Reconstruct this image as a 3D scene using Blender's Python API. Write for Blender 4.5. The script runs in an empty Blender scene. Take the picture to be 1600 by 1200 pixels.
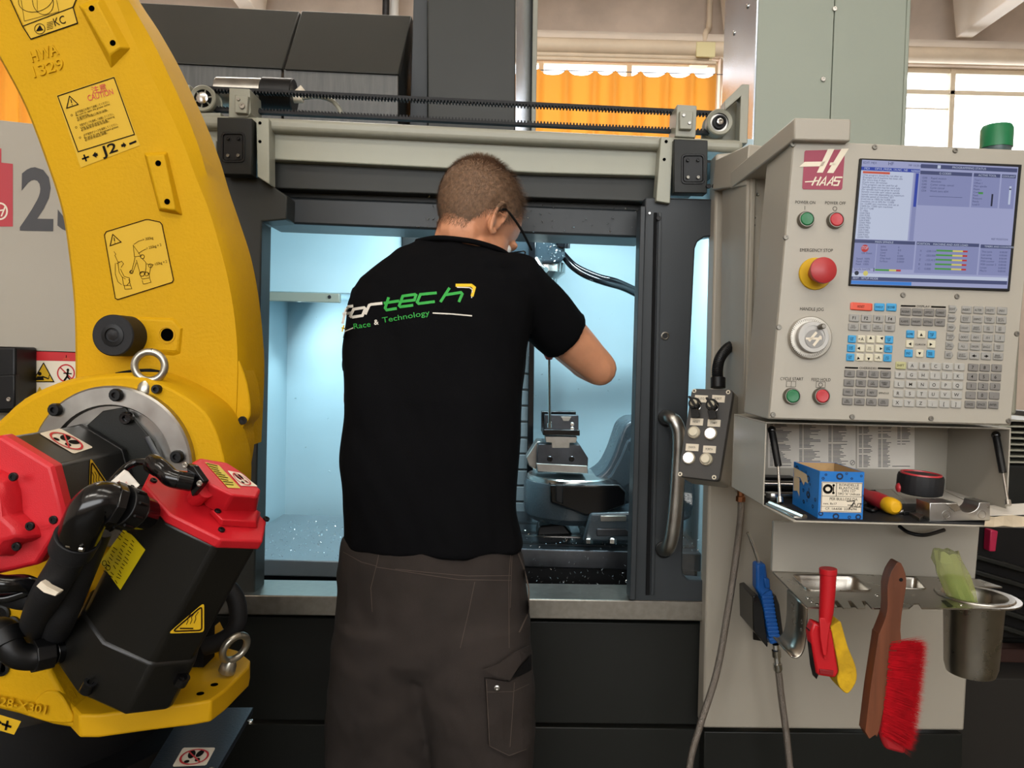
import bpy, bmesh, math, random
import numpy as np
from mathutils import Vector as V, Matrix, noise
from mathutils.bvhtree import BVHTree
random.seed(7)
SC = bpy.context.scene
COL = SC.collection

# ------------------------------------------------------------------ camera, sky, light, exposure
F = 1200.0                      # focal length for a 1600 x 1200 frame
CAM = V((0, 0, 1.35))
PITCH, ROLL = math.radians(2.0), 0.025
FW = V((0, math.cos(PITCH), -math.sin(PITCH)))
R0 = V((1, 0, 0)); U0 = V((0, math.sin(PITCH), math.cos(PITCH)))
RT = R0 * math.cos(ROLL) + U0 * math.sin(ROLL)
UP = U0 * math.cos(ROLL) - R0 * math.sin(ROLL)
cd = bpy.data.cameras.new('camera'); cam = bpy.data.objects.new('camera', cd); COL.objects.link(cam)
cd.sensor_width = 36; cd.lens = 27.0; cd.clip_start = 0.02
m = Matrix((RT, UP, -FW)).transposed().to_4x4(); m.translation = CAM
cam.matrix_world = m
SC.camera = cam
SC.view_settings.view_transform = 'Standard'; SC.view_settings.look = 'None'
SC.view_settings.gamma = 1; SC.view_settings.use_curve_mapping = False
SC.view_settings.exposure = 0.0

wd = bpy.data.worlds.new('sky'); SC.world = wd; wd.use_nodes = True
bg = wd.node_tree.nodes['Background']
bg.inputs[0].default_value = (0.93, 0.96, 1.0, 1); bg.inputs[1].default_value = 5.0

def area(name, loc, aim, sx, sy, power, col=(1, 1, 1)):
    l = bpy.data.lights.new(name, 'AREA'); l.shape = 'RECTANGLE'; l.size = sx; l.size_y = sy
    l.energy = power; l.color = col
    o = bpy.data.objects.new(name, l); COL.objects.link(o); o.location = loc
    o.rotation_euler = (V(aim) - V(loc)).to_track_quat('-Z', 'Y').to_euler()
    return o
WARM = (1.0, 0.95, 0.86)
area('ceiling_light', (0.6, 0.3, 4.55), (0.6, 0.3, 0), 3.0, 0.5, 34, WARM)
area('ceiling_light', (-1.6, -1.6, 4.55), (-1.6, -1.6, 0), 3.0, 0.5, 85, WARM)
area('ceiling_light', (1.4, -2.2, 4.55), (1.4, -2.2, 0), 3.0, 0.5, 50, WARM)
area('ceiling_light', (1.5, 4.6, 4.55), (1.5, 4.6, 0), 3.0, 0.5, 100, WARM)
area('ceiling_light', (-2.0, 4.6, 4.55), (-2.0, 4.6, 0), 3.0, 0.5, 100, WARM)
area('window_daylight', (-0.6, -4.9, 3.0), (-0.6, 0, 1.8), 8.0, 2.2, 116, (1.0, 0.975, 0.90))  # added soft fill from behind the camera, set in an unseen opening
COOL = (0.66, 0.91, 1.0)
area('machine_work_light', (-0.12, 2.22, 1.86), (-0.30, 2.6, 0.7), 0.6, 0.05, 13, COOL)
area('machine_work_light', (0.36, 2.26, 1.78), (0.30, 2.8, 0.9), 0.3, 0.05, 7.5, COOL)
area('machine_work_light', (-0.80, 2.75, 1.45), (0.0, 2.9, 1.0), 0.05, 0.2, 2.5, COOL)

# ------------------------------------------------------------------ helpers
def ray(px, py):
    return (FW + RT * ((px - 800) / F) + UP * ((600 - py) / F))
def P(px, py, Y):                       # point of the photograph lying at depth Y
    d = ray(px, py); return CAM + d * (Y / d.y)
def PZ(px, py, z):
    d = ray(px, py); return CAM + d * ((z - CAM.z) / d.z)
def PX(px, py, x):
    d = ray(px, py); return CAM + d * (x / d.x)
def PL(px, py, o, n):
    d = ray(px, py); o = V(o); n = V(n); return CAM + d * ((o - CAM).dot(n) / d.dot(n))
def PP(pts, Y): return [P(a, b, Y) for a, b in pts]
def pxm(Y): return Y / F                # metres per pixel at depth Y

def lin(h):
    h = h.lstrip('#'); c = [int(h[i:i + 2], 16) / 255 for i in (0, 2, 4)]
    return tuple(x / 12.92 if x <= 0.04045 else ((x + 0.055) / 1.055) ** 2.4 for x in c) + (1,)
_M = {}
def M(name, col=None, rough=0.5, metal=0.0, bump=0.0, bs=300.0, var=0.0, vs=6.0, emit=0.0, coat=0.0, spec=None, trans=0.0, alpha=1.0, streak=False, det=4.0):
    if col is None or name in _M: return _M[name]
    mt = bpy.data.materials.new(name); mt.use_nodes = True; _M[name] = mt
    nt = mt.node_tree; b = nt.nodes['Principled BSDF']; L = nt.links.new
    c = lin(col); b.inputs['Base Color'].default_value = c
    b.inputs['Roughness'].default_value = rough; b.inputs['Metallic'].default_value = metal
    if coat: b.inputs['Coat Weight'].default_value = coat; b.inputs['Coat Roughness'].default_value = 0.15
    if spec is not None: b.inputs['Specular IOR Level'].default_value = spec
    if trans: b.inputs['Transmission Weight'].default_value = trans
    if alpha < 1: b.inputs['Alpha'].default_value = alpha
    if emit: b.inputs['Emission Color'].default_value = c; b.inputs['Emission Strength'].default_value = emit
    if var or bump:
        tc = nt.nodes.new('ShaderNodeTexCoord')
    if var:
        mp = nt.nodes.new('ShaderNodeMapping'); L(tc.outputs['Object'], mp.inputs[0])
        if streak: mp.inputs['Scale'].default_value = (6, 6, 0.5)
        nz = nt.nodes.new('ShaderNodeTexNoise'); nz.inputs['Scale'].default_value = vs; nz.inputs['Detail'].default_value = det
        L(mp.outputs[0], nz.inputs['Vector'])
        rp = nt.nodes.new('ShaderNodeValToRGB'); rp.color_ramp.elements[0].position = 0.35; rp.color_ramp.elements[1].position = 0.65
        rp.color_ramp.elements[0].color = tuple(x * (1 - var) for x in c[:3]) + (1,)
        rp.color_ramp.elements[1].color = tuple(min(1, x * (1 + var * 0.6)) for x in c[:3]) + (1,)
        L(nz.outputs[0], rp.inputs[0]); L(rp.outputs[0], b.inputs['Base Color'])
        if metal < 0.5 or True:
            mr = nt.nodes.new('ShaderNodeMapRange'); mr.inputs['To Min'].default_value = max(0.02, rough - 0.1); mr.inputs['To Max'].default_value = min(1, rough + 0.1)
            L(nz.outputs[0], mr.inputs[0]); L(mr.outputs[0], b.inputs['Roughness'])
    if bump:
        n2 = nt.nodes.new('ShaderNodeTexNoise'); n2.inputs['Scale'].default_value = bs; n2.inputs['Detail'].default_value = 2
        L(tc.outputs['Object'], n2.inputs['Vector'])
        bp = nt.nodes.new('ShaderNodeBump'); bp.inputs['Strength'].default_value = bump; bp.inputs['Distance'].default_value = 0.003
        L(n2.outputs[0], bp.inputs['Height']); L(bp.outputs[0], b.inputs['Normal'])
    return mt

def tag(o, label=None, cat=None, group=None, kind=None):
    if label: o['label'] = label
    if cat: o['category'] = cat
    if group: o['group'] = group
    if kind: o['kind'] = kind
    return o
def par(o, p):
    if p is not None:
        o.parent = p
        if p.type == 'EMPTY': o.matrix_parent_inverse = Matrix.Translation(-V(p.location))
    return o
def thing(name, label, cat, loc=(0, 0, 0), group=None, kind=None):
    o = bpy.data.objects.new(name, None); COL.objects.link(o); o.location = loc
    o.empty_display_size = 0.05
    return tag(o, label, cat, group, kind)
def link(name, me, parent=None, label=None, kind=None, mw=None):
    o = bpy.data.objects.new(name, me); COL.objects.link(o)
    par(o, parent)
    if mw is not None: o.matrix_basis = mw
    if label: o['label'] = label
    if kind: o['kind'] = kind
    return o
def finish(me, mat, smooth=None):
    bm = bmesh.new(); bm.from_mesh(me); bmesh.ops.recalc_face_normals(bm, faces=bm.faces); bm.to_mesh(me); bm.free()
    for mm in (mat if isinstance(mat, (list, tuple)) else [mat]): me.materials.append(mm)
    if smooth is not None:
        me.polygons.foreach_set('use_smooth', [True] * len(me.polygons))
        me.set_sharp_from_angle(angle=math.radians(smooth))

class MB:
    def __init__(s): s.v = []; s.f = []
    def add(s, vs, fs):
        k = len(s.v); s.v += [tuple(p) for p in vs]; s.f += [tuple(i + k for i in f) for f in fs]; return s
    def box(s, x0, x1, y0, y1, z0, z1):
        return s.add([(x, y, z) for z in (z0, z1) for y in (y0, y1) for x in (x0, x1)],
                     [(0, 1, 3, 2), (4, 6, 7, 5), (0, 4, 5, 1), (2, 3, 7, 6), (0, 2, 6, 4), (1, 5, 7, 3)])
    def prism(s, pts, vec):
        n = len(pts); vec = V(vec); pts = [V(p) for p in pts]
        return s.add(pts + [p + vec for p in pts], [tuple(range(n)), tuple(range(2 * n - 1, n - 1, -1))] +
                     [(i, (i + 1) % n, n + (i + 1) % n, n + i) for i in range(n)])
    def loft(s, rings, cap=True, closed=True):
        n = len(rings[0]); vs = [p for r in rings for p in r]; fs = []
        for k in range(len(rings) - 1):
            for i in range(n if closed else n - 1):
                j = (i + 1) % n; fs.append((k * n + i, k * n + j, (k + 1) * n + j, (k + 1) * n + i))
        if cap: fs += [tuple(range(n - 1, -1, -1)), tuple(range((len(rings) - 1) * n, len(rings) * n))]
        return s.add(vs, fs)
    def tube(s, pts, r, n=12, cap=True, flat=None):
        pts = [V(p) for p in pts]; rr = r if isinstance(r, (list, tuple)) else [r] * len(pts)
        rings = []; ref = None
        for i, p in enumerate(pts):
            a = pts[max(0, i - 1)]; b = pts[min(len(pts) - 1, i + 1)]; t = (b - a).normalized()
            if ref is None:
                ref = V((0, 0, 1)) if abs(t.z) < 0.9 else V((1, 0, 0))
            u = ref - t * ref.dot(t)
            if u.length < 1e-5: u = t.orthogonal()
            u.normalize(); w = t.cross(u); ref = u
            rings.append([p + (u * math.cos(q) + w * math.sin(q)) * rr[i] for q in [2 * math.pi * k / n for k in range(n)]])
        return s.loft(rings, cap)
    def lathe(s, o, ax, prof, n=24, cap=True, ph=0.0, u=None):
        o = V(o); ax = V(ax).normalized(); u = (V(u) - ax * V(u).dot(ax)).normalized() if u else ax.orthogonal().normalized(); w = ax.cross(u)
        return s.loft([[o + ax * h + (u * math.cos(q) + w * math.sin(q)) * max(r, 1e-5) for q in [ph + 2 * math.pi * k / n for k in range(n)]] for r, h in prof], cap)
    def ell(s, c, r, rot=None, nu=16, nv=10):
        c = V(c); rings = []
        for k in range(nv + 1):
            t = math.pi * k / nv; rg = []
            for i in range(nu):
                q = 2 * math.pi * i / nu; st = max(math.sin(t), 1e-3)
                p = V((r[0] * st * math.cos(q), r[1] * st * math.sin(q), r[2] * math.cos(t)))
                rg.append(c + (rot @ p if rot else p))
            rings.append(rg)
        return s.loft(rings, True)
    def build(s, name, mat, parent=None, bev=0.0, seg=2, smooth=None, label=None, kind=None, cat=None, group=None):
        me = bpy.data.meshes.new(name); me.from_pydata(s.v, [], s.f); me.update(); finish(me, mat, smooth if smooth is not None else (35 if bev else None))
        o = link(name, me, parent, label, kind)
        if cat: o['category'] = cat
        if group: o['group'] = group
        if bev:
            md = o.modifiers.new('bevel', 'BEVEL'); md.width = bev; md.segments = seg; md.limit_method = 'ANGLE'; md.angle_limit = math.radians(40)
            md.harden_normals = False
        return o
def slab(name, pts, Y, depth, mat, parent=None, bev=0.002, **k):
    return MB().prism(PP(pts, Y), (0, depth, 0)).build(name, mat, parent, bev, **k)
def boxp(name, x0, y0, x1, y1, Y, depth, mat, parent=None, bev=0.002, **k):
    a = P((x0 + x1) / 2, y0, Y); b = P((x0 + x1) / 2, y1, Y); c = P(x0, (y0 + y1) / 2, Y); d = P(x1, (y0 + y1) / 2, Y)
    return MB().box(c.x, d.x, Y, Y + depth, b.z, a.z).build(name, mat, parent, bev, **k)
def spline(pts, n=8):
    pts = [V(p) for p in pts]; out = []
    for i in range(len(pts) - 1):
        p0 = pts[max(0, i - 1)]; p1 = pts[i]; p2 = pts[i + 1]; p3 = pts[min(len(pts) - 1, i + 2)]
        for k in range(n):
            t = k / n
            out.append(0.5 * ((2 * p1) + (p2 - p0) * t + (2 * p0 - 5 * p1 + 4 * p2 - p3) * t * t + (3 * p1 - p0 - 3 * p2 + p3) * t ** 3))
    return out + [pts[-1]]
def sp2(pts, n=6):
    return [(p.x, p.y) for p in spline([V((a, b, 0)) for a, b in pts], n)]
def face_to(nrm):                       # rotation taking local -Y to direction nrm
    return V((0, -1, 0)).rotation_difference(V(nrm).normalized()).to_matrix().to_4x4()

# small repeated hardware: meshes made once, shared by all copies (local front is -Y)
def mesh_of(mb, name, mat, smooth=35):
    me = bpy.data.meshes.new(name); me.from_pydata(mb.v, [], mb.f); me.update(); finish(me, mat, smooth); return me
_H = {}
def bolt(parent, pos, r, nrm=(0, -1, 0), mat='chrome', name='screw', h=0.5, label=None):
    key = (mat, h)
    if key not in _H:
        mb = MB().lathe((0, 0, 0), (0, -1, 0), [(1, -0.3), (1, h * 0.7), (0.85, h), (0.45, h), (0.42, h * 0.45), (0.0, h * 0.45)], 12)
        _H[key] = mesh_of(mb, name, M(mat), 30)
    mw = Matrix.Translation(pos) @ face_to(nrm) @ Matrix.Scale(r, 4)
    return link(name, _H[key], parent, label, None, mw)

# flat print: 2-D shapes in photograph pixels laid on a real surface
class Ink:
    def __init__(s): s.v = []; s.f = []
    def poly(s, pts):
        k = len(s.v); s.v += [tuple(p) for p in pts]; s.f.append(tuple(range(k, k + len(pts)))); return s
    def rect(s, x0, y0, x1, y1): return s.poly([(x0, y0), (x1, y0), (x1, y1), (x0, y1)])
    def line(s, pts, w, closed=False):
        if closed: pts = list(pts) + [pts[0], pts[1]]
        pts = [V((a, b)) for a, b in pts]; q = []
        for i, p in enumerate(pts):
            d1 = (p - pts[i - 1]).normalized() if i > 0 else None
            d2 = (pts[i + 1] - p).normalized() if i < len(pts) - 1 else None
            if d1 is None: d1 = d2
            if d2 is None: d2 = d1
            t = d1 + d2
            if t.length < 1e-4: t = d2
            t.normalize(); nn = V((-t.y, t.x)); sc = min(2.0, 1 / max(0.3, nn.dot(V((-d2.y, d2.x))))); q.append((p + nn * w / 2 * sc, p - nn * w / 2 * sc))
        if closed: q = q[1:]
        for i in range(len(q) - 1): s.poly([q[i][0], q[i + 1][0], q[i + 1][1], q[i][1]])
        return s
    def disc(s, cx, cy, rx, ry=None, n=20, ang=0):
        ry = ry or rx; ca, sa = math.cos(ang), math.sin(ang)
        return s.poly([(cx + rx * math.cos(t) * ca - ry * math.sin(t) * sa, cy + rx * math.cos(t) * sa + ry * math.sin(t) * ca) for t in [2 * math.pi * k / n for k in range(n)]])
    def ring(s, cx, cy, rx, ry, w, n=28, ang=0):
        ca, sa = math.cos(ang), math.sin(ang)
        return s.line([(cx + rx * math.cos(t) * ca - ry * math.sin(t) * sa, cy + rx * math.cos(t) * sa + ry * math.sin(t) * ca) for t in [2 * math.pi * k / n for k in range(n)]], w, True)
    def text(s, body, x, y, h, ang=0.0, wx=1.0, shear=0.0, align='LEFT', bold=0.0, up=None, width=None):
        vs, fs = glyphs(body, bold)
        if not vs: return s
        xs = [a for a, b in vs]; w = max(xs) - min(xs); x0 = min(xs)
        if width: wx = width / (w * h)
        off = {'LEFT': 0, 'CENTER': w / 2, 'RIGHT': w}[align]
        e1 = (math.cos(ang), math.sin(ang)); e2 = up or (math.sin(ang), -math.cos(ang)); k = len(s.v)
        for a, b in vs:
            a = (a - x0 - off) * wx * h + shear * b * h; b = b * h
            s.v.append((x + e1[0] * a + e2[0] * b, y + e1[1] * a + e2[1] * b))
        s.f += [tuple(i + k for i in f) for f in fs]; return s
    def build(s, name, mat, parent, fn, sub=0, **k):
        v, f = s.v, s.f
        if sub:
            bm = bmesh.new(); bv = [bm.verts.new((a, b, 0)) for a, b in v]
            for q in f:
                try: bm.faces.new([bv[i] for i in q])
                except ValueError: pass
            bmesh.ops.triangulate(bm, faces=bm.faces)
            for _ in range(4):
                es = [e for e in bm.edges if e.calc_length() > sub]
                if not es: break
                bmesh.ops.subdivide_edges(bm, edges=es, cuts=1); bmesh.ops.triangulate(bm, faces=bm.faces)
            bm.verts.index_update(); v = [(a.co.x, a.co.y) for a in bm.verts]; f = [tuple(x.index for x in q.verts) for q in bm.faces]; bm.free()
        me = bpy.data.meshes.new(name); me.from_pydata([tuple(fn(a, b)) for a, b in v], [], f); me.update(); me.materials.append(mat)
        bm = bmesh.new(); bm.from_mesh(me)
        for q in bm.faces:
            if q.normal.dot(CAM - q.calc_center_median()) < 0: q.normal_flip()
        bm.to_mesh(me); bm.free()
        o = link(name, me, parent, k.get('label'), k.get('kind'))
        return o
_G = {}
def glyphs(body, bold=0.0):
    key = (body, bold)
    if key in _G: return _G[key]
    cu = bpy.data.curves.new('t', 'FONT'); cu.body = body; cu.size = 1.4; cu.resolution_u = 3; cu.offset = bold
    o = bpy.data.objects.new('t', cu); COL.objects.link(o); bpy.context.view_layer.update()
    me = o.evaluated_get(bpy.context.evaluated_depsgraph_get()).to_mesh()
    r = ([(p.co.x, p.co.y) for p in me.vertices], [tuple(q.vertices) for q in me.polygons])
    o.to_mesh_clear(); bpy.data.objects.remove(o); bpy.data.curves.remove(cu)
    _G[key] = r; return r
def onY(Y, lift=0.0008): return lambda a, b: P(a, b, Y - lift)
def onPlane(o, n, lift=0.0008):
    n = V(n).normalized(); o = V(o)
    return lambda a, b: PL(a, b, o + n * lift, n)
def bvh_of(objs):
    vs = []; fs = []
    dg = bpy.context.evaluated_depsgraph_get()
    for o in objs:
        e = o.evaluated_get(dg); me = e.to_mesh(); k = len(vs); mw = o.matrix_world
        vs += [mw @ x.co for x in me.vertices]; fs += [tuple(i + k for i in q.vertices) for q in me.polygons]; e.to_mesh_clear()
    return BVHTree.FromPolygons(vs, fs)
def onMesh(bv, lift=0.001, fallback=1.6):
    def fn(a, b):
        d = ray(a, b).normalized(); h = bv.ray_cast(CAM, d)
        if h[0] is None: return P(a, b, fallback)
        return h[0] - d * lift
    return fn
def decal(name, pts, fn, mat, parent, th=None, label=None):      # thin sticker plate
    return Ink().poly(pts).build(name, mat, parent, fn, label=label)

# ------------------------------------------------------------------ materials
M('concrete', '#d3c4b6', 0.9, bump=0.3, bs=40, var=0.14, vs=2.5)
M('ceiling_paint', '#e8ddd0', 0.9, bump=0.2, bs=30, var=0.08, vs=2)
M('floor_resin', '#45402f', 0.45, var=0.25, vs=3)
M('beige', '#9f988b', 0.42, bump=0.06, bs=600, var=0.03, vs=3)
M('panel_grey', '#a09a8e', 0.42, bump=0.05, bs=700, var=0.03, vs=3)
M('rail_grey', '#908f81', 0.38, bump=0.05, bs=500, var=0.04, vs=4)
M('rail_pale', '#989889', 0.42, bump=0.08, bs=500, var=0.05, vs=4)
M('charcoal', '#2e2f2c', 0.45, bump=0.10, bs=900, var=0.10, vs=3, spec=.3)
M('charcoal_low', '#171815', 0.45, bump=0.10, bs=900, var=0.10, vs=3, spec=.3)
M('door_grey', '#2c3033', 0.42, bump=0.08, bs=900, var=0.10, vs=4, spec=.35)
M('streaked', '#403f3a', 0.35, bump=0.1, bs=300, var=0.35, vs=14, streak=True)
M('black', '#0c0c0d', 0.42, bump=0.04, bs=400, spec=.3)
M('black_matt', '#121213', 0.75, spec=.1)
M('hole', '#040404', 0.9, spec=0.0)  # glossless black, colours in the shade inside holes
M('black_gloss', '#08080a', 0.16)
M('rubber', '#18181a', 0.6, bump=0.1, bs=300, spec=.3)
M('chrome', '#c9c7c2', 0.22, 1.0)
M('steel', '#a7a49e', 0.32, 1.0, var=0.12, vs=20)
M('screw_steel', '#7c7870', 0.42, 1.0)
M('knob_metal', '#aaa7a2', 0.45, 0.3)
M('brushed', '#9a958c', 0.40, 1.0, var=0.10, vs=60)
M('dark_steel', '#4a4c50', 0.34, 0.9, var=0.2, vs=20)
M('aluminium', '#c4c4c2', 0.30, 1.0, var=0.08, vs=30)
M('inner_wall', '#b6cdd5', 0.45, var=0.05, vs=3)
M('cast_grey', '#39444b', 0.28, bump=0.25, bs=160, var=0.12, vs=8)
M('cabinet_green', '#949b8e', 0.45, bump=0.05, bs=600, var=0.04, vs=2)
M('sheet_metal', '#c0c8d4', 0.22, 0.9, var=0.05, vs=4)
M('yellow', '#bd9000', 0.68, bump=0.30, bs=170, var=0.04, vs=6, spec=0.2)
M('yellow_smooth', '#ba8d00', 0.62, bump=0.05, bs=200, var=0.04, vs=8, spec=0.25)
M('red_cap', '#bd1622', 0.45, bump=0.15, bs=700, var=0.05, vs=6)
M('label_yellow', '#c29a00', 0.62)
M('label_yellow2', '#bba512', 0.35)
M('print_black', '#120f0c', 0.8, spec=.1)
M('print_brown', '#241206', 0.8, spec=.1)
M('print_red', '#b81c22', 0.5)
M('paper', '#cfc8bd', 0.7, var=0.03, vs=30)
M('white_label', '#d8cdb9', 0.5)
M('white', '#e8e6e2', 0.5)
# ------------------------------------------------------------------ setting
def struct(mb, name, mat, bev=0, smooth=None, parent=None):
    o = mb.build(name, mat, parent, bev, smooth=smooth)
    if parent is None: o['kind'] = 'structure'
    return o
WY = 7.0; ZC = 4.9
struct(MB().box(-6, 6, -5, WY + .2, -0.1, 0), 'floor', M('floor_resin'))
struct(MB().box(-6, 6, -5, WY + .2, ZC, ZC + .1), 'ceiling', M('ceiling_paint'))
struct(MB().box(-6.1, -6, -5, WY + .2, 0, ZC), 'wall_left', M('concrete'))
struct(MB().box(6, 6.1, -5, WY + .2, 0, ZC), 'wall_right', M('concrete'))
struct(MB().box(-6, 6, -5.1, -5, 0, 1.9).box(-6, 6, -5.1, -5, 4.1, ZC).box(-6, -4.6, -5.1, -5, 1.9, 4.1).box(3.4, 6, -5.1, -5, 1.9, 4.1), 'wall_front', M('concrete'))  # unseen wall; opening sized to match the added front fill
ztop = P(980, 90, WY).z; zbot = ztop - 1.55
wb = MB().box(-6, 6, WY, WY + .2, 0, zbot).box(-6, 6, WY, WY + .2, ztop, ZC)
xp0, xp1 = P(1122, 150, WY).x, P(1140, 150, WY).x
wb.box(xp0, xp1 + .55, WY - .05, WY + .2, zbot, ztop).box(-2.5, -2.2, WY, WY + .2, zbot, ztop)
wall = struct(wb, 'wall_back', M('concrete'))
beam = MB().box(-6, 6, WY - .22, WY, P(1000, 85, WY).z, P(1000, 63, WY).z)
struct(beam, 'trim_1', M('ceiling_paint'), 0.05)
for k, x in enumerate((-4.35, -2.3, -0.25, 1.83, 3.85, 5.6)):
    b = MB().prism([(x - .07, -5, 4.22), (x + .07, -5, 4.22), (x + .16, -5, ZC), (x - .16, -5, ZC)], (0, WY + 5 - .22, 0))
    struct(b, 'ceiling_beam', M('ceiling_paint'), 0.008)
# windows: frame with panes
glass = M('window_glass', '#f4f8ff', 0.02, trans=1.0)
gl = glass.node_tree; pb = gl.nodes['Principled BSDF']
tr = gl.nodes.new('ShaderNodeBsdfTransparent'); gs = gl.nodes.new('ShaderNodeBsdfGlossy'); mx = gl.nodes.new('ShaderNodeMixShader')
gs.inputs['Roughness'].default_value = 0.03; mx.inputs[0].default_value = 0.06
gl.links.new(tr.outputs[0], mx.inputs[1]); gl.links.new(gs.outputs[0], mx.inputs[2]); gl.links.new(mx.outputs[0], gl.nodes['Material Output'].inputs[0])
def window(n, x0, x1, cols, rows):
    fr = MB(); w = .045
    fr.box(x0, x1, WY + .06, WY + .12, zbot, zbot + w).box(x0, x1, WY + .06, WY + .12, ztop - w, ztop)
    f = fr.build('window_%d' % n, M('window_frame', '#d9cdb8', 0.6), None, 0.004); f['kind'] = 'structure'
    dx = (x1 - x0) / cols; dz = (ztop - zbot) / rows
    for i in range(cols + 1):
        MB().box(x0 + i * dx - w / 2, x0 + i * dx + w / 2, WY + .05, WY + .13, zbot, ztop).build('mullion', M('window_frame'), f, 0.004)
    for i in range(cols):
        for j in range(rows):
            MB().box(x0 + i * dx + w / 2, x0 + (i + 1) * dx - w / 2, WY + .088, WY + .094, zbot + j * dz + .008, zbot + (j + 1) * dz - .008).build('pane', glass, f)
window(1, -6, -2.5, 5, 3); window(2, -2.2, xp0, 5, 3)
mull = P(1492, 180, WY).x
window(3, xp1 + .55, xp1 + .55 + (mull - xp1 - .55) * 5, 5, 5)
zt3 = P(1500, 147, WY + .09).z; w3 = bpy.data.objects['window_3']
MB().box(xp1 + .55, 5.98, WY + .05, WY + .13, zt3 - .02, zt3 + .02).build('transom', M('window_frame'), w3, 0.004)
MB().box(xp1 + .55, mull, WY + .07, WY + .10, zt3 - .15, zt3 - .138).build('muntin', M('window_frame'), w3, 0.002)
# orange curtains (pleated, translucent)
cm = M('curtain_cloth', '#e6a030', 0.8); nt = cm.node_tree; pb = nt.nodes['Principled BSDF']
pb.inputs['Base Color'].default_value = lin('#c8944c')
tl = nt.nodes.new('ShaderNodeBsdfTranslucent'); tl.inputs[0].default_value = lin('#d88a20'); mx = nt.nodes.new('ShaderNodeMixShader'); mx.inputs[0].default_value = 0.31
nt.links.new(pb.outputs[0], mx.inputs[1]); nt.links.new(tl.outputs[0], mx.inputs[2]); nt.links.new(mx.outputs[0], nt.nodes['Material Output'].inputs[0])
def curtain(x0, x1, zt, zb, hooks, label):
    t = thing('curtain', label, 'curtain', ((x0 + x1) / 2, WY - .1, zb), 'orange curtains on the window wire')
    nx = 160; nz = 14; vs = []; fs = []
    hk = [x0 + (x1 - x0) * h for h in hooks]
    for j in range(nz + 1):
        v = j / nz
        for i in range(nx + 1):
            x = x0 + (x1 - x0) * i / nx
            d = min(abs(x - h) for h in hk); sag = 0.0
            for a, b in zip(hk[:-1], hk[1:]):
                if a <= x <= b: u = (x - a) / (b - a); sag = 0.026 * math.sin(math.pi * u) ** 0.7 * min(1, (b - a) / .25)
            z = zt - sag * (1 - v) ** 2 - v * (zt - zb)
            y = WY - .12 - 0.075 * math.exp(-(d / .035) ** 2) * (1 - .5 * v) + .015 * math.sin(x * 31 + 2 * math.sin(x * 7)) * v
            vs.append((x, y, z))
    for j in range(nz):
        for i in range(nx): fs.append((j * (nx + 1) + i, j * (nx + 1) + i + 1, (j + 1) * (nx + 1) + i + 1, (j + 1) * (nx + 1) + i))
    me = bpy.data.meshes.new('cloth'); me.from_pydata(vs, [], fs); me.materials.append(cm)
    me.polygons.foreach_set('use_smooth', [True] * len(fs)); link('cloth', me, t)
    MB().tube([(x0 - .05, WY - .125, zt + .012), (x1 + .22, WY - .125, zt + .012)], .004, 6).build('wire', M('dark_steel'), t)
    hm = mesh_of(MB().lathe((0, 0, 0), (0, 0, 1), [(.008, -.01), (.008, .016)], 6), 'hook', M('dark_steel'))
    for h in hk: link('hook', hm, t, mw=Matrix.Translation((h, WY - .13, zt)))
    return t
zt = P(980, 123, WY).z
curtain(P(600, 123, WY).x, P(1111, 123, WY).x, zt, zt - 1.25, [0, .1, .22, .36, .47, .555, .64, .70, .775, .855, .93, 1], 'pleated orange curtain hanging on a wire behind the long toothed belt')
curtain(-5.4, P(110, 40, WY).x, zt + .25, zt - 1.25, [0, .15, .3, .45, .6, .75, .9, 1], 'orange curtain showing as a sliver between yellow arm and pale machine panel')
# pipes and conduits on the back wall
pipe_mat = M('pipe_paint', '#dccbb4', 0.6, var=0.06, vs=6)
def pipe(py, r, lab, x0=-5.8, x1=None, dy=0.30):
    z = P(980, py, WY - dy).z; x1 = x1 if x1 is not None else P(1095, py, WY).x
    return tag(MB().tube([(x0, WY - dy, z), (x1, WY - dy, z)], r, 14).build('pipe', pipe_mat, None, smooth=40), lab, 'pipe', 'pipes along the back wall')
pipe(74, .065, 'thick cream pipe running under the concrete beam, top of the pipes', x1=5.9)
pipe(88, .02, 'thin cream conduit, upper of the pair below the thick pipe')
pipe(95, .02, 'thin cream conduit, lower of the pair below the thick pipe', x1=P(1105, 100, WY).x)
jb = thing('junction_box', 'small square cream junction box where the wall conduits meet', 'junction box', P(1103, 78, WY - .3))
boxp('box_body', 1089, 66, 1117, 88, WY - .36, .3, M('junction_cream', '#d9cf9f', 0.5), jb, 0.01)
boxp('box_lid', 1088, 65, 1118, 89, WY - .375, .015, M('junction_cream'), jb, 0.006)
tag(MB().tube(spline([P(1117, 76, WY - .25), P(1130, 82, WY - .25), P(1138, 100, WY - .2), P(1137, 122, WY - .12), P(1132, 150, WY - .1), P(1130, 260, WY - .1)]), .03, 10).build('conduit', pipe_mat, None, smooth=40), 'bent cream conduit curving down from the junction box', 'conduit')
tag(MB().tube(spline([P(1100, 66, WY - .2), P(1103, 50, WY - .2), P(1108, 38, WY - .1), P(1110, -40, WY - .1)]), .025, 10).build('conduit', pipe_mat, None, smooth=40), 'short cream conduit rising out of the junction box', 'conduit')
tag(MB().tube([(P(603, 10, 6.6).x, 6.6, 2.0), (P(603, 10, 6.6).x, 6.6, 4.85)], .03, 10).build('post', M('dark_steel'), None, smooth=40), 'dark upright post seen above the charcoal hood', 'post')
tag(MB().tube([(P(615, 10, 6.7).x, 6.7, 2.0), (P(615, 10, 6.7).x, 6.7, 4.85)], .045, 10).build('post', M('white'), None, smooth=40), 'white upright post seen above the charcoal hood', 'post')
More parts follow.
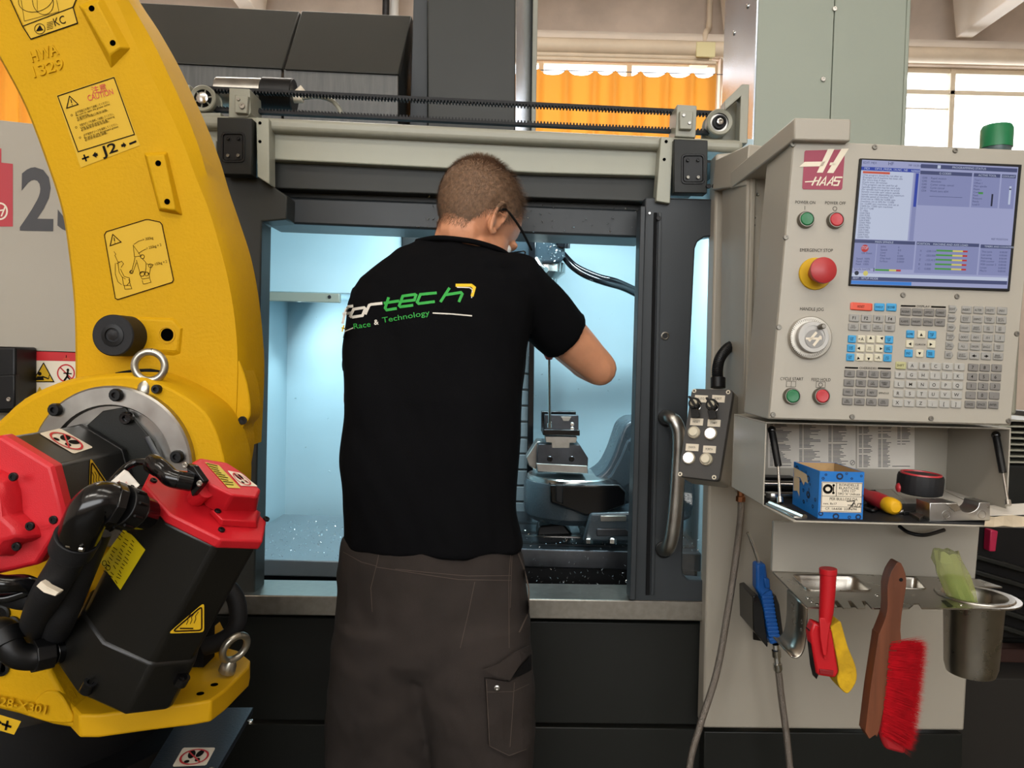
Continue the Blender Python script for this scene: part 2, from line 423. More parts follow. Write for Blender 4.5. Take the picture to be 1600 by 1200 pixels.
# ------------------------------------------------------------------ machining center
YF = 2.0
mc = thing('machining_center', 'charcoal and beige machining center with open lit work area and toothed belt above the door', 'machine', (0, 2.3, 0))
# outer sheet metal
slab('front_panel', [(-260, 180), (0, 187), (45, 192), (330, 204), (330, 1150), (-260, 1150)], YF + .03, .05, M('beige'), mc, .006, label='pale beige front panel with red badge and large number')
slab('door_frame', [(332, 274), (405, 277), (449, 306), (448, 343), (409, 346), (398, 928), (318, 928)], YF - .01, .08, M('charcoal'), mc, .004)
slab('header_beam', [(424, 250), (1030, 271), (1028, 316), (424, 294)], YF + .03, .05, M('charcoal'), mc, .003)
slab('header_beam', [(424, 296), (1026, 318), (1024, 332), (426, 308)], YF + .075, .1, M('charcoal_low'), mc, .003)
slab('header_beam', [(408, 306), (1012, 328), (1009, 372), (409, 348)], YF + .06, .16, M('door_grey'), mc, .006)
# light grey travel rail of two profiles
slab('top_rail', [(282, 177), (430, 183), (840, 203), (1162, 218), (1162, 238), (1030, 232), (840, 224), (430, 204), (282, 197)], YF - .03, .1, M('rail_grey'), mc, .012, seg=4)
slab('rail_face', [(300, 200), (425, 205), (1032, 233), (1032, 275), (840, 270), (424, 249), (300, 243)], YF, .06, M('rail_pale'), mc, .003)
# toothed belt
bt = MB()
def belt_pt(x, top): 
    t = (x - 316) / (1125 - 316)
    return (x, (134 + t * 39.5) if top else (172 + t * 37.5))
for top in (True, False):
    a = belt_pt(316, top); b = belt_pt(1125, top); s = 1 if top else -1
    bt.prism(PP([a, b, (b[0], b[1] + s * 4), (a[0], a[1] + s * 4)], YF + .03), (0, .02, 0))
    n = 156
    for i in range(n):
        x = 322 + (1120 - 322) * i / n; y = belt_pt(x, top)[1] + s * 3.6
        bt.prism(PP([(x, y), (x + 3.4, y), (x + 2.7, y + s * 3.6), (x + .7, y + s * 3.6)], YF + .03), (0, .02, 0))
belt = bt.build('toothed_belt', M('rubber'), mc, kind='stuff')
# pulleys, brackets
def pulley(px, py, spoked):
    c = P(px, py, YF + .005); k = pxm(YF)
    p = MB().lathe(c, (0, 1, 0), [(14 * k, .004), (19 * k, .0), (20.5 * k, .003), (20.5 * k, .012), (18.5 * k, .014), (18.5 * k, .045), (20.5 * k, .047), (20.5 * k, .052), (5 * k, .052)], 40, cap=False).build('pulley', M('rail_grey'), mc, smooth=35)
    if spoked:
        for i in range(6):
            q = i * math.pi / 3 + .3; d = V((math.cos(q), 0, math.sin(q)))
            MB().tube([c + d * 7 * k + V((0, .008, 0)), c + d * 15 * k + V((0, .008, 0))], 1.3 * k, 6).build('spoke', M('rail_grey'), p)
        MB().lathe(c + V((0, .02, 0)), (0, 1, 0), [(0, 0), (15 * k, 0), (15 * k, .005), (0, .005)], 24).build('web', M('black'), p)
        MB().lathe(c, (0, -1, 0), [(9 * k, -.02), (9 * k, .002), (6 * k, .004), (0, .004)], 24).build('hub', M('chrome'), p, smooth=30)
    else:
        MB().lathe(c + V((0, .01, 0)), (0, 1, 0), [(0, 0), (15 * k, 0), (15 * k, .005), (0, .005)], 24).build('web', M('steel'), p)
        MB().lathe(c, (0, -1, 0), [(11 * k, -.012), (10.5 * k, .0), (8 * k, .001), (7.5 * k, -.006), (0, -.006)], 24).build('hub', M('rubber'), p, smooth=30)
        MB().lathe(c, (0, -1, 0), [(5 * k, -.01), (5 * k, .004), (3 * k, .005), (0, .002)], 16).build('hub_screw', M('chrome'), p, smooth=30)
pulley(316, 153, True); pulley(1125, 190, False)
slab('pulley_bracket', [(289, 132), (296, 132), (296, 176), (345, 176), (345, 183), (289, 181)], YF + .01, .05, M('rail_grey'), mc, .002)
slab('pulley_bracket', [(1096, 200), (1096, 222), (1160, 224), (1160, 165), (1150, 150), (1128, 172), (1110, 190)], YF + .06, .01, M('rail_grey'), mc, .002)
slab('bracket_brace', [(1132, 158), (1160, 131), (1171, 132), (1168, 224), (1155, 224), (1158, 150), (1133, 172)], YF + .0, .04, M('rail_grey'), mc, .002)
for cx, pts in ((0, [(358, 137), (390, 139), (392, 176), (386, 184), (357, 184)]), (1, [(1058, 163), (1089, 165), (1087, 215), (1055, 213)])):
    b = slab('belt_clamp', pts, YF - .03, .09, M('rail_grey'), mc, .002)
    x = sum(p[0] for p in pts) / len(pts); y = sum(p[1] for p in pts) / len(pts)
    pad = slab('clamp_pad', [(x - 10, y - 16), (x + 11, y - 15), (x + 9, y + 13), (x - 10, y + 12)], YF - .045, .02, M('rail_grey'), b, .002)
    for dx, dy, r in ((-4, -9, 2.6), (2, 2, 4.5) if cx == 0 else (5, 3, 2.6)): bolt(b, P(x + dx, y + dy, YF - .046), r * pxm(YF), mat='steel', name='clamp_screw')
for x0, y0, x1, y1, rx in ((339, 183, 394, 273, 347), (1053, 217, 1106, 302, 1066)):
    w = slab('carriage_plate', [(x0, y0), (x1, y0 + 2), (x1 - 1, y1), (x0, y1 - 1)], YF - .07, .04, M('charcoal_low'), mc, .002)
    r = P(rx, y0 + 27, YF - .07); k = pxm(YF)
    rim = Ink(); cxm = rx + 17; cym = y0 + 47
    def rr(hx, hy, c):
        o = []
        for sx, sy, a0 in ((1, 1, 0), (-1, 1, 90), (-1, -1, 180), (1, -1, 270)):
            for j in range(5):
                q = math.radians(a0 + j * 22.5); o.append((cxm + sx * (hx - c) + c * math.cos(q), cym + sy * (hy - c) + c * math.sin(q)))
        return o
    A = [P(a, b, YF - .074) for a, b in rr(18, 23, 6)]; B = [P(a, b, YF - .074) for a, b in rr(16, 21, 5)]; Cc = [P(a, b, YF - .0705) for a, b in rr(14.5, 19.5, 4)]
    A0 = [P(a, b, YF - .068) for a, b in rr(18.6, 23.6, 6)]
    MB().loft([A0, A, B, Cc], True).build('recess', M('black'), w, smooth=30)
    for dx, dy in ((-8, -14), (8, -14), (-8, 13), (8, 13)): bolt(w, P(cxm + dx, cym + dy, YF - .074), 2.6 * k, mat='black' if dy < 0 else 'screw_steel', name='plate_screw')
for pts, hs in (([(400, 183), (420, 185), (421, 288), (402, 276)], [(406, 192), (406, 221)]), ([(1033, 213), (1052, 215), (1047, 318), (1025, 314)], [(1041, 221), (1038, 249)])):
    a = slab('angle_bracket', pts, YF - .05, .05, M('rail_pale'), mc, .002)
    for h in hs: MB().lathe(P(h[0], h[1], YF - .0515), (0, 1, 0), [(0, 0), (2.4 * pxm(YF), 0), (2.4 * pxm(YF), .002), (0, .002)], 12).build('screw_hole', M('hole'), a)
g = slab('guide_plate', [(306, 218), (338, 219), (338, 276), (322, 272), (305, 240)], YF - .02, .05, M('rail_pale'), mc, .003)
MB().lathe(P(326, 260, YF - .03), (0, 1, 0), [(0, 0), (.006, 0), (.006, .02), (0, .02)], 12).build('knob', M('black'), g)
slab('side_gusset', [(249, 99), (276, 117), (277, 160), (252, 140)], YF + .25, .01, M('rail_grey'), mc, .001)
# door motor
a = P(341, 146, YF + .10); b = P(416, 148, YF + .10); c = P(460, 150, YF + .10); k = pxm(YF + .1)
mo = MB().tube([a, b], 24 * k, 28).build('door_motor', M('steel'), mc, .002, label='silver door motor with black end')
MB().tube([b - (c - b) * .1, c], 25.5 * k, 28).build('motor_cap', M('black'), mo, .003)
MB().lathe(b, (0, 1, 0), [(0, 0)] * 2, 3)
Ink().rect(362, 129, 400, 138).build('rating_plate', M('white_label'), mo, lambda u, v: P(u, v, YF + .1 - math.sqrt(max(0, 24.3 ** 2 - (v - 147) ** 2)) * k - .0006), sub=5)
Ink().text('24 V  IP 54', 366, 135, 4).text('CE', 390, 136.5, 5).build('plate_print', M('print_black'), mo, lambda u, v: P(u, v, YF + .1 - math.sqrt(max(0, 24.3 ** 2 - (v - 147) ** 2)) * k - .0014), kind='stuff')
MB().tube([c, P(474, 138, YF + .1)], 6 * k, 12).build('gland', M('white_label'), mo, .001)
MB().tube([P(458, 153, YF + .1), P(473, 153, YF + .1)], 8 * k, 12).build('gland', M('white_label'), mo, .001)
MB().tube(spline([P(472, 153, YF + .1), P(497, 151, YF + .08), P(518, 157, YF + .07), P(530, 170, YF + .06), P(535, 184, YF + .06)]), 3.5 * k, 10).build('motor_cable', M('rail_grey'), mo, smooth=60)
# hood
def poly3(name, pts, depth, mat, bev=.003, **kw):      # (px, py, Y) corners
    return MB().prism([P(*p) for p in pts], (0, depth, 0)).build(name, mat, mc, bev, **kw)
poly3('hood_panel', [(140, 0, 2.62), (468, 18, 2.62), (441, 107, 2.36), (140, 92, 2.36)], .05, M('charcoal'))
poly3('hood_panel', [(471, 17, 2.62), (643, 25, 2.62), (622, 116, 2.36), (444, 108, 2.36)], .05, M('charcoal'))
slab('hood_wall', [(140, 92), (440, 107), (440, 192), (140, 180)], 2.37, .3, M('streaked'), mc, .002)
slab('hood_wall', [(443, 108), (622, 116), (622, 200), (443, 192)], 2.37, .3, M('streaked'), mc, .002)
poly3('hood_end', [(643, 25, 2.62), (647, 46, 2.66), (636, 118, 2.5), (636, 195, 2.5), (623, 195, 2.38), (623, 116, 2.38)], .2, M('charcoal_low'))
# spindle column above
slab('column_cover', [(668, -30), (806, -30), (805, 208), (668, 200)], 2.42, .4, M('charcoal'), mc, .004)
slab('column_strip', [(647, -30), (668, -30), (668, 200), (640, 196)], 2.5, .2, M('door_grey'), mc, .002)
poly3('column_side', [(807, -30, 2.44), (833, -30, 2.62), (830, 206, 2.62), (805, 205, 2.44)], .03, M('sheet_metal'), label='bright reflecting metal side sheet')
slab('column_edge', [(833, -30), (841, -30), (837, 206), (830, 206)], 2.61, .05, M('rail_grey'), mc, .002)
# right door leaf with window
dl = slab('door', [(1008, 308), (1120, 311), (1120, 368), (1100, 371), (1090, 378), (1086, 388), (1078, 560), (1066, 885), (1068, 898), (1075, 906), (1110, 908), (1110, 945), (986, 940)], YF - .03, .045, M('door_grey'), mc, .004, label='grey sliding door leaf with tall window')
slab('door_edge', [(1001, 322), (1009, 322), (993, 938), (984, 938)], YF - .045, .06, M('door_grey'), dl, .002)
slab('door_groove', [(1022, 332), (1027, 332), (1015, 930), (1009, 930)], YF - .034, .01, M('black_matt'), dl, .001)
slab('door_rib', [(1029, 332), (1034, 332), (1022, 930), (1017, 930)], YF - .037, .01, M('door_grey'), dl, .001)
dg = MB().prism(PP([(1080, 360), (1125, 360), (1112, 915), (1060, 915)], YF - .004), (0, .006, 0)).build('window_pane', M('window_glass'), dl)
lk = MB().lathe(P(1039, 525, YF - .03), (0, -1, 0), [(.0105, 0), (.0105, .004), (.008, .005), (.0065, .004), (.0055, -.002), (0, -.002)], 24).build('door_lock', M('screw_steel'), dl, smooth=30)
MB().lathe(P(1039, 525, YF - .03), (0, -1, 0), [(.0065, 0), (.0065, .0035), (0, .0035)], 16).build('lock_core', M('black'), lk)
bolt(dl, P(1029, 341, YF - .04), .006, mat='black', name='door_screw'); bolt(dl, P(1015, 333, YF - .045), .003, mat='chrome', name='door_screw')
hp = spline([P(1039, 652, YF - .03), P(1046, 653, YF - .075), P(1056, 662, YF - .09), P(1061, 690, YF - .093), P(1056, 780, YF - .093), P(1050, 835, YF - .09), P(1043, 856, YF - .075), P(1036, 858, YF - .03)], 8)
MB().tube(hp, 11.5 * pxm(YF - .09), 20).build('door_handle', M('steel'), dl, smooth=60, label='thick chrome pull handle')
for px, py in ((1041, 653), (1037, 858)): MB().lathe(P(px, py, YF - .03), (0, -1, 0), [(.022, 0), (.022, .006), (.018, .008), (0, .008)], 24).build('handle_base', M('black'), dl, smooth=30)
# right post and lower light panel, base panels, sill
post = slab('corner_post', [(1119, 240), (1167, 236), (1167, 770), (1526, 785), (1507, 1142), (1098, 1138), (1103, 940)], YF - .07, .06, M('beige'), mc, .006, label='pale beige post and lower panel beside the door')
slab('post_fold', [(1117, 330), (1122, 330), (1110, 940), (1104, 940)], YF - .04, .05, M('beige'), mc, .003)
slab('post_strip', [(1158, 300), (1168, 300), (1160, 770), (1150, 770)], YF - .078, .02, M('beige'), mc, .004)
hr = MB().prism([P(1112, 297, YF - .07), P(1118, 250, YF - .07), P(1170, 225, YF - .3), P(1165, 290, YF - .3)], (.06, .02, 0)).build('post_cap', M('beige'), mc, .003)
for px in (1107, 1116): bolt(mc, P(px, 291, YF - .075), .006, mat='black', name='cap_screw')
lt = MB().tube([P(1152, 466, YF - .1), P(1196, 468, YF - .1)], .006, 10).build('latch_rod', M('dark_steel'), mc, smooth=40)
boxp('latch_block', 1152, 462, 1178, 474, YF - .12, .04, M('steel'), lt, .003)
bolt(lt, P(1166, 460, YF - .12), .006, mat='chrome', name='latch_screw')
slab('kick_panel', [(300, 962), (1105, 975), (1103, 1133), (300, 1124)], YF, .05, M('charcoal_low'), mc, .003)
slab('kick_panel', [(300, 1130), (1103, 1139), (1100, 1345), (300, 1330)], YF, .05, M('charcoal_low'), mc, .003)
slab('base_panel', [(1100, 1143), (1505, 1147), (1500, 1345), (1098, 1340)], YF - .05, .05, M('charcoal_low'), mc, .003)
slab('sill', [(318, 929), (1108, 940), (1106, 971), (318, 960)], YF - .035, .14, M('brushed'), mc, .003, label='brushed steel sill below the door opening')
# black lock enclosure on the far left panel
be = boxp('lock_box', -60, 541, 24, 645, YF - .06, .09, M('black'), mc, .006)
slab('lock_cover', [(-60, 588), (23, 585), (23, 640), (-60, 645)], YF - .07, .02, M('black'), be, .004)
bolt(be, P(14, 624, YF - .07), .006, mat='chrome', name='cover_screw')
# red badge and number on the front panel
fn = onY(YF + .03, .001)
bd = Ink().poly([(-40, 232), (2, 232), (2, 254)] + [(20, 256), (20, 354), (-40, 354)]).build('badge', M('badge_red', '#ab2f38', 0.4), mc, fn)
Ink().ring(0, 330, 11, 12.5, 2.6).line([(-7, 336), (-2, 322)], 2.2).line([(2, 338), (8, 323)], 2.2).line([(-10, 331), (5, 328)], 2.2).build('badge_emblem', M('white_label'), bd, onY(YF + .03, .0016))
Ink().text('2', 31, 357, 96, 0.02, bold=.035, width=52).text('S', 89, 358, 96, .02, bold=.03, width=48).build('model_number', M('print_grey', '#3b3a3c', 0.5), mc, fn)
ws = decal('warning_sign', [(46, 548), (140, 551), (140, 660), (45, 660)], fn, M('white_label'), mc)
f2 = onY(YF + .03, .0016); f3 = onY(YF + .03, .0022)
Ink().poly([(46, 548), (140, 551), (140, 565), (46, 563)]).ring(103, 583, 13, 13, 2.2).line([(94, 574), (112, 592)], 2).build('sign_red', M('print_red'), ws, f2)
Ink().poly([(51, 596), (68, 567), (84, 596)]).poly([(98, 562), (103, 552), (109, 562)]).poly([(52, 622), (62, 604), (72, 622)]).build('sign_yellow', M('label_yellow'), ws, f2)
Ink().line([(51, 596.5), (68, 567), (84, 596.5)], 1.6, True).disc(62, 584, 3).poly([(55, 594), (58, 588), (67, 588), (69, 594)]).line([(66, 588), (76, 592)], 2).line([(76, 592), (77, 586)], 1.2).disc(106, 578, 2.2).line([(106, 580), (105, 588), (100, 595)], 3).line([(105, 588), (110, 594)], 2.2).line([(99, 583), (112, 584)], 1.8).line([(46, 548), (140, 551), (140, 660), (45, 660)], 1.2, True).line([(103.5, 555), (103.5, 559)], 1.2).build('sign_print', M('print_black'), ws, f3)

# ---- work area
IW = M('inner_wall')
x0, x1 = -.88, .60
MB().box(x0, x1, 3.0, 3.03, .45, 1.95).build('back_wall', IW, mc)
MB().box(x0 - .03, x0, 2.08, 3.0, .45, 1.95).build('side_wall', IW, mc)
MB().box(x1, x1 + .03, 2.08, 3.0, .45, 1.95).build('side_wall', IW, mc)
MB().box(x0, x1, 2.22, 3.0, 1.92, 1.95).build('roof_sheet', M('door_grey'), mc)
MB().box(x0, x1, 2.05, 3.0, .45, .48).build('chip_pan', M('black'), mc)
MB().box(x0, x1, 2.10, 2.14, .48, .70).build('front_trough', M('black'), mc)
tb = slab('upper_cover', [(395, 352), (627, 358), (629, 461), (395, 456)], 2.62, .35, IW, mc, .004)
boxp('cover_rail', 395, 457, 530, 471, 2.60, .03, M('rail_grey'), tb, .002)
for px in (413, 515): bolt(tb, P(px, 464, 2.60), .006, mat='dark_steel', name='rail_screw')
slab('gap_cover', [(628, 358), (660, 360), (660, 462), (631, 461)], 2.60, .2, M('black'), mc, .001)
# way covers and table
zt = P(460, 875, 2.26).z
MB().box(x0 + .02, P(528, 850, 2.26).x + .03, 2.26, 2.9, zt - .05, zt).build('way_cover', M('way_steel', '#8f989d', .4, .4, var=.1, vs=6), mc, .004)
MB().box(x0 + .02, P(528, 850, 2.26).x + .10, 2.30, 2.9, .5, zt - .05).build('way_front', M('black'), mc, .004)
zt2 = P(910, 860, 2.24).z
MB().box(P(640, 860, 2.24).x, x1 - .03, 2.24, 2.85, zt2 - .055, zt2).build('table', M('dark_steel'), mc, .004, label='steel machine table')
MB().box(P(640, 860, 2.24).x, x1 - .03, 2.28, 2.85, .5, zt2 - .055).build('table_saddle', M('black'), mc, .004)
for i in range(3): MB().box(P(640, 860, 2.24).x, x1 - .035, 2.30 + i * .14, 2.33 + i * .14, zt2 - .001, zt2 + .0012).build('table_slot', M('black'), mc)
# column way cover at the back with plates
wc = slab('column_guard', [(700, 350), (836, 352), (832, 815), (700, 812)], 2.80, .15, M('guard_grey', '#6a7276', .4), mc, .003)
for i in range(10):
    y = 560 + i * 25
    slab('guard_plate', [(790, y), (829, y + 1), (829, y + 23), (790, y + 22)], 2.79, .012, M('guard_grey', '#6a7276', .4), wc, .002)
slab('guard_edge', [(829, 350), (837, 350), (832, 815), (822, 815)], 2.77, .04, M('black_gloss'), wc, .003)
# spindle head nose
sh = MB().prism(PP([(770, 330), (884, 345), (883, 400), (876, 411), (840, 413), (770, 408)], 2.42), (0, .3, 0)).build('spindle_head', M('head_grey', '#1e262b', .25, bump=.1, bs=200), mc, .01, seg=3)
slab('head_slot', [(826, 355), (838, 356), (836, 413), (826, 412)], 2.412, .02, M('black_gloss'), sh, .002)
slab('head_cover', [(858, 360), (883, 362), (884, 388), (872, 386)], 2.412, .02, M('black_gloss'), sh, .003)
MB().lathe(P(850, 412, 2.5), (0, 0, -1), [(.07, 0), (.07, .03), (.045, .05), (.04, .09), (0, .09)], 24).build('spindle_nose', M('chrome'), sh, smooth=30)
nz = MB().tube(spline([P(838, 405, 2.4), P(846, 418, 2.38), P(853, 422, 2.36)]), .009, 10).build('coolant_nozzle', M('chrome'), sh, smooth=50)
MB().tube([P(887, 372, 2.41), P(886, 388, 2.41)], .009, 10).build('hose_nut', M('black_gloss'), sh, smooth=40)
def hose(pts, r, Y): return MB().tube(spline([P(a, b, y) for a, b, y in pts]), r, 12).build('coolant_hose', M('black_gloss'), mc, smooth=60)
hose([(880, 398, 2.45), (893, 415, 2.44), (915, 430, 2.44), (945, 441, 2.46), (975, 450, 2.5), (1010, 467, 2.55), (1060, 490, 2.6)], .011, 2.4)
hose([(878, 394, 2.47), (900, 416, 2.47), (935, 432, 2.48), (965, 440, 2.5), (1010, 460, 2.57), (1060, 480, 2.62)], .009, 2.4)
# ---- trunnion rotary table (stands on the machine table)
rt = thing('rotary_table', 'wet grey cast trunnion table with round platter under the vise', 'rotary table', P(900, 845, 2.45))
c = PZ(892, 748, zt2 + .165); c.y = 2.45; c.x = P(892, 748, 2.45).x; c.z = P(892, 748, 2.45).z
CG = M('cast_grey')
MB().lathe(c, (0, 0, 1), [(.125, -.125), (.146, -.105), (.150, -.08), (.150, -.012), (.146, 0), (0, 0)], 48).build('platter_housing', CG, rt, smooth=35)
MB().lathe(c, (0, 0, 1), [(.140, 0), (.140, .012), (.136, .016), (.05, .016), (.045, .018), (0, .018)], 48).build('platter', M('chrome'), rt, smooth=30)
# swan-neck arm rising to the right
arm = [(905, 752), (925, 748), (945, 735), (958, 712), (966, 690), (974, 668), (985, 658), (1000, 655), (1060, 655), (1080, 700), (1080, 810), (1000, 812), (985, 790), (940, 770), (905, 765)]
MB().prism(PP(sp2(arm, 3), 2.40), (0, .2, 0)).build('arm', CG, rt, .022, seg=4)
inn = [(915, 762), (935, 757), (955, 742), (970, 715), (980, 690), (993, 680), (1045, 690), (1045, 740), (1000, 745), (975, 762)]
MB().prism(PP(inn, 2.385), (0, .04, 0)).build('arm_web', CG, rt, .008)
slab('motor_housing', [(858, 758), (968, 757), (980, 768), (978, 790), (945, 802), (915, 806), (860, 786)], 2.275, .1, M('black_gloss'), rt, .006)
slab('motor_plate', [(868, 758), (880, 758), (880, 788), (868, 784)], 2.268, .02, M('black'), rt, .003)
bs = slab('foot', [(922, 802), (990, 800), (1010, 790), (1040, 790), (1040, 848), (910, 846)], 2.265, .3, CG, rt, .008)
slab('foot_recess', [(932, 826), (978, 826), (984, 832), (982, 838), (932, 838)], 2.26, .01, M('dark_steel'), bs, .003)
slab('foot_plate', [(938, 806), (979, 806), (979, 815), (938, 815)], 2.258, .01, M('steel'), bs, .002)
for px in (920, 957): MB().lathe(P(px, 848, 2.25), (0, 0, 1), [(.012, 0), (.012, .012), (.008, .015), (0, .015)], 6).build('clamp_nut', M('chrome'), bs, smooth=30)
slab('drip_bar', [(815, 838), (908, 838), (908, 843), (815, 843)], 2.4, .02, M('steel'), rt, .002)
slab('under_block', [(842, 822), (880, 818), (895, 836), (838, 838)], 2.42, .1, M('black'), rt, .006)
# ---- machine vise on the platter
vi = thing('vise', 'dark steel machine vise with raised jaws standing on the round platter', 'vise', P(877, 740, 2.45))
yv = 2.36
slab('vise_body', [(841, 694), (906, 695), (919, 716), (918, 740), (840, 738), (839, 712)], yv, .17, M('dark_steel'), vi, .002)
slab('vise_side', [(822, 716), (839, 690), (848, 690), (841, 712), (838, 735), (826, 728)], yv + .06, .1, M('steel'), vi, .003)
slab('vise_foot', [(838, 724), (918, 728), (919, 740), (840, 737)], yv - .006, .02, M('steel'), vi, .002)
slab('slide_key', [(852, 682), (902, 683), (900, 692), (890, 692), (890, 700), (862, 700), (862, 692), (853, 691)], yv - .004, .1, M('brushed'), vi, .001)
slab('jaw_base', [(849, 671), (906, 672), (906, 681), (848, 680)], yv - .012, .16, M('black_gloss'), vi, .002)
slab('front_jaw', [(851, 648), (904, 649), (904, 672), (852, 671)], yv, .035, M('dark_steel'), vi, .002)
slab('rear_jaw', [(846, 643), (900, 643), (900, 672), (846, 672)], yv + .11, .035, M('black_gloss'), vi, .002)
for px, py in ((859, 717), (893, 717)): bolt(vi, P(px, py, yv), .009, mat='black_gloss', name='body_screw')
for px, py in ((894, 663), (894, 670), (860, 663)): bolt(vi, P(px, py, yv), .006, mat='chrome', name='jaw_screw')
slab('jaw_pad', [(876, 651), (893, 651), (889, 658), (880, 658)], yv - .004, .01, M('brushed'), vi, .001)
# long hex key the man is turning
hk = thing('hex_driver', 'long thin hex driver with red handle end tightening the vise jaw', 'tool', P(859, 668, 2.33))
MB().tube([P(858, 552, 2.30), P(859, 668, 2.335)], .0042, 8).build('shaft', M('chrome'), hk, smooth=40)
MB().tube([P(859, 661, 2.334), P(859, 668, 2.335)], .008, 10).build('bit', M('chrome'), hk, smooth=40)
MB().lathe(P(858, 500, 2.288), P(858, 560, 2.302) - P(858, 500, 2.288), [(.008, 0), (.015, .01), (.016, .05), (.013, .09), (.016, .105), (.009, .118), (0, .12)], 16).build('handle', M('handle_red', '#8d3b35', 0.4), hk, smooth=50)
# ---- loose metal chips on the table and sill: uncountable
ch = MB(); random.seed(5)
def chip(p):
    d = V((random.uniform(-1, 1), random.uniform(-1, 1), random.uniform(-.3, 1))).normalized() * random.uniform(.002, .005)
    e = d.orthogonal().normalized() * .0012; f = d.cross(e).normalized() * .0012
    ch.add([p - d + e, p - d - e, p + d * .4 + f * 2, p + d], [(0, 1, 2), (1, 3, 2), (0, 2, 3), (0, 3, 1)])
for _ in range(260): chip(V((random.uniform(-.8, -.45), random.uniform(2.28, 2.8), zt + .002)))
for _ in range(120): chip(V((random.uniform(.03, .6), random.uniform(2.25, 2.5), zt2 + .002)))
for _ in range(150): chip(P(random.uniform(815, 985), random.uniform(864, 925), 2.235 if random.random() < .4 else 2.278))
for _ in range(90): chip(P(random.uniform(640, 1000), random.uniform(300, 365), 2.055))
for _ in range(40): chip(P(random.uniform(843, 880), random.uniform(368, 408), 2.418))
for _ in range(90): chip(P(random.uniform(400, 1000), random.uniform(440, 800), 2.998))
tag(ch.build('metal_chips', M('chip_metal', '#e8eef0', 0.2, 0.9)), 'tiny bright metal chips scattered over the work area', 'chips', None, 'stuff')
# ---- green grey electrical cabinet behind the pendant
ec = thing('electrical_cabinet', 'tall pale green electrical cabinet rising behind the control panel', 'cabinet', (P(1300, 500, 2.5).x, 2.7, 0))
xa, xb = P(1181, 100, 2.5).x, P(1408, 150, 2.5).x
MB().box(xa, xb, 2.5, 2.88, 0, 2.75).build('cabinet_body', M('cabinet_green'), ec, .004)
seam = P(1299, 90, 2.5).x
MB().box(xa, seam - .001, 2.49, 2.5, .3, 2.74).build('front_sheet', M('cabinet_green'), ec, .002)
MB().box(seam + .001, xb, 2.488, 2.5, .3, 2.74).build('front_sheet', M('cabinet_green'), ec, .002)
MB().box(xb, xb + .012, 2.485, 2.6, .3, 2.74).build('corner_strip', M('cabinet_green'), ec, .003)
MB().box(xa - .006, xa, 2.492, 2.88, .3, 2.74).build('side_sheet', M('sheet_metal'), ec, .001, label='bare reflecting metal side sheet')
for px, py in ((1286, 124), (1304, 14)): bolt(ec, P(px, py, 2.487), .008, mat='chrome', name='sheet_screw')
for px, py in ((1168, 10), (1147, 52)): bolt(ec, PX(px, py, xa - .006), .008, (-1, 0, 0), mat='chrome', name='sheet_screw')
# ------------------------------------------------------------------ control pendant
PO = P(1410, 440, 1.40); PN = V((0, -math.cos(.06), math.sin(.06)))
pl = lambda a, b, l=0.0: PL(a, b, PO + PN * l, PN)
Z1 = lambda l: (lambda X, Y: pl(1190 + X * .2567, 200 + Y * .2567, l))
Z2 = lambda l: (lambda X, Y: pl(1190 + X * .2567, 440 + Y * .2567, l))
cp = thing('control_pendant', 'grey machine control panel with blue lit screen, keypad, red emergency stop and open storage shelf', 'control panel', P(1410, 800, 1.5))
PG = M('panel_grey'); BG = M('beige')
face = [(1240, 219), (1621, 235), (1580, 665), (1200, 655)]
MB().prism([pl(*p) for p in face], (.004, .16, 0)).build('housing', PG, cp, .003)
plate = MB().prism([pl(a, b, .003) for a, b in ((1241, 221), (1620, 236), (1579, 663), (1202, 653))], PN * -.003).build('face_plate', PG, cp, .001)
# mounting arm and column at the side
a0 = P(1240, 185, 1.40); a1 = P(1327, 222, 1.40)
MB().box(a0.x, a1.x, 1.395, 1.80, a1.z, a0.z).build('support_arm', BG, cp, .003)
MB().prism([P(1240, 222, 1.46), P(1216, 236, 1.56), P(1216, 650, 1.56), P(1205, 655, 1.46)], (.08, .02, 0)).build('side_cover', BG, cp, .002)
sc_ = slab('support_column', [(1167, 262), (1206, 240), (1200, 655), (1162, 655)], 1.70, .2, BG, cp, .004)
for px, py in ((1176, 309), (1184, 304), (1178, 340), (1177, 352)): bolt(sc_, P(px, py, 1.70), .004, mat='chrome' if py < 345 else 'black', name='column_screw')
slab('column_fold', [(1174, 262), (1182, 258), (1172, 655), (1164, 655)], 1.69, .02, BG, cp, .003)
for X, Y, z in ((190, 101, 1), (687, 117, 1), (1177, 138, 1), (147, 666, 1), (860, 1017, 1), (1188, 1026, 1), (105, 278, 2), (1552, 318, 2), (68, 810, 2), (550, 823, 2), (1030, 833, 2), (1502, 848, 2)):
    bolt(cp, (Z1 if z == 1 else Z2)(.003)(X, Y), .0048, PN, 'screw_steel', 'panel_screw')
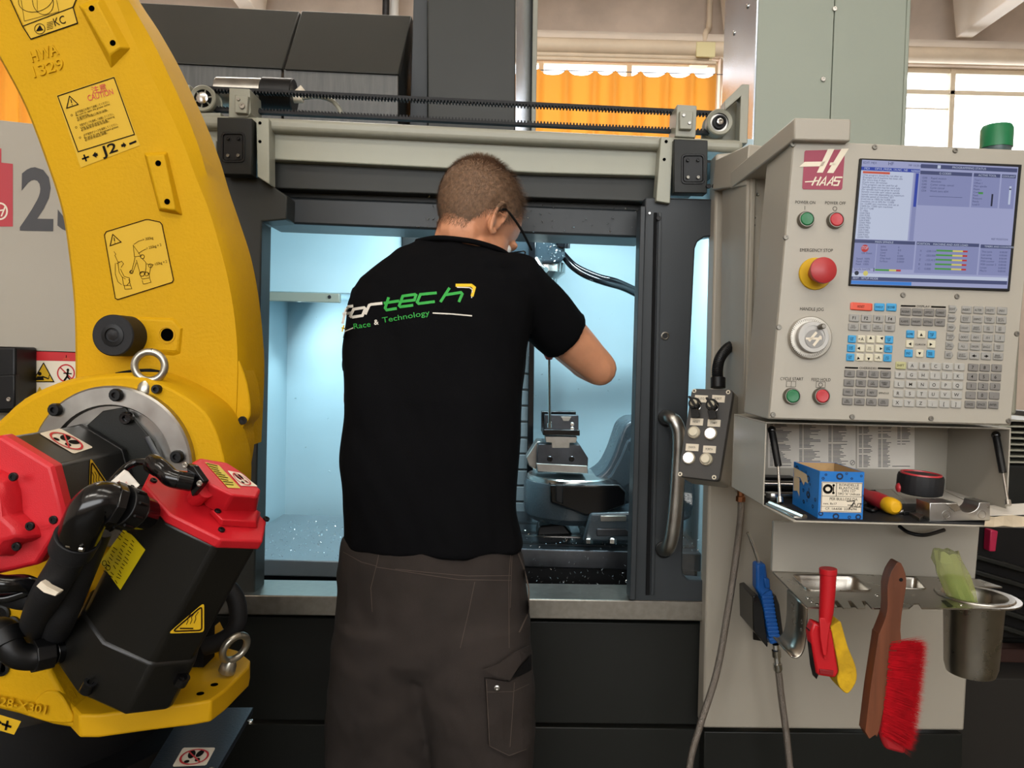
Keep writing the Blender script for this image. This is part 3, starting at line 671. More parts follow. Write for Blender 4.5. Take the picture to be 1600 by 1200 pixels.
# screen
bez = MB().prism([pl(a, b, .008) for a, b in ((1344, 247), (1597, 257), (1578, 455), (1327, 446))], PN * -.006).build('screen_bezel', M('black'), cp, .001)
def glow(n, c, s=1.0):
    if n in _M: return _M[n]
    return M(n, c, .12, emit=s)
def lightmat(n, c, s=.8):
    m_ = M(n, c, .15, emit=s); m_.node_tree.nodes['Principled BSDF'].inputs['Base Color'].default_value = (.01, .01, .012, 1); m_.node_tree.nodes['Principled BSDF'].inputs['Specular IOR Level'].default_value = .12; return m_
S_bg = lightmat('screen_lilac', '#a4a9d0'); S_w = lightmat('screen_white', '#c6cfe6'); S_b = lightmat('screen_blue', '#3448a8'); S_d = lightmat('screen_slate', '#4b5278')
S_m = lightmat('screen_mid', '#8b91bd'); S_t = lightmat('screen_text', '#4a5078', .7); S_g = lightmat('screen_green', '#4f9a48'); S_y = lightmat('screen_yellow', '#d8cc70'); S_r = lightmat('screen_red', '#c03a34'); S_c = lightmat('screen_bar', '#3f84d8'); S_k = lightmat('screen_dark', '#262a3c')
scr = Ink().poly([(612, 193), (1563, 238), (1496, 978), (544, 950)]).build('screen', S_bg, cp, Z1(.0084))
def skew(x, y):     # straight screen layout (0..1, 0..1) to zoom pixels
    a = V((612 + 951 * x, 193 + 45 * x)); b = V((544 + 952 * x, 950 + 28 * x)); p = a * (1 - y) + b * y; return p
def sfn(l): return lambda x, y: Z1(l)(*skew(x, y))
def sink(name, mat, rects, l=.0087, txt=(), cir=()):
    k = Ink()
    for r in rects: k.rect(*r)
    for t in txt: k.text(t[0], t[1], t[2], t[3], width=t[4] if len(t) > 4 else None, up=(0, -1.26), align=t[5] if len(t) > 5 else 'LEFT')
    for c in cir: k.disc(c[0], c[1], c[2], c[2] * 1.26)
    return k.build(name, mat, scr, sfn(l), kind='stuff')
sink('program_list', S_w, [(.0, .085, .335, .635), (.0, .91, .995, .94)])
sink('scroll_bar', S_m, [(.345, .085, .372, .635)])
sink('title_bars', S_b, [(0, .055, .375, .083), (.352, .09, .37, .36)], .0089)
sink('slate_bars', S_d, [(.378, .012, .995, .045), (.378, .065, .71, .095), (.72, .065, .89, .095), (.9, .065, .99, .095), (.0, .64, .385, .668), (.395, .64, .795, .668), (.805, .645, 1.0, .675), (0, .938, .995, .968)], .0089)
sink('panels', S_m, [(.378, .097, .71, .345), (.72, .097, .89, .345), (.9, .097, .99, .345), (.0, .67, .14, .87), (.145, .67, .385, .87), (.395, .67, .795, .895), (.805, .677, 1.0, .895), (0, .97, .385, .997)])
sink('progress_bar', S_c, [(0, .971, .385, .998)], .0089)
sink('highlight', lightmat('screen_orange', '#cf5a42'), [(.012, .09, .185, .108)], .0089)
listing = ['(This program should be run after an', '(Example use if machine has been idle', '(for more than 4 days', '(Cycle time: 20 minutes', '(This program can be used for all', '(spindle types and may be used daily', '(for spindle warm-up prior to work', '(lowest override rpm: adjust spindle', '(speed override depending on maximum', '(spindle speed of machine: SET', '(override at 100% for 6,000 rpm', '(machine; set at 50% for 12,000', '(or 15,000 rpm machines, and set at', '(100% for 7,500 rpm machines', 'G0 G17 G40', 'T1 M06', 'S500 M03', 'G04 P200.', 'S1000 M03', 'G04 P200.', 'S2000 M03', 'G04 P200.', 'S3000 M03', 'G04 P200.', 'S4000 M03', 'G04 P200.', 'S5000 M03']
tx = []
for i, s in enumerate(listing): tx.append((s, .014, .128 + i * .0192, .012))
for i, s in enumerate(['G00', 'G90', 'G40', 'G80', 'G54']): tx += [(s, .395, .13 + i * .026, .013), (['Rapid motion', 'Absolute', 'Cutter comp. cancel', 'Cycle cancel', 'Work zero #54'][i], .45, .13 + i * .026, .013)]
for i, s in enumerate(['Tool 1', 'Offset 1', 'Main spindle', 'Flutes', 'Coolant', 'Feed', 'Pressure', 'Ready', 'Load 0']): tx.append((s, .728, .128 + i * .025, .012))
for i, (a_, b_) in enumerate([('RPM:', '0'), ('Speed:', '0.0'), ('Load:', '0'), ('Feed:', '0.000'), ('Chip load:', '0.0000'), ('Surface:', '0.0000')]): tx += [(a_, .17, .70 + i * .023, .012), (b_, .28, .70 + i * .023, .012)]
for i, (a_, b_) in enumerate([('X', '-250.114'), ('Y', '-203.005'), ('Z', '-155.412'), ('B', '0.000'), ('C', '0.000')]): tx += [(a_, .42, .722 + i * .036, .013), (b_, .46, .722 + i * .036, .013)]
for i, a_ in enumerate(['This cycle', 'Last cycle', 'Remaining', 'M30 counter', 'M30 counter 2', 'Loops', 'Macro']): tx += [(a_, .815, .71 + i * .026, .012), ('0:00:00', .93, .71 + i * .026, .012)]
for i, a_ in enumerate(['Speed  100%', 'Rapid  100%', 'Feed   100%']): tx.append((a_, .02, .80 + i * .022, .012))
tx += [('OK Reset', .05, .755, .012), ('Spindle load 0%', .01, .885, .012), ('EDIT: MDI', .01, .03, .014), ('HF', .17, .034, .022), ('MP 10:20:43', .30, .035, .013), ('REF POSITION', .87, .605, .012)]
sink('screen_text', S_t, [(.45, .268, .66, .271)], .0091, tx)
tl = [('MDI      OP10_FRESA_1A.NC  N0', .02, .076, .014), ('N0000', .32, .079, .014), ('PROGRAMMING STATUS', .58, .036, .014), ('G CODES', .50, .088, .013), ('ACTIVE TOOL', .75, .088, .013), ('COOLANT', .905, .088, .012), ('MAIN SPINDLE', .13, .662, .013), ('POSITION    MACHINE AND AXIS LOAD', .40, .664, .013), ('TIMERS AND COUNTERS', .83, .667, .012), ('EDIT   SETUP MODE', .01, .958, .013)]
sink('bar_text', S_w, [(.485, .016, .505, .042)], .0092, tl)
sink('load_green', S_g, [(.525, .70 + i * .037, .63, .714 + i * .037) for i in range(5)] + [(.145, .872, .235, .887), (.76, .218, .79, .235)], .0091)
sink('load_yellow', S_y, [(.63, .70 + i * .037, .695, .714 + i * .037) for i in range(5)] + [(.235, .872, .28, .887)], .0091, cir=[(.087, .91, .016)])
sink('load_red', S_r, [(.695, .70 + i * .037, .725, .714 + i * .037) for i in range(5)] + [(.28, .872, .31, .887)], .0091, cir=[(.068, .71, .024)])
sink('stop_text', S_w, [(.955, .16, .968, .31), (.84, .985, .84, .985)], .0094, [('STOP', .068, .717, .02, .04, 'CENTER')])
sink('screen_dark_marks', S_k, [(.955, .178, .968, .19), (.845, .23, .856, .33), (.135, .865, .14, .893)], .0094, cir=[(.03, .91, .014)])
# logo badge
lg = Ink().poly([(268, 137), (500, 131), (508, 139), (491, 366), (484, 376), (254, 373), (247, 365), (261, 145)]).build('badge', M('badge_plum', '#8c2440', 0.4), cp, Z1(.0038))
bh = Ink()
bh.poly([(404, 128), (444, 127), (372, 272), (336, 272)]).poly([(487, 126), (531, 125), (437, 274), (398, 273)])
bh.poly([(262, 206), (388, 204), (374, 233), (228, 236)]).poly([(418, 210), (462, 209), (448, 226), (412, 227)])
def hs(x): return [(x + 38, 298), (x, 350)]
w = 9
bh.line([(264, 328), (330, 324)], w - 2).line([(332, 297), (306, 350)], w).line([(362, 297), (336, 350)], w).line([(320, 322), (350, 321)], w - 2)
bh.line([(350, 350), (392, 298), (384, 350)], w).line([(364, 335), (388, 333)], w - 3)
bh.line([(396, 350), (436, 298), (428, 350)], w).line([(410, 335), (433, 333)], w - 3)
bh.line([(492, 300), (450, 300), (442, 322), (474, 323), (464, 348), (436, 348)], w)
bh.build('badge_emblem', M('white_label'), lg, Z1(.0046))
# printing on the face plate
ft = Ink()
TX = lambda s, x, y, h, wd, y2=None: ft.text(s, x, y, h, math.atan2((y2 or y) - y, wd), width=wd, up=(.085, -1))
TX('POWER ON', 205, 460, 19, 121, 463); TX('POWER OFF', 386, 464, 19, 125, 467); TX('EMERGENCY STOP', 233, 752, 20, 200, 755); TX('HANDLE JOG', 233, 1110, 20, 144, 1114)
TX('CYCLE START', 113, 1535, 19, 140, 1537); TX('FEED HOLD', 303, 1540, 19, 116, 1542)
ft.line([(264, 474), (263, 498)], 2.5).ring(446, 491, 12, 12, 3).line([(153, 1541), (209, 1543), (207, 1576), (150, 1574)], 2.2, True).line([(181, 1542), (179, 1575)], 2.2)
ft.line([(333, 1544), (388, 1546), (386, 1581), (331, 1579)], 2.2, True).ring(359, 1563, 12, 12, 3)
ft.poly([(848, 1077), (938, 1080), (937, 1089), (846, 1087)]).poly([(1033, 1083), (1122, 1086), (1121, 1096), (1032, 1093)]); TX('DISPLAY', 945, 1091, 13, 78, 1093)
ft.poly([(508, 1453), (588, 1456), (587, 1466), (506, 1463)]).poly([(708, 1457), (788, 1460), (786, 1470), (706, 1467)]); TX('OVERRIDES', 595, 1467, 14, 104, 1470)
TX('CURSOR', 934, 1322, 11, 66, 1324); TX('SPINDLE', 712, 1618, 11, 62, 1620)
ft.build('panel_print', M('print_black'), plate, Z1(.0036))
# keys
def rrect(hx, hz, c, n=3):
    o = []
    for sx, sz, a0 in ((1, 1, 0), (-1, 1, 90), (-1, -1, 180), (1, -1, 270)):
        for j in range(n + 1):
            q = math.radians(a0 + j * 90 / n); o.append((sx * (hx - c) + c * math.cos(q), sz * (hz - c) + c * math.sin(q)))
    return o
def key_mesh(nm, asp):
    mb = MB(); o = rrect(.5 * asp, .5, .12); i1 = rrect(.5 * asp - .03, .47, .11); i2 = rrect(.5 * asp - .10, .40, .08)
    mb.loft([[(a / asp, 0, b) for a, b in o], [(a / asp, -.75, b) for a, b in o], [(a / asp, -1, b) for a, b in i2]], True)
    return mb
kcol = {'g': '#8f8d88', 'd': '#716e6a', 'b': '#2f8ec0', 'c': '#c2bca6', 'r': '#c8492f', 'y': '#a9a678', 'l': '#a09e98'}
frame_col = M('key_frame', '#8e8a80', .6)
kms = {k: mesh_of(key_mesh('key', 1.35), 'key', M('key_' + k, c, .45), 30) for k, c in kcol.items()}
kms['arrow'] = mesh_of(MB().loft([[(-.5, y, -.5), (.25, y, -.5), (.5, y, 0), (.25, y, .5), (-.5, y, .5)] if y > -1 else [(-.4, y, -.4), (.2, y, -.4), (.4, y, 0), (.2, y, .4), (-.4, y, .4)] for y in (0, -.75, -1)]), 'key', M('key_g'), 30)
leg = Ink()
def key(X, Y, w, h, kind, text='', tcol=None):
    f = Z2(.003); c = f(X, Y); ex = f(X + w / 2, Y + w / 2 * .026) - f(X - w / 2, Y - w / 2 * .026); ez = f(X + h * .045, Y - h / 2) - f(X - h * .045, Y + h / 2)
    mw = Matrix(((ex.x, -PN.x * .003, ez.x, c.x), (ex.y, -PN.y * .003, ez.y, c.y), (ex.z, -PN.z * .003, ez.z, c.z), (0, 0, 0, 1)))
    link('key', kms[kind], cp, None, None, mw)
    if text:
        ls = text.split('|'); hh = 20 if len(text) <= 2 else (14 if len(ls) == 1 else 10)
        for i, s in enumerate(ls):
            yy = Y + hh * .42 + (i - (len(ls) - 1) / 2) * hh * 1.15
            if len(s) <= 2: leg.text(s, X, yy, hh, .026, align='CENTER', bold=.01, up=(.085, -1))
            else: leg.text(s, X, yy, hh, .026, align='CENTER', width=min(w * .74, len(s) * hh * .62), up=(.085, -1))
key(605, 153, 132, 46, 'r', 'RESET'); key(715, 156, 60, 46, 'b', 'POWER UP'); key(788, 157, 60, 46, 'b', 'RECOVER')
for i in range(4):
    key(562 + i * 73.3, 222 + i * 2.3, 62, 46, 'g', 'F%d' % (i + 1))
    key(557 + i * 73.5, 276 + i * 1.8, 62, 44, 'g', ['TOOL|OFFSET', 'NEXT|TOOL', 'TOOL|RELEASE', 'PART|ZERO'][i])
    key(875 + i * 71, 184 + i * 2.3, 62, 46, 'd', ['PROGRAM', 'POSITION', 'OFFSET', 'CURRENT'][i])
    key(869 + i * 71, 243 + i * 1.8, 62, 46, 'd', ['ALARMS', 'PARAM', 'SETTING', 'HELP'][i])
jog = [['CHIP|FWD', '+A', '', '', 'CLNT|UP'], ['CHIP|STOP', '', 'JOG|LOCK', '', 'CLNT|DOWN'], ['CHIP|REV', '', '', '-A', 'AUX|CLNT']]
for r in range(3):
    for i in range(5): key(548 - 5 * r + i * 56.6, 350 + r * 55.5 + i, 47, 45, 'b' if i in (0, 4) else 'c', jog[r][i])
for x, y, k, t in ((903, 320, 'b', 'HOME'), (970, 322, 'c', ''), (1036, 324, 'b', 'PAGE|UP'), (899, 380, 'c', ''), (1031, 382, 'c', ''), (893, 437, 'b', 'END'), (959, 438, 'c', ''), (1026, 440, 'b', 'PAGE|DOWN')): key(x, y, 47, 46, k, t)
for i in range(6):
    key(1162 - 4.8 * i, 168 + 55.6 * i, 50, 45, 'arrow', ['EDIT', 'MEMORY', 'MDI', 'HANDLE|JOG', 'ZERO|RETURN', 'LIST|PROG'][i])
    row = [['INSERT', 'ALTER', 'DELETE', 'UNDO'], ['SINGLE|BLOCK', 'GRAPHICS', 'OPTION|STOP', 'BLOCK|DELETE'], ['COOLANT', 'ORIENT|SPINDLE', 'ATC|FWD', 'ATC|REV'], ['.0001', '.001', '.01', '.1'], ['ALL', 'ORIGIN', 'SINGLE', 'HOME|G28'], ['SELECT|PROGRAM', '', '', 'ERASE|PROGRAM']][i]
    for j in range(4): key(1245 - 5 * i + 72 * j, 172 + 55.6 * i + 2 * j, 60, 45, 'g', row[j])
ov = [['-10|FEED', '100%|FEED', '+10|FEED', 'HANDLE|FEED'], ['-10|SPIN', '100%|SPIN', '+10|SPIN', 'HANDLE|SPIN'], ['FWD', 'STOP', 'REV', None], ['5%|RAPID', '25%|RAPID', '50%|RAPID', '100%|RAPID']]
for r in range(4):
    for i in range(4):
        if ov[r][i]: key(534 - 4.7 * r + 73 * i, 560 + 56.4 * r + 1.8 * i, 62, 44, 'd', ov[r][i])
al = ['SHIFT', *'ABCDEFGHIJKLMNOPQRSTUVWXYZ', ';', '[', ']']
for r in range(5):
    for i in range(6):
        s = al[r * 6 + i]; key(845 - 5 * r + 71.2 * i, 511 + 56.8 * r + 1.8 * i, 62, 45, 'y' if s == 'SHIFT' else 'l', s)
    for i in range(3): key(1285 - 5 * r + 71.5 * i, 523 + 56.2 * r + 1.6 * i, 60, 45, 'd', [['7', '8', '9'], ['4', '5', '6'], ['1', '2', '3'], ['-', '0', '.'], ['CANCEL', 'SPACE', 'ENTER']][r][i])
def tri(X, Y, q, s=9): leg.poly([(X + s * math.cos(q + t) * k_, Y + s * math.sin(q + t) * k_) for t, k_ in ((0, 1), (2.2, 1.1), (-2.2, 1.1))])
for X, Y, q in ((664, 343, -1.57), (592, 406, math.pi), (726, 408, 0), (652, 470, 1.57), (733, 344, -.8), (588, 468, 2.4), (972, 324, -1.57), (904, 380, math.pi), (1030, 382, 0), (962, 437, 1.57), (1290, 452, math.pi), (1372, 454, 0)): tri(X, Y, q, 11)
leg.line([(1290, 452), (1308, 453)], 6).line([(1355, 453.5), (1372, 454)], 6)
leg.build('key_legends', M('print_black'), cp, Z2(.0064), kind='stuff')
# push buttons, emergency stop, jog wheel
def push(px, py, mat, lab):
    c = pl(px, py, .003); k = .00117
    b = MB().lathe(c, PN, [(13 * k, 0), (13 * k, .006), (11.6 * k, .010), (10.6 * k, .010), (10.4 * k, .006), (0, .006)], 32).build('push_button', M('screw_steel'), cp, smooth=30, label=lab)
    MB().lathe(c, PN, [(10 * k, .004), (10 * k, .0095), (8.5 * k, .011), (0, .0105)], 32).build('button_cap', mat, b, smooth=30)
gcap = M('cap_green', '#1f6b40', .35); rcap = M('cap_red', '#b03036', .35)
push(1258, 344, gcap, 'green power on button'); push(1304, 345, rcap, 'red power off button'); push(1236, 619, gcap, 'green cycle start button'); push(1282, 619, rcap, 'red feed hold button')
c = pl(1273, 428, .003); k = .00117
es = MB().lathe(c, PN, [(25 * k, 0), (25 * k, .003), (24 * k, .0045), (0, .0045)], 40).build('emergency_stop', M('label_yellow'), cp, smooth=30, label='red mushroom emergency stop on a yellow ring')
MB().lathe(c, PN, [(12 * k, .004), (12 * k, .012), (15 * k, .016), (17.5 * k, .030), (20 * k, .036), (19.5 * k, .041), (15 * k, .044), (0, .045)], 40).build('mushroom_cap', M('stop_red', '#a32a2c', .4), es, smooth=40)
c = pl(1264, 528, .003)
jw = MB().lathe(c, PN, [(33 * k, 0), (33 * k, .008), (31.5 * k, .010), (26 * k, .0105), (0, .0105)], 48).build('jog_wheel', M('wheel_metal', '#aaa59b', .38, .6), cp, smooth=30)
MB().lathe(c, PN, [(24 * k, .010), (24 * k, .020), (23 * k, .022), (17.5 * k, .022), (17.3 * k, .0205), (0, .0205)], 48).build('wheel_knob', M('knob_metal'), jw, smooth=30)
kc = PL(1272.5, 529, c + PN * .022, PN)
jp = Ink().disc(1272.5, 529.5, 14.5, 14.5, 32).build('wheel_badge', M('badge_grey', '#7d7a76', .4, .4), jw, onPlane(c + PN * .0215, PN, .0006))
Ink().line([(1264, 533), (1276, 519)], 4).line([(1271, 540), (1283, 525)], 4).line([(1259, 529), (1284, 529)], 3.2).build('wheel_emblem', M('white_label'), jw, onPlane(c + PN * .0215, PN, .0012))
MB().lathe(pl(1281, 511, .024), PN, [(4 * k, 0), (4 * k, .016), (3 * k, .018), (0, .018)], 16).build('spinner', M('screw_steel'), jw, smooth=30)
tk = Ink()
for i in range(60):
    q = i * math.pi / 30; r2 = 30.5; r1 = 27 if i % 5 else 25.8
    tk.line([(1264 + r1 * math.cos(q), 528 + r1 * math.sin(q)), (1264 + r2 * math.cos(q), 528 + r2 * math.sin(q))], .5)
tk.build('wheel_ticks', M('print_black'), jw, onPlane(c + PN * .0105, PN, .0005), kind='stuff')
# ---- storage shelf below the panel with fold-down flap
SY, SB = 1.42, 1.62
xl, xr = P(1194, 720, SY).x, P(1578, 720, SY).x; zt_, z0 = P(1390, 664, SY).z, P(1193, 786, SY).z
WG = M('panel_grey')
MB().box(xl, xr, SY, SB, zt_ - .003, zt_).build('shelf_top', WG, cp, .001)
MB().box(xl, xl + .003, SY, SB, z0 - .004, zt_ - .003).build('shelf_side', WG, cp, .001)
MB().box(xr - .003, xr, SY, SB, z0 - .004, zt_ - .003).build('shelf_side', WG, cp, .001)
MB().box(xl, xr, SB, SB + .003, z0 - .004, zt_).build('shelf_back', WG, cp, .001)
MB().box(xl + .003, xr - .003, SY, SB, z0 - .006, z0 - .003).build('shelf_floor', M('rubber'), cp, .001)
FX = P(1240, 816, 1.29).x; zf = z0 - .002
fl = MB().prism([(xl, SY - .001, zf - .004), (FX, 1.29, zf - .006), (FX + .475, 1.29, zf - .006), (xr, SY - .001, zf - .004)], (0, 0, .003)).build('flap', WG, cp, .001)
MB().prism([(xl + .01, SY + .003, zf - .0012), (FX + .006, 1.294, zf - .0032), (FX + .47, 1.294, zf - .0032), (xr - .005, SY + .003, zf - .0012)], (0, 0, .0022)).build('flap_mat', M('rubber'), fl)
MB().tube([(xl + .012, SY - .005, zf + .004), (FX + .022, 1.30, zf + .002)], .005, 8).build('flap_stop', M('chrome'), fl, smooth=40)
MB().prism([(xl + .004, SY - .005, zf + .0), (FX + .004, 1.30, zf - .002), (FX + .02, 1.30, zf - .002), (xl + .02, SY - .005, zf)], (0, 0, .004)).build('flap_hinge', M('chrome'), fl, .001)
def strut(a, m_, b, lab=None):
    s = MB().tube([a, m_], .0065, 14).build('gas_strut', M('black'), cp, smooth=40)
    MB().tube([m_, b], .0026, 10).build('strut_rod', M('chrome'), s, smooth=40)
    MB().tube([b + (m_ - b) * .12, b - (m_ - b) * .03], .0055, 10).build('rod_end', M('chrome'), s, smooth=40)
    MB().ell(a, (.008, .008, .008), nu=10, nv=6).build('strut_ball', M('black_gloss'), s, smooth=60)
strut(P(1206, 672, 1.45), P(1216, 728, 1.42), P(1219, 784, 1.385)); strut(P(1556, 680, 1.45), P(1567, 738, 1.42), P(1575, 788, 1.385))
# printed reference charts on the shelf back
fb = onY(SB, .0008); random.seed(3)
for (xa, xb, ya, yb, cols) in ((1200, 1337, 660, 731, 3), (1339, 1429, 664, 732, 3)):
    sh_ = decal('reference_chart', [(xa, ya), (xb, ya + 1.5), (xb, yb + 1), (xa, yb)], fb, M('paper'), cp)
    q = Ink(); cw = (xb - xa) / cols
    for ci in range(cols):
        n = int((yb - ya) / 2.3) if not (cols == 3 and xa > 1300 and ci == 2) else 13
        for li in range(n):
            y = ya + 3 + li * 2.2; x = xa + 3 + ci * cw
            if y > yb - 3: break
            if random.random() < .05: continue
            q.rect(x, y, x + 5, y + 1).rect(x + 7, y, x + 7 + random.uniform(.25, .75) * (cw - 10), y + 1)
    if xa < 1300: q.ring(1332, 723, 3.4, 3.6, .8).line([(1330, 725), (1334, 721)], .8)
    else: q.rect(1394, 728, 1422, 729)
    q.build('chart_print', M('print_grey'), sh_, onY(SB, .0014), kind='stuff')
# back plate between shelf and tool tray, fixed to the machine front
slab('back_plate', [(1209, 815), (1531, 823), (1524, 905), (1206, 893)], 1.63, .012, PG, cp, .002)
MB().tube(spline([P(1405, 822, 1.60), P(1420, 832, 1.58), P(1445, 836, 1.57), P(1475, 828, 1.60)]), .004, 8).build('cable_loop', M('black'), cp, smooth=60)
# ------------------------------------------------------------------ things on the open shelf
ZS = zf - .0008      # surface of the flap mat
def blocked(n, lab, cat, loc, group=None): return thing(n, lab, cat, loc, group)
# blue cardboard box of washers
bx = thing('cardboard_box', 'open blue cardboard box printed with rings and a handwritten cream label', 'box', (P(1313, 815, 1.305).x, 1.36, ZS))
X0, X1 = P(1279, 780, 1.305).x, P(1349, 780, 1.305).x; Y0, Y1 = 1.305, 1.425; zt = P(1315, 737, 1.305).z; T = .0015
blue = M('box_blue', '#0a68b4', .5, var=.06, vs=40); kraft = M('kraft', '#a98a60', .9, bump=.2, bs=200)
MB().box(X0, X1, Y0, Y0 + T, ZS, zt).build('box_front', blue, bx)
MB().box(X0, X0 + T, Y0 + T, Y1, ZS, zt).build('box_side', blue, bx)
MB().box(X1 - T, X1, Y0 + T, Y1, ZS, zt).build('box_side', blue, bx)
MB().box(X0 + T, X1 - T, Y1 - T, Y1, ZS, zt).build('box_back', blue, bx)
MB().box(X0 + T, X1 - T, Y0 + T, Y1 - T, ZS, ZS + T).build('box_bottom', kraft, bx)
MB().box(X0 + T, X1 - T, Y0 + T, Y0 + T * 1.5, ZS + T, zt - .0005).box(X0 + T, X0 + T * 1.5, Y0 + T * 2, Y1 - T * 2, ZS + T, zt - .0005).box(X1 - T * 1.5, X1 - T, Y0 + T * 2, Y1 - T * 2, ZS + T, zt - .0005).box(X0 + T, X1 - T, Y1 - T * 1.5, Y1 - T, ZS + T, zt - .0005).build('box_lining', kraft, bx, kind='stuff')
fx = lambda l: (lambda u, v: V((X0 + u * (X1 - X0), Y0 - l, zt - v * (zt - ZS))))
sx_ = lambda l: (lambda u, v: V((X0 - l, Y1 - u * (Y1 - Y0), zt - v * (zt - ZS))))
rg = Ink(); rg2 = Ink(); random.seed(11)
for cx, cy, r in ((.45, .10, .085), (.14, .07, .03), (.6, .04, .03), (.72, .14, .03), (.93, .08, .03), (.08, .15, .035), (.06, .9, .06), (.4, .95, .08), (.9, .95, .07), (.97, .5, .03), (.7, .96, .04)): rg.ring(cx, cy, r * .72, r * .62, r * .42, 18)
for i in range(16): 
    r = random.choice((.03, .045, .08)); rg2.ring(random.uniform(.1, .92), random.uniform(.1, .92), r * .6, r * .7, r * .38, 18)
rg.build('ring_print', M('print_navy', '#0b1c3c', .5), bx, fx(.0006)); rg2.build('ring_print', M('print_navy'), bx, sx_(.0006))
lb = Ink().rect(.05, .22, .96, .86).build('box_label', M('white_label'), bx, fx(.0012))
lt_ = Ink().line([(.06, .235), (.95, .235), (.95, .845), (.06, .845)], .008, True).line([(.06, .52), (.95, .52)], .008).line([(.38, .235), (.38, .52)], .012).line([(.06, .74), (.95, .74)], .006)
lt_.ring(.19, .37, .085, .075, .055).disc(.315, .29, .03, .026).disc(.315, .45, .03, .026).line([(.315, .3), (.315, .44)], .02)
for s, y in (('RONDELLE', .30), ('ELASTICHE', .365), ('DIN 127', .425), ('TIPO "A" Unificate', .49)): lt_.text(s, .66, y, .05, align='CENTER', up=(0, -1), width=.30 if len(s) < 8 else (.44 if len(s) < 12 else .5))
lt_.text('PER BULLONI DA', .55, .605, .06, align='CENTER', width=.62, up=(0, -1)).text('mm. 8x17', .10, .70, .045, width=.3, up=(0, -1)).text('CF. 1A4/08  220N/94', .15, .81, .05, width=.7, up=(0, -1))
lt_.line([(.62, .62), (.8, .61), (.68, .78)], .018).line([(.64, .70), (.78, .70)], .012).line([(.78, .66), (.74, .74), (.82, .73), (.80, .65), (.77, .67)], .014).line([(.88, .66), (.84, .74), (.92, .73), (.93, .66), (.86, .66), (.97, .67)], .014)
lt_.build('label_print', M('print_black'), bx, fx(.0018))
Ink().poly([(.02, .12), (.55, .17), (.62, .36), (.5, .34), (.45, .44), (.3, .30), (.05, .33)]).poly([(.03, .33), (.28, .32), (.3, .72), (.2, .62), (.05, .66)]).build('torn_label', M('kraft_pale', '#bfae90', .8), bx, sx_(.001))
# screwdriver
sd = thing('screwdriver', 'red and yellow handled screwdriver lying beside the blue box', 'screwdriver', (P(1380, 775, 1.36).x, 1.36, ZS))
a = V((P(1345, 757, 1.47).x, 1.47, ZS + .018)); b = V((P(1403, 778, 1.33).x, 1.335, ZS + .016)); d = b - a; Ld = d.length; k = .0145
MB().lathe(a, d, [(.009, 0), (k * .8, .012), (k * .75, .03), (k, .06), (k, Ld * .72), (k * .95, Ld * .78)], 10).build('handle', M('handle_scarlet', '#a5242c', .4), sd, smooth=40)
MB().lathe(a, d, [(k * .96, Ld * .78), (k * 1.02, Ld * .84), (k * .95, Ld * .96), (k * .6, Ld * 1.0), (0, Ld * 1.005)], 14).build('handle_cap', M('handle_yellow', '#d3a013', .4), sd, smooth=40)
MB().lathe(a, -d, [(.0095, -.014), (.010, 0), (.007, .012), (.004, .014)], 12).build('handle_collar', M('handle_yellow'), sd, smooth=40)
MB().tube([a, a - d * .75], .003, 8).build('blade', M('chrome'), sd, smooth=40)
# ribbed black and red round tape
tp = thing('tape_measure', 'small round black ribbed tape reel with a red top lying on papers', 'tape measure', (P(1436, 770, 1.44).x, 1.44, ZS + .006))
c = V((P(1436, 770, 1.44).x, 1.44, P(1436, 772, 1.44).z)); n = V((.04, -.03, 1)).normalized(); r = .040; mb = MB(); N = 72
prof = [(.80, 0), (.97, .003), (1.0, .010), (1.0, .032), (.96, .037), (.86, .038)]
u = n.orthogonal().normalized(); w = n.cross(u)
mb.loft([[c + n * h + (u * math.cos(q) + w * math.sin(q)) * r * f * (1 - (.02 if (i % 3 == 0 and .005 < h < .036) else 0)) for i, q in enumerate([2 * math.pi * k / N for k in range(N)])] for f, h in prof])
mb.build('tread', M('rubber'), tp, smooth=25)
MB().lathe(c, n, [(r * .90, .036), (r * .88, .0405), (r * .80, .0405), (r * .78, .036)], 48, cap=False).build('top_ring', M('cap_red'), tp, smooth=30)
MB().lathe(c, n, [(r * .79, .036), (r * .77, .0385), (r * .3, .0395), (0, .0395)], 48).build('top_disc', M('disc_grey', '#3a3434', .5), tp, smooth=30)
MB().ell(P(1404, 762, 1.44), (.005, .008, .009)).build('hook', M('cap_red'), tp, smooth=60)
# aluminium half clamp block
cb = thing('clamp_block', 'machined aluminium block with a half round notch and two holes at the flap edge', 'block', (P(1500, 812, 1.31).x, 1.33, ZS))
out = [(1453, 786), (1495, 786)] + [(1513 - 17 * math.cos(q), 786 + 15 * math.sin(q)) for q in [math.pi * i / 12 for i in range(13)]] + [(1531, 785), (1547, 785), (1547, 813), (1452, 815)]
zz = P(1500, 814.5, 1.305).z
mbk = slab('block_body', [(x, y) for x, y in out], 1.305, .045, M('aluminium'), cb, .0008)
for px in (1479, 1534): MB().lathe(P(px, 804, 1.305), (0, -1, 0), [(.0072, -.006), (.0072, .0006), (.006, .0006), (.0055, -.004), (0, -.004)], 20).build('bored_hole', M('steel'), cb, smooth=30)
MB().prism(PP([(1478, 787), (1496, 787), (1502, 797), (1492, 800)], 1.303), (0, .004, 0)).build('notch_face', M('chrome'), cb, .0005)
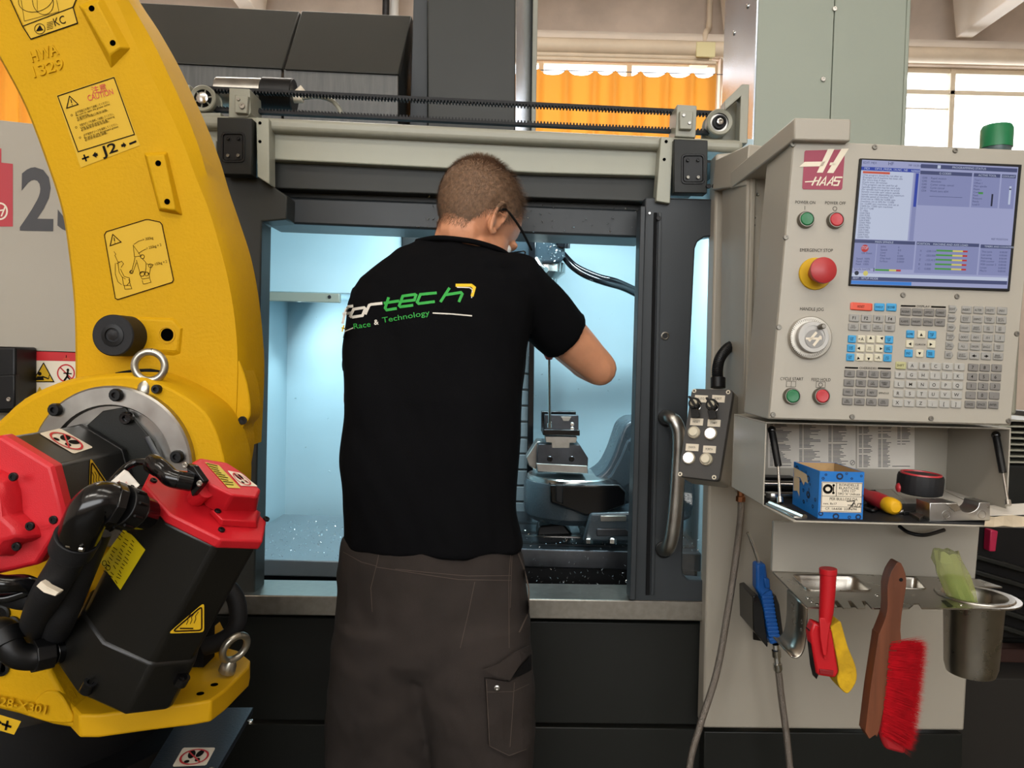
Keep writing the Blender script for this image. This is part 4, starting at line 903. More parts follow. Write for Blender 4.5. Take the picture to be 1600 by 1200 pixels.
# papers
def sheet(pts, z, lab, lift=0.0):
    o = MB().prism([PZ(a, b, z) for a, b in pts], (0, 0, .0012)).build('paper_sheet', M('paper'))
    return tag(o, lab, 'paper', 'papers on the open shelf')
sheet([(1352, 752), (1395, 748), (1470, 786), (1400, 795)], ZS + .001, 'paper sheet under the screwdriver tip, lowest of the papers')
sheet([(1380, 752), (1462, 744), (1560, 782), (1430, 800)], ZS + .0025, 'paper sheet lying under the round black tape')
sheet([(1440, 750), (1488, 742), (1566, 780), (1520, 788)], ZS + .004, 'paper sheet against the shelf side wall, behind the aluminium block')
sheet([(1520, 792), (1640, 785), (1680, 802), (1545, 806)], ZS + .0025, 'paper sheet running out past the strut, above the crumpled one')
cr = []; 
o = tag(MB().loft([[PZ(1540 + i * 14, 806 + 1.5 * math.sin(i * 1.7), ZS + .003 + .002 * math.sin(i * 2.1)) for i in range(9)], [PZ(1538 + i * 15, 822 + 1.2 * math.sin(i * 2.3), ZS + .001 + .003 * abs(math.sin(i * 1.3))) for i in range(9)]], False, False).build('paper_sheet', M('paper_cream', '#cfc0a6', .8)), 'crumpled cream paper sheet at the flap edge beside the aluminium block', 'paper', 'papers on the open shelf')
so = o.modifiers.new('thick', 'SOLIDIFY'); so.thickness = .0008
# small steel bits and chrome tools
def bit(pts, Y, dep, lab, mat='dark_steel', n='steel_bar', cat='bar'):
    return tag(slab(n, pts, Y, dep, M(mat), None, .0008), lab, cat)
MB_ = lambda p, r, n, m_, lab, cat: tag(MB().tube(p, r, 12).build(n, M(m_), None, .0006), lab, cat)
z1 = ZS + .0045
MB_([PZ(1388, 799, z1), PZ(1412, 800, z1)], .0045, 'steel_pin', 'steel', 'short round steel pin lying in front of the dark pouch', 'pin')
tag(MB().prism([PZ(1410, 800, ZS), PZ(1418, 797, ZS), PZ(1444, 811, ZS), PZ(1437, 815, ZS)], (0, 0, .006)).build('steel_bar', M('steel'), None, .0006), 'small flat steel bar lying next to the round pin', 'bar')
tag(MB().prism([PZ(1404, 794, ZS), PZ(1448, 794, ZS), PZ(1452, 804, ZS), PZ(1412, 806, ZS)], (0, 0, .009)).build('dark_pouch', M('black'), None, .002), 'small flat black case between the pin and the aluminium block', 'case')
tag(MB().prism([PZ(1378, 786, ZS), PZ(1386, 784, ZS), PZ(1404, 797, ZS), PZ(1396, 799, ZS)], (0, 0, .004)).build('wood_shim', M('kraft'), None, .0006), 'small brown shim lying below the screwdriver', 'shim')
tag(MB().tube(spline([PZ(1352, 790, ZS + .005), PZ(1362, 787, ZS + .005), PZ(1370, 793, ZS + .005), PZ(1364, 798, ZS + .005), PZ(1352, 794, ZS + .005)]), .0035, 8).build('hex_key', M('black'), None, smooth=50), 'bent black hex key between the blue box and screwdriver', 'tool')
tag(MB().prism([PZ(1362, 785, ZS), PZ(1382, 796, ZS), PZ(1376, 799, ZS), PZ(1356, 789, ZS)], (0, 0, .004)).build('black_blade', M('black'), None, .001), 'flat black blade beside the bent hex key', 'tool')
zc = P(1193, 786, SY).z + .006
wr = thing('chrome_wrench', 'chrome wrench lying behind the strut inside the shelf corner', 'wrench', (xl + .05, 1.48, z0))
MB().tube([(xl + .006, 1.47, zc + .001), (xl + .085, 1.47, zc + .001)], .006, 12).build('handle', M('chrome'), wr, smooth=40)
MB().lathe((xl + .03, 1.455, zc + .002), (0, 0, 1), [(.012, -.006), (.014, 0), (.012, .006)], 16).build('head', M('chrome'), wr, smooth=40)
tag(MB().tube([(xl + .006, 1.53, zc + .012), (xl + .10, 1.53, zc + .012)], .0075, 12).build('chrome_bar', M('chrome'), None, .001), 'long chrome extension bar lying behind the blue box', 'bar')
tag(MB().box(xl + .008, xl + .12, 1.55, 1.60, z0 - .002, z0 + .028).build('tool_pouch', M('black'), None, .008), 'black tool pouch at the shelf back behind the chrome bar', 'pouch')

# ------------------------------------------------------------------ stainless tool tray
ZT = P(1206, 893, 1.63).z - .002
ST = M('tray_steel', '#b0aaa0', .30, 1.0, var=.06, vs=30)
tt = thing('tool_tray', 'stainless steel tool tray with slots, two basins and a round cup', 'tray', (P(1380, 920, 1.5).x, 1.5, ZT))
cup = PZ(1522, 932, ZT); rc = .058
outl = [(1207, 894), (1530, 906), (1566, 918)]
p3 = [PZ(a, b, ZT) for a, b in outl]
rr_ = rc + .022
arcp = [cup + V((math.cos(q), math.sin(q), 0)) * rr_ for q in [math.radians(55 - i * 12) for i in range(0, 14)]]
front = [(1459, 951), (1440, 951), (1436, 944), (1428, 944), (1420, 951), (1404, 951), (1396, 942), (1390, 942), (1396, 951), (1362, 951), (1352, 940), (1346, 940), (1352, 951), (1340, 951), (1330, 940), (1324, 940), (1330, 951), (1318, 951), (1308, 939), (1302, 939), (1308, 950), (1262, 950)]
pts = p3 + arcp + [PZ(a, b, ZT) for a, b in front]
# plate built as a flat sheet with real openings for basins and cup (bridged outlines)
def inset_rect(a, b, c_, d_, n=4, rad=.02):
    q = [PZ(*a, ZT), PZ(*b, ZT), PZ(*c_, ZT), PZ(*d_, ZT)]; o = []
    for i in range(4):
        p, pr, nx = q[i], q[i - 1], q[(i + 1) % 4]
        for j in range(n + 1):
            t = j / n; A = p + (pr - p).normalized() * rad * (1 - t); B = p + (nx - p).normalized() * rad * t; o.append(A.lerp(B, t) if False else (p + (pr - p).normalized() * rad * (1 - t) ** 2 + (nx - p).normalized() * rad * t ** 2))
    return o
hole1 = inset_rect((1236, 899), (1338, 901), (1364, 925), (1262, 924)); hole2 = inset_rect((1375, 901), (1432, 903), (1448, 922), (1392, 920), rad=.012)
hole3 = [cup + V((math.cos(q), math.sin(q), 0)) * rc for q in [2 * math.pi * i / 36 for i in range(36)]]
def sheet_with_holes(outer, holes, th):
    from mathutils.geometry import delaunay_2d_cdt
    loops = [outer] + holes; vs = []; fs = []
    for l in loops:
        k_ = len(vs); vs += [V((p.x, p.y)) for p in l]; fs.append(list(range(k_, k_ + len(l))))
    es = []
    for f in fs: es += [(f[i], f[(i + 1) % len(f)]) for i in range(len(f))]
    v2, e2, f2, *_r = delaunay_2d_cdt(vs, es, fs, 0, 1e-5)
    orig = _r[2] if len(_r) > 2 else None
    def inside(poly, p):
        r_ = False; n_ = len(poly)
        for i in range(n_):
            a_, b_ = poly[i], poly[i - 1]
            if (a_.y > p.y) != (b_.y > p.y) and p.x < (b_.x - a_.x) * (p.y - a_.y) / (b_.y - a_.y) + a_.x: r_ = not r_
        return r_
    keep = []
    for f in f2:
        cc = sum((v2[i] for i in f), V((0, 0))) / len(f)
        if inside(outer, cc) and not any(inside(h, cc) for h in holes): keep.append(tuple(f))
    return [V((p.x, p.y, 0)) for p in v2], keep
v2, f2_ = sheet_with_holes(pts, [hole1, hole2, hole3], .002)
mbp = MB(); mbp.add([p + V((0, 0, ZT)) for p in v2], f2_)
plate_o = mbp.build('tray_plate', ST, tt); sm = plate_o.modifiers.new('sheet', 'SOLIDIFY'); sm.thickness = .003; sm.offset = 0
def basin(h, dep, n):
    cc = sum(h, V()) / len(h)
    rings = [[p.lerp(cc, -.03) + V((0, 0, .003)) for p in h], [p.copy() for p in h], [p.lerp(cc, .03) - V((0, 0, dep * .2)) for p in h], [p.lerp(cc, .08) - V((0, 0, dep * .85)) for p in h], [p.lerp(cc, .16) - V((0, 0, dep)) for p in h]]
    o = MB().loft(rings, False).build(n, ST, tt, smooth=50)
    bt_ = MB().add(rings[-1], [tuple(range(len(h)))]).build(n + '_floor', ST, o)
    s_ = o.modifiers.new('sheet', 'SOLIDIFY'); s_.thickness = .0015
basin(hole1, .034, 'basin'); basin(hole2, .03, 'basin')
HC = .150
cu = MB().lathe(cup, (0, 0, 1), [(rc + .012, .002), (rc + .010, .0045), (rc, .004), (rc - .006, -.005), (rc - .012, -HC * .9), (rc - .016, -HC), (0, -HC)], 48, cap=False).build('cup', ST, tt, smooth=40)
s_ = cu.modifiers.new('sheet', 'SOLIDIFY'); s_.thickness = .0015
for a_, b_ in ((1262, 934), (1277, 944), (1268, 940), (1501, 945), (1370, 930)): MB().lathe(PZ(a_, b_, ZT + .0015), (0, 0, 1), [(.004, 0), (.004, .001), (.002, .002), (0, .002)], 12).build('tray_rivet', M('chrome'), tt, smooth=40)
Ink().poly([(1470, 938), (1478, 938), (1490, 947), (1481, 948)]).build('slot', M('black'), tt, lambda a_, b_: PZ(a_, b_, ZT + .0022))
# bent bracket under the tray
bp_ = [(1250, 946), (1249, 985), (1246, 1010), (1240, 1024), (1232, 1029), (1224, 1027)]
i0 = sp2(bp_, 5); Ls = [PZ(1262, 948, ZT - .002)]
mbk = MB(); n_ = len(i0); y0_, y1_ = 1.42, 1.52
A = [P(a_ + 12, b_, y0_) for a_, b_ in i0]; B = [V((p.x, y1_, p.z)) for p in A]
mbk.loft([A, B], False, False)
bk = mbk.build('bracket', ST, tt, smooth=60); s_ = bk.modifiers.new('sheet', 'SOLIDIFY'); s_.thickness = .003
for a_, b_ in ((1249, 972), (1248, 985)): bolt(tt, P(a_ + 8, b_, 1.44) + V((-.003, 0, 0)), .005, (-1, 0, 0), mat='chrome', name='bracket_screw')

# ------------------------------------------------------------------ things hanging on the tray
RP = M('red_plastic', '#b3121c', .38)
sq = thing('window_squeegee', 'red plastic squeegee with yellow sponge hanging in a tray slot', 'squeegee', P(1300, 1060, 1.385))
ys = 1.383
MB().tube([P(1294, 888, ys), P(1294, 897, ys)], .0155, 20).build('handle_end', RP, sq, .001)
MB().tube([P(1294, 897, ys), P(1293, 925, ys), P(1291, 955, ys), P(1289, 974, ys)], [.0142, .0135, .0125, .0105], 20).build('handle', RP, sq, smooth=40)
MB().loft([[P(x, y, Y) for x, y, Y in r_] for r_ in ([(1280, 965, ys - .01), (1299, 965, ys - .01), (1299, 965, ys + .01), (1280, 965, ys + .01)], [(1281, 995, ys - .012), (1295, 995, ys - .012), (1295, 995, ys + .01), (1281, 995, ys + .01)], [(1286, 1025, ys - .014), (1292, 1025, ys - .014), (1292, 1025, ys + .01), (1286, 1025, ys + .01)])]).build('handle_fork', RP, sq, .002)
slab('blade_holder', [(1272, 972), (1300, 984), (1311, 1050), (1306, 1060), (1280, 1056), (1276, 1052), (1266, 990)], ys - .004, .026, RP, sq, .004)
slab('holder_slot', [(1281, 1046), (1303, 1048), (1302, 1056), (1281, 1053)], ys - .007, .01, M('red_dark', '#7b0c14', .5), sq, .001)
slab('rubber_blade', [(1265, 985), (1269, 985), (1279, 1055), (1276, 1062), (1272, 1045)], ys + .0, .02, M('black'), sq, .001)
bolt(sq, P(1290, 1027, ys - .006), .004, mat='red_plastic', name='rivet')
sp = MB().prism(PP(sp2([(1298, 980), (1312, 971), (1316, 978), (1325, 1010), (1337, 1040), (1339, 1062), (1331, 1078), (1323, 1084), (1312, 1074), (1308, 1058), (1311, 1048), (1303, 1005)], 3), ys + .006), (0, .045, 0)).build('sponge', M('sponge_yellow', '#caa012', .95, bump=.8, bs=120, var=.25, vs=25), sq, .006, seg=3)
# hand brush
WD = M('brush_wood', '#6a3a22', .5, var=.3, vs=8, streak=True)
hb = thing('hand_brush', 'wooden hand brush with long red bristles hanging by its handle on the tray', 'brush', P(1400, 1100, 1.38))
yb = 1.375
hd = [(1402, 879), (1408, 880), (1415, 897), (1416, 915), (1413, 935), (1409, 960), (1407, 985), (1408, 1004), (1400, 1020), (1374, 1140), (1368, 1148), (1352, 1143), (1371, 1005), (1374, 990), (1384, 965), (1387, 945), (1387, 915), (1393, 893)]
MB().prism(PP(sp2(hd + [hd[0]], 2)[:-1], yb), (0, .026, 0)).build('wooden_back', WD, hb, .007, seg=3)
MB().lathe(P(1408, 906, yb - .0006), (0, 1, 0), [(0, 0), (.0035, 0), (.0035, .001), (0, .001)], 12).build('hang_hole', M('black'), hb)
br = MB(); random.seed(9)
for _ in range(5200):
    t = random.random(); w_ = random.random()
    bx_ = 1382 - 14 * t; by = 1006 + 140 * t
    root = P(bx_ + 8 + 6 * random.random(), by + random.uniform(-4, 4), yb + w_ * .03 - .003)
    ln = .060 * (1 + .1 * random.random()) * (1 if t < .9 else .95); ang = math.radians(-4 + 32 * t + random.gauss(0, 4))
    d = V((math.cos(ang), random.gauss(-.05, .12), -math.sin(ang))).normalized()
    tip = root + d * ln; s_ = V((math.sin(ang), 0, math.cos(ang))) * .0006; s2 = V((0, .0006, 0))
    br.add([root - s_, root + s_, tip + s2], [(0, 1, 2)])
br.build('bristles', M('bristle_red', '#a50d18', .8, var=.2, vs=60, spec=.1), hb, kind='stuff')
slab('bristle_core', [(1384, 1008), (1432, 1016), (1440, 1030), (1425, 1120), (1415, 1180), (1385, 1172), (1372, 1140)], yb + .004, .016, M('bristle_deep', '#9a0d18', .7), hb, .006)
# crumpled green plastic bag in the cup
gb = thing('plastic_bag', 'crumpled translucent green plastic bag sticking out of the steel cup', 'bag', cup - V((0, 0, .06)))
random.seed(21)
def bagring(px, py, Y, rx, n=18, j=.18): 
    c_ = P(px, py, Y); o = []
    for i in range(n):
        q = 2 * math.pi * i / n; r_ = rx * (1 + random.uniform(-j, j)); o.append(c_ + V((math.cos(q) * r_, math.sin(q) * r_ * .8, random.uniform(-.003, .003))))
    return o
gm = M('bag_green', '#b9c070', .25); gm2 = M('bag_core', '#5f8440', .5, bump=.5, bs=80)
cy_ = cup.y
bw = lambda px, py, dy, r, j=.18: bagring(px, py, cy_ + dy, r, j=j)
gm.node_tree.nodes['Principled BSDF'].inputs['Alpha'].default_value = .5
MB().loft([bw(1524, 990, .0, .020), bw(1518, 965, -.002, .022), bw(1508, 942, -.006, .024), bw(1497, 918, -.012, .027), bw(1488, 896, -.018, .028), bw(1481, 875, -.022, .027), bw(1478, 861, -.024, .022)]).build('bag_skin', gm, gb, smooth=20)
MB().loft([bw(1523, 990, .0, .015, .08), bw(1515, 958, -.003, .018, .08), bw(1503, 930, -.008, .020, .08), bw(1491, 902, -.016, .018, .1)]).build('bag_content', gm2, gb, smooth=50)
# ------------------------------------------------------------------ air gun in its holder, hoses
ag = thing('air_gun', 'blue air blow gun with thin bent nozzle standing in a black holder', 'air gun', P(1205, 1000, 1.86))
ya = 1.84; BL = M('gun_blue', '#1358a8', .4)
MB().tube(spline([P(1168, 832, ya), P(1174, 845, ya), P(1180, 862, ya), P(1187, 884, ya)]), [.0035] * 8 + [.004] * 16 + [.0045], 10).build('nozzle', M('chrome'), ag, smooth=50)
slab('gun_head', [(1182, 882), (1197, 881), (1201, 912), (1205, 922), (1190, 934), (1182, 920)], ya - .018, .036, BL, ag, .006, seg=3)
slab('gun_trigger', [(1193, 902), (1203, 905), (1204, 920), (1196, 920)], ya - .024, .02, BL, ag, .003)
gh = slab('gun_grip', [(1188, 924), (1207, 922), (1214, 962), (1221, 1004), (1204, 1008), (1196, 968)], ya - .016, .032, BL, ag, .005, seg=3)
for i in range(12):
    y = 932 + i * 6; x0_, x1_ = 1189 + (y - 924) * .17, 1208 + (y - 924) * .17
    slab('grip_rib', [(x0_, y), (x1_, y - 1), (x1_ + .6, y + 2.6), (x0_ + .6, y + 3.6)], ya - .019, .036, M('gun_blue'), ag, .0015)
gn = thing('gun_holder', 'black clip holder on the panel gripping the blue air gun', 'holder', P(1205, 980, 1.9))
MB().prism(PP([(1176, 932), (1184, 930), (1192, 950), (1200, 1008), (1199, 1012), (1177, 985)], ya - .02), (0, .11, 0)).build('side_plate', M('black_gloss'), gn, .002)
MB().prism(PP([(1208, 930), (1213, 931), (1218, 945), (1226, 1008), (1222, 1012), (1212, 960)], ya - .02), (0, .11, 0)).build('side_plate', M('black_gloss'), gn, .002)
slab('holder_back', [(1176, 932), (1213, 931), (1224, 1008), (1177, 1000)], ya + .085, .005, M('black_gloss'), gn, .002)
hn = thing('air_hose', 'braided steel air hose hanging from the blue air gun', 'hose', P(1220, 1100, 1.84))
MB().lathe(P(1212, 1007, ya), P(1215, 1040, ya) - P(1212, 1007, ya), [(.008, 0), (.008, .012), (.011, .014), (.011, .03), (.008, .032), (.008, .045), (.011, .048), (.011, .062), (.009, .066)], 12).build('fitting', M('chrome'), hn, smooth=30)
hm_ = M('braid', '#8a8178', .35, .8, bump=.9, bs=500)
MB().tube(spline([P(1216, 1044, ya), P(1221, 1090, ya), P(1229, 1150, ya), P(1235, 1215, ya), P(1236, 1290, ya), P(1240, 1340, ya + .03)]), .0085, 12).build('braided_hose', hm_, hn, smooth=60)
h2 = thing('steel_hose', 'long braided steel hose falling from a fitting below the shelf corner', 'hose', P(1140, 900, 1.9))
y2 = 1.90
MB().lathe(P(1158, 762, y2), (0, 0, -1), [(.009, 0), (.009, .02), (.012, .022), (.012, .034), (.007, .036), (.007, .06)], 8).build('fitting', M('copper', '#8a5a3c', .35, .9), h2, smooth=30)
MB().tube(spline([P(1158, 778, y2), P(1157, 810, y2 - .01), P(1150, 870, y2 - .03), P(1138, 950, y2 - .05), P(1120, 1050, y2 - .07), P(1095, 1130, y2 - .08), P(1078, 1195, y2 - .08), P(1070, 1300, y2 - .08)]), .0085, 12).build('braided_hose', hm_, h2, smooth=60)
# ------------------------------------------------------------------ push button box hanging beside the handle
n_ = V((.50, .80, -.30)).normalized(); bo = P(1103, 683, 1.70)
q3 = lambda a_, b_, l=0.0: PL(a_, b_, bo - n_ * l, n_)
cbx = thing('button_station', 'tilted grey button box with two key switches and four round push buttons', 'control box', bo)
def rounded(q, rad):
    o = []
    for i in range(4):
        p, pr, nx = V(q[i]), V(q[i - 1]), V(q[(i + 1) % 4])
        A_ = p + (pr - p).normalized() * rad; B_ = p + (nx - p).normalized() * rad
        for j in range(5): t = j / 4; o.append(tuple(A_ * (1 - t) ** 2 + p * 2 * t * (1 - t) + B_ * t ** 2))
    return o
qc = rounded([(1081, 607), (1146, 609), (1123, 752), (1059, 744)], 7)
MB().prism([q3(*p) for p in qc], n_ * .016).build('box_lid', M('lid_dark', '#3a3836', .45), cbx, .0015)
qb = rounded([(1084, 609), (1148, 611), (1125, 753), (1062, 746)], 6)
MB().prism([PL(a_, b_, bo + n_ * .016, n_) for a_, b_ in qb], n_ * .078).build('box_body', M('beige'), cbx, .002)
MB().tube([P(1122, 606, 1.73), P(1122, 590, 1.735)], .0165, 20).build('cable_gland', M('black'), cbx, .001)
# corrugated conduit
path = spline([P(1122, 596, 1.735), P(1121, 578, 1.75), P(1125, 560, 1.77), P(1136, 545, 1.80), P(1148, 538, 1.84), P(1157, 534, 1.90)], 14); rad = [.0115 + (.0012 if i % 2 else -.0008) for i in range(len(path))]
MB().tube(path, rad, 16).build('corrugated_conduit', M('black'), cbx, smooth=20)
slab('hook', [(1149, 611), (1160, 613), (1159, 630), (1153, 640), (1150, 660), (1147, 640)], 1.80, .12, M('black'), cbx, .002)
pp3 = lambda a_, b_, l: q3(a_, b_, l)
for a_, b_ in ((1085, 611), (1138, 613), (1063, 741), (1116, 746)): bolt(cbx, q3(a_, b_), .0050, -n_, mat='white_label', name='lid_screw')
for a_, b_ in ((1085, 611), (1138, 613), (1063, 741), (1116, 746)): MB().lathe(q3(a_, b_, .0012), -n_, [(.0022, 0), (.0022, .0016), (0, .0016)], 6).build('screw_slot', M('black'), cbx)
tg = [(1095, 623, 'AUTO'), (1122, 623, 'ROBOT'), (1088, 659, 'RESET'), (1115, 661, 'START'), (1081, 699, 'CHIAMATA'), (1108, 702, 'PORTA')]
for a_, b_, s in tg:
    t_ = MB().prism([q3(a_ + dx, b_ + dy, .0015) for dx, dy in ((-9, -6), (11, -5), (10, 6), (-10, 5))], n_ * .0015).build('name_tag', M('white_label'), cbx)
    Ink().text(s, a_, b_ + 1.5, 3.6, .04, align='CENTER', width=11).build('tag_print', M('print_black'), t_, onPlane(bo - n_ * .0015, -n_, .0006))
def ringbtn(a_, b_, lit, lab):
    c_ = q3(a_, b_); k_ = .00128
    b0 = MB().lathe(c_, -n_, [(11 * k_, 0), (11 * k_, .005), (10 * k_, .007), (0, .007)], 28).build('push_button', M('cream_plastic', '#b3a993', .4), cbx, smooth=30, label=lab)
    mt_ = M('lamp_white', '#f2f1ff', .3, emit=2.2) if lit else M('lens_cream', '#d8cfb8', .25)
    MB().lathe(c_, -n_, [(8.6 * k_, .006), (8.4 * k_, .010), (7 * k_, .012), (0, .0125)], 28).build('button_lens', mt_, b0, smooth=40)
ringbtn(1085, 676, 0, 'unlit cream push button'); ringbtn(1111, 678, 1, 'lit white push button'); ringbtn(1077, 716, 1, 'lit white push button'); ringbtn(1104, 718, 0, 'unlit cream push button')
for a_, b_ in ((1087, 632), (1114, 634)):
    c_ = q3(a_, b_); k_ = .00128
    s0 = MB().lathe(c_, -n_, [(10.5 * k_, 0), (10.5 * k_, .012), (9.5 * k_, .014), (0, .014)], 24).build('key_switch', M('black'), cbx, smooth=30)
    MB().lathe(c_, -n_, [(6.3 * k_, .013), (6.0 * k_, .0165), (0, .0165)], 20).build('switch_core', M('cream_plastic'), s0, smooth=30)
    f_ = lambda x, y, l: PL(x, y, c_ - n_ * l, n_)
    MB().prism([f_(a_ - 10, b_ - 10, .017), f_(a_ - 7, b_ - 12, .017), f_(a_ + 5, b_ + 6, .017), f_(a_ + 2, b_ + 8, .017)], -n_ * .012).build('switch_lever', M('black'), s0, .001)
    MB().tube(spline([f_(a_ - 3, b_ + 4, .018), f_(a_ + 4, b_ + 8, .02), f_(a_ + 8, b_ + 2, .019), f_(a_ + 3, b_ - 4, .017)]), .0008, 6).build('key_ring', M('chrome'), s0)
    MB().prism([f_(a_ - 8, b_ + 8, .016), f_(a_ + 4, b_ + 7, .016), f_(a_ + 7, b_ + 20, .014), f_(a_ - 5, b_ + 22, .014)], -n_ * .004).build('switch_key', M('black'), s0, .001)
# ------------------------------------------------------------------ clutter behind the pendant, right edge
rk = thing('slatted_rack', 'pale metal rack of stacked slats behind the shelf', 'rack', P(1600, 900, 2.5))
for i in range(8):
    y = 656 + i * 9.3
    MB().box(P(1560, y, 2.4).x, P(1560, y, 2.4).x + .5, 2.4, 2.75, P(1590, y + 2.8, 2.4).z, P(1590, y, 2.4).z).build('slat', M('rail_grey'), rk, .001)
for dx in (0.03, .22, .42): MB().box(P(1560, 690, 2.4).x + dx, P(1560, 690, 2.4).x + dx + .035, 2.45, 2.7, P(1590, 735, 2.4).z, P(1590, 648, 2.4).z).build('upright', M('dark_steel'), rk)
MB().box(P(1560, 735, 2.4).x, P(1560, 735, 2.4).x + .5, 2.42, 2.75, P(1560, 1060, 2.4).z, P(1590, 726, 2.4).z).build('stand', M('charcoal_low'), rk, .01)
for dx in (.02, .44): MB().box(P(1560, 735, 2.4).x + dx, P(1560, 735, 2.4).x + dx + .04, 2.62, 2.72, 0, P(1560, 1060, 2.4).z + .01).build('stand_leg', M('black_matt'), rk, .003)
cvy = thing('chip_conveyor', 'black ribbed chip conveyor on a dull red floor beam behind the tool tray', 'conveyor', (P(1560, 1000, 2.2).x, 2.2, 0))
xq = P(1512, 900, 2.1).x
MB().box(xq, xq + .8, 2.2, 2.38, P(1560, 1000, 2.2).z, P(1560, 815, 2.2).z).build('conveyor_body', M('black'), cvy, .01)
for i in range(5): MB().prism(PP([(1510, 862 + i * 24), (1680, 910 + i * 26), (1680, 918 + i * 26), (1510, 870 + i * 24)], 2.16), (0, .05, 0)).build('conveyor_rib', M('charcoal_low'), cvy, .003)
MB().box(xq, xq + .8, 2.32, 2.38, P(1560, 1078, 2.12).z, P(1560, 1055, 2.12).z).build('floor_beam', M('beam_red', '#35190f', .8), cvy, .004)
MB().box(xq + .02, xq + .8, 2.2, 2.40, 0, P(1560, 1078, 2.12).z).build('conveyor_base', M('base_brown', '#1b1711', .9), cvy, .004)  # added dark box, coloured as brown floor in the machinery's shadow
slab('red_tag', [(1548, 828), (1560, 830), (1556, 862), (1546, 862)], 2.17, .03, M('magenta_red', '#a3123c', .5), cvy, .003)
pst = tag(MB().box(P(1545, 300, 2.5).x, P(1590, 300, 2.5).x, 2.45, 2.7, P(1590, 650, 2.4).z, P(1574, 300, 2.5).z).build('filter_housing', M('rail_grey'), None, .01), 'grey machine housing on the slatted rack carrying the green lidded bottle', 'housing')
bt_ = thing('green_lid_bottle', 'dark bottle with a green lid standing behind the control panel', 'bottle', P(1574, 300, 2.5))
bz = P(1574, 300, 2.5) + V((0, .07, 0)); kk = 2.57 / 1200
MB().lathe(bz, (0, 0, 1), [(19 * kk, 0), (19 * kk, 60 * kk), (20 * kk, 62 * kk), (21 * kk, 74 * kk)], 24).build('bottle_body', M('bottle_grey', '#4c5e60', .35), bt_, smooth=40)
MB().lathe(bz, (0, 0, 1), [(22.5 * kk, 74 * kk), (22.5 * kk, 103 * kk), (20 * kk, 108 * kk), (0, 109 * kk)], 24).build('lid', M('lid_green', '#1f7a4c', .4), bt_, smooth=40)
# ------------------------------------------------------------------ yellow industrial robot
rb = thing('industrial_robot', 'large yellow industrial robot with curved arm, black motors and red motor caps', 'robot', (-.6, 1.35, 0))
YA = 1.36                                  # front face of the lower arm
YM, YS = M('yellow'), M('yellow_smooth')
left = [(-150, -200), (-70, -60), (-35, 30), (0, 92), (40, 168), (75, 260), (97, 330), (108, 400), (116, 480), (118, 560), (118, 640), (125, 740)]
ridge = [(95, -200), (150, -60), (187, 12), (217, 80), (240, 126), (265, 176), (288, 228), (306, 277), (327, 330), (344, 388), (358, 445), (368, 510), (371, 580), (366, 700)]
sil = [(110, -200), (164, -60), (207, 10), (239, 66), (263, 116), (288, 171), (310, 228), (326, 281), (345, 337), (362, 390), (374, 450), (382, 520), (385, 585), (380, 700)]
def arm_ring(r_pts, l_pts, Yr, Yl): 
    R_ = spline([P(a, b, Yr) for a, b in r_pts], 4); L_ = spline([P(a, b, Yl) for a, b in l_pts], 4)
    return L_ + R_[::-1]
r0 = arm_ring(ridge, [(a + 3, b) for a, b in left], YA, YA); r1 = arm_ring(sil, left, YA + .02, YA + .012)
mb = MB(); r2 = [p + V((0, .10, 0)) for p in r1]
mb.loft([r0, r1, r2], True)
arm_o = mb.build('lower_arm', YM, rb, .003, label='long curved yellow arm casting with stickers')
r3 = [P(a, b, YA + .10) for a, b in ((366, 410), (383, 480), (391, 545), (392, 610), (390, 690), (375, 735), (330, 720), (330, 410))]
fA = lambda l: onY(YA, l)
# machined pads with holes
def pad(base, top, holes, h=.014, n='machined_pad'):
    B_ = PP(base, YA + .002); T_ = PP(top, YA - h)
    o = MB().loft([B_, T_], True).build(n, YM, rb, .002)
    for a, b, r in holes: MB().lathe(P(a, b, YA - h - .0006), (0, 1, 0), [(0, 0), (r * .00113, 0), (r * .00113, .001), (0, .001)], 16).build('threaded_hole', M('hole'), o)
    return o
pad([(122, 8), (160, -8), (206, 76), (174, 110)], [(130, 15), (151, 4), (188, 74), (171, 85)], [(143, 13, 4.5), (176, 67, 4.5)])
pad([(224, 238), (262, 236), (287, 338), (248, 330)], [(229, 243), (256, 242), (274, 328), (250, 326)], [(247, 255, 4.5), (261, 315, 4.5)])
pad([(170, 492), (275, 496), (288, 512), (284, 555), (272, 558), (165, 548)], [(180, 498), (268, 501), (280, 514), (277, 546), (268, 549), (172, 543)], [], .006, 'boss_plate')
MB().lathe(P(260, 523, YA - .0068), (0, 1, 0), [(.0155, .004), (.0155, -.0004), (.0128, -.0006), (.0115, .008), (0, .012)], 28).build('boss_hole', YS, rb, smooth=30)
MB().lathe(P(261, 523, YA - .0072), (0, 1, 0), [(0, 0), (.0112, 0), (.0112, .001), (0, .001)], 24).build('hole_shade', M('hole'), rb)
c = P(176, 524, YA - .055)
bp = MB().lathe(c, (0, 1, 0), [(.0335, 0), (.0355, .002), (.0355, .060)], 40).build('stop_bumper', M('rubber'), rb, smooth=30, label='black round rubber stop with hex socket')
MB().lathe(c, (0, -1, 0), [(.019, -.004), (.019, .0015), (.0125, .0025), (.011, -.0005), (0, -.0005)], 32).build('bumper_bolt', M('black'), bp, smooth=30)
MB().lathe(c, (0, -1, 0), [(.0095, .0005), (0, .0006)], 6).build('hex_socket', M('black_gloss'), bp)
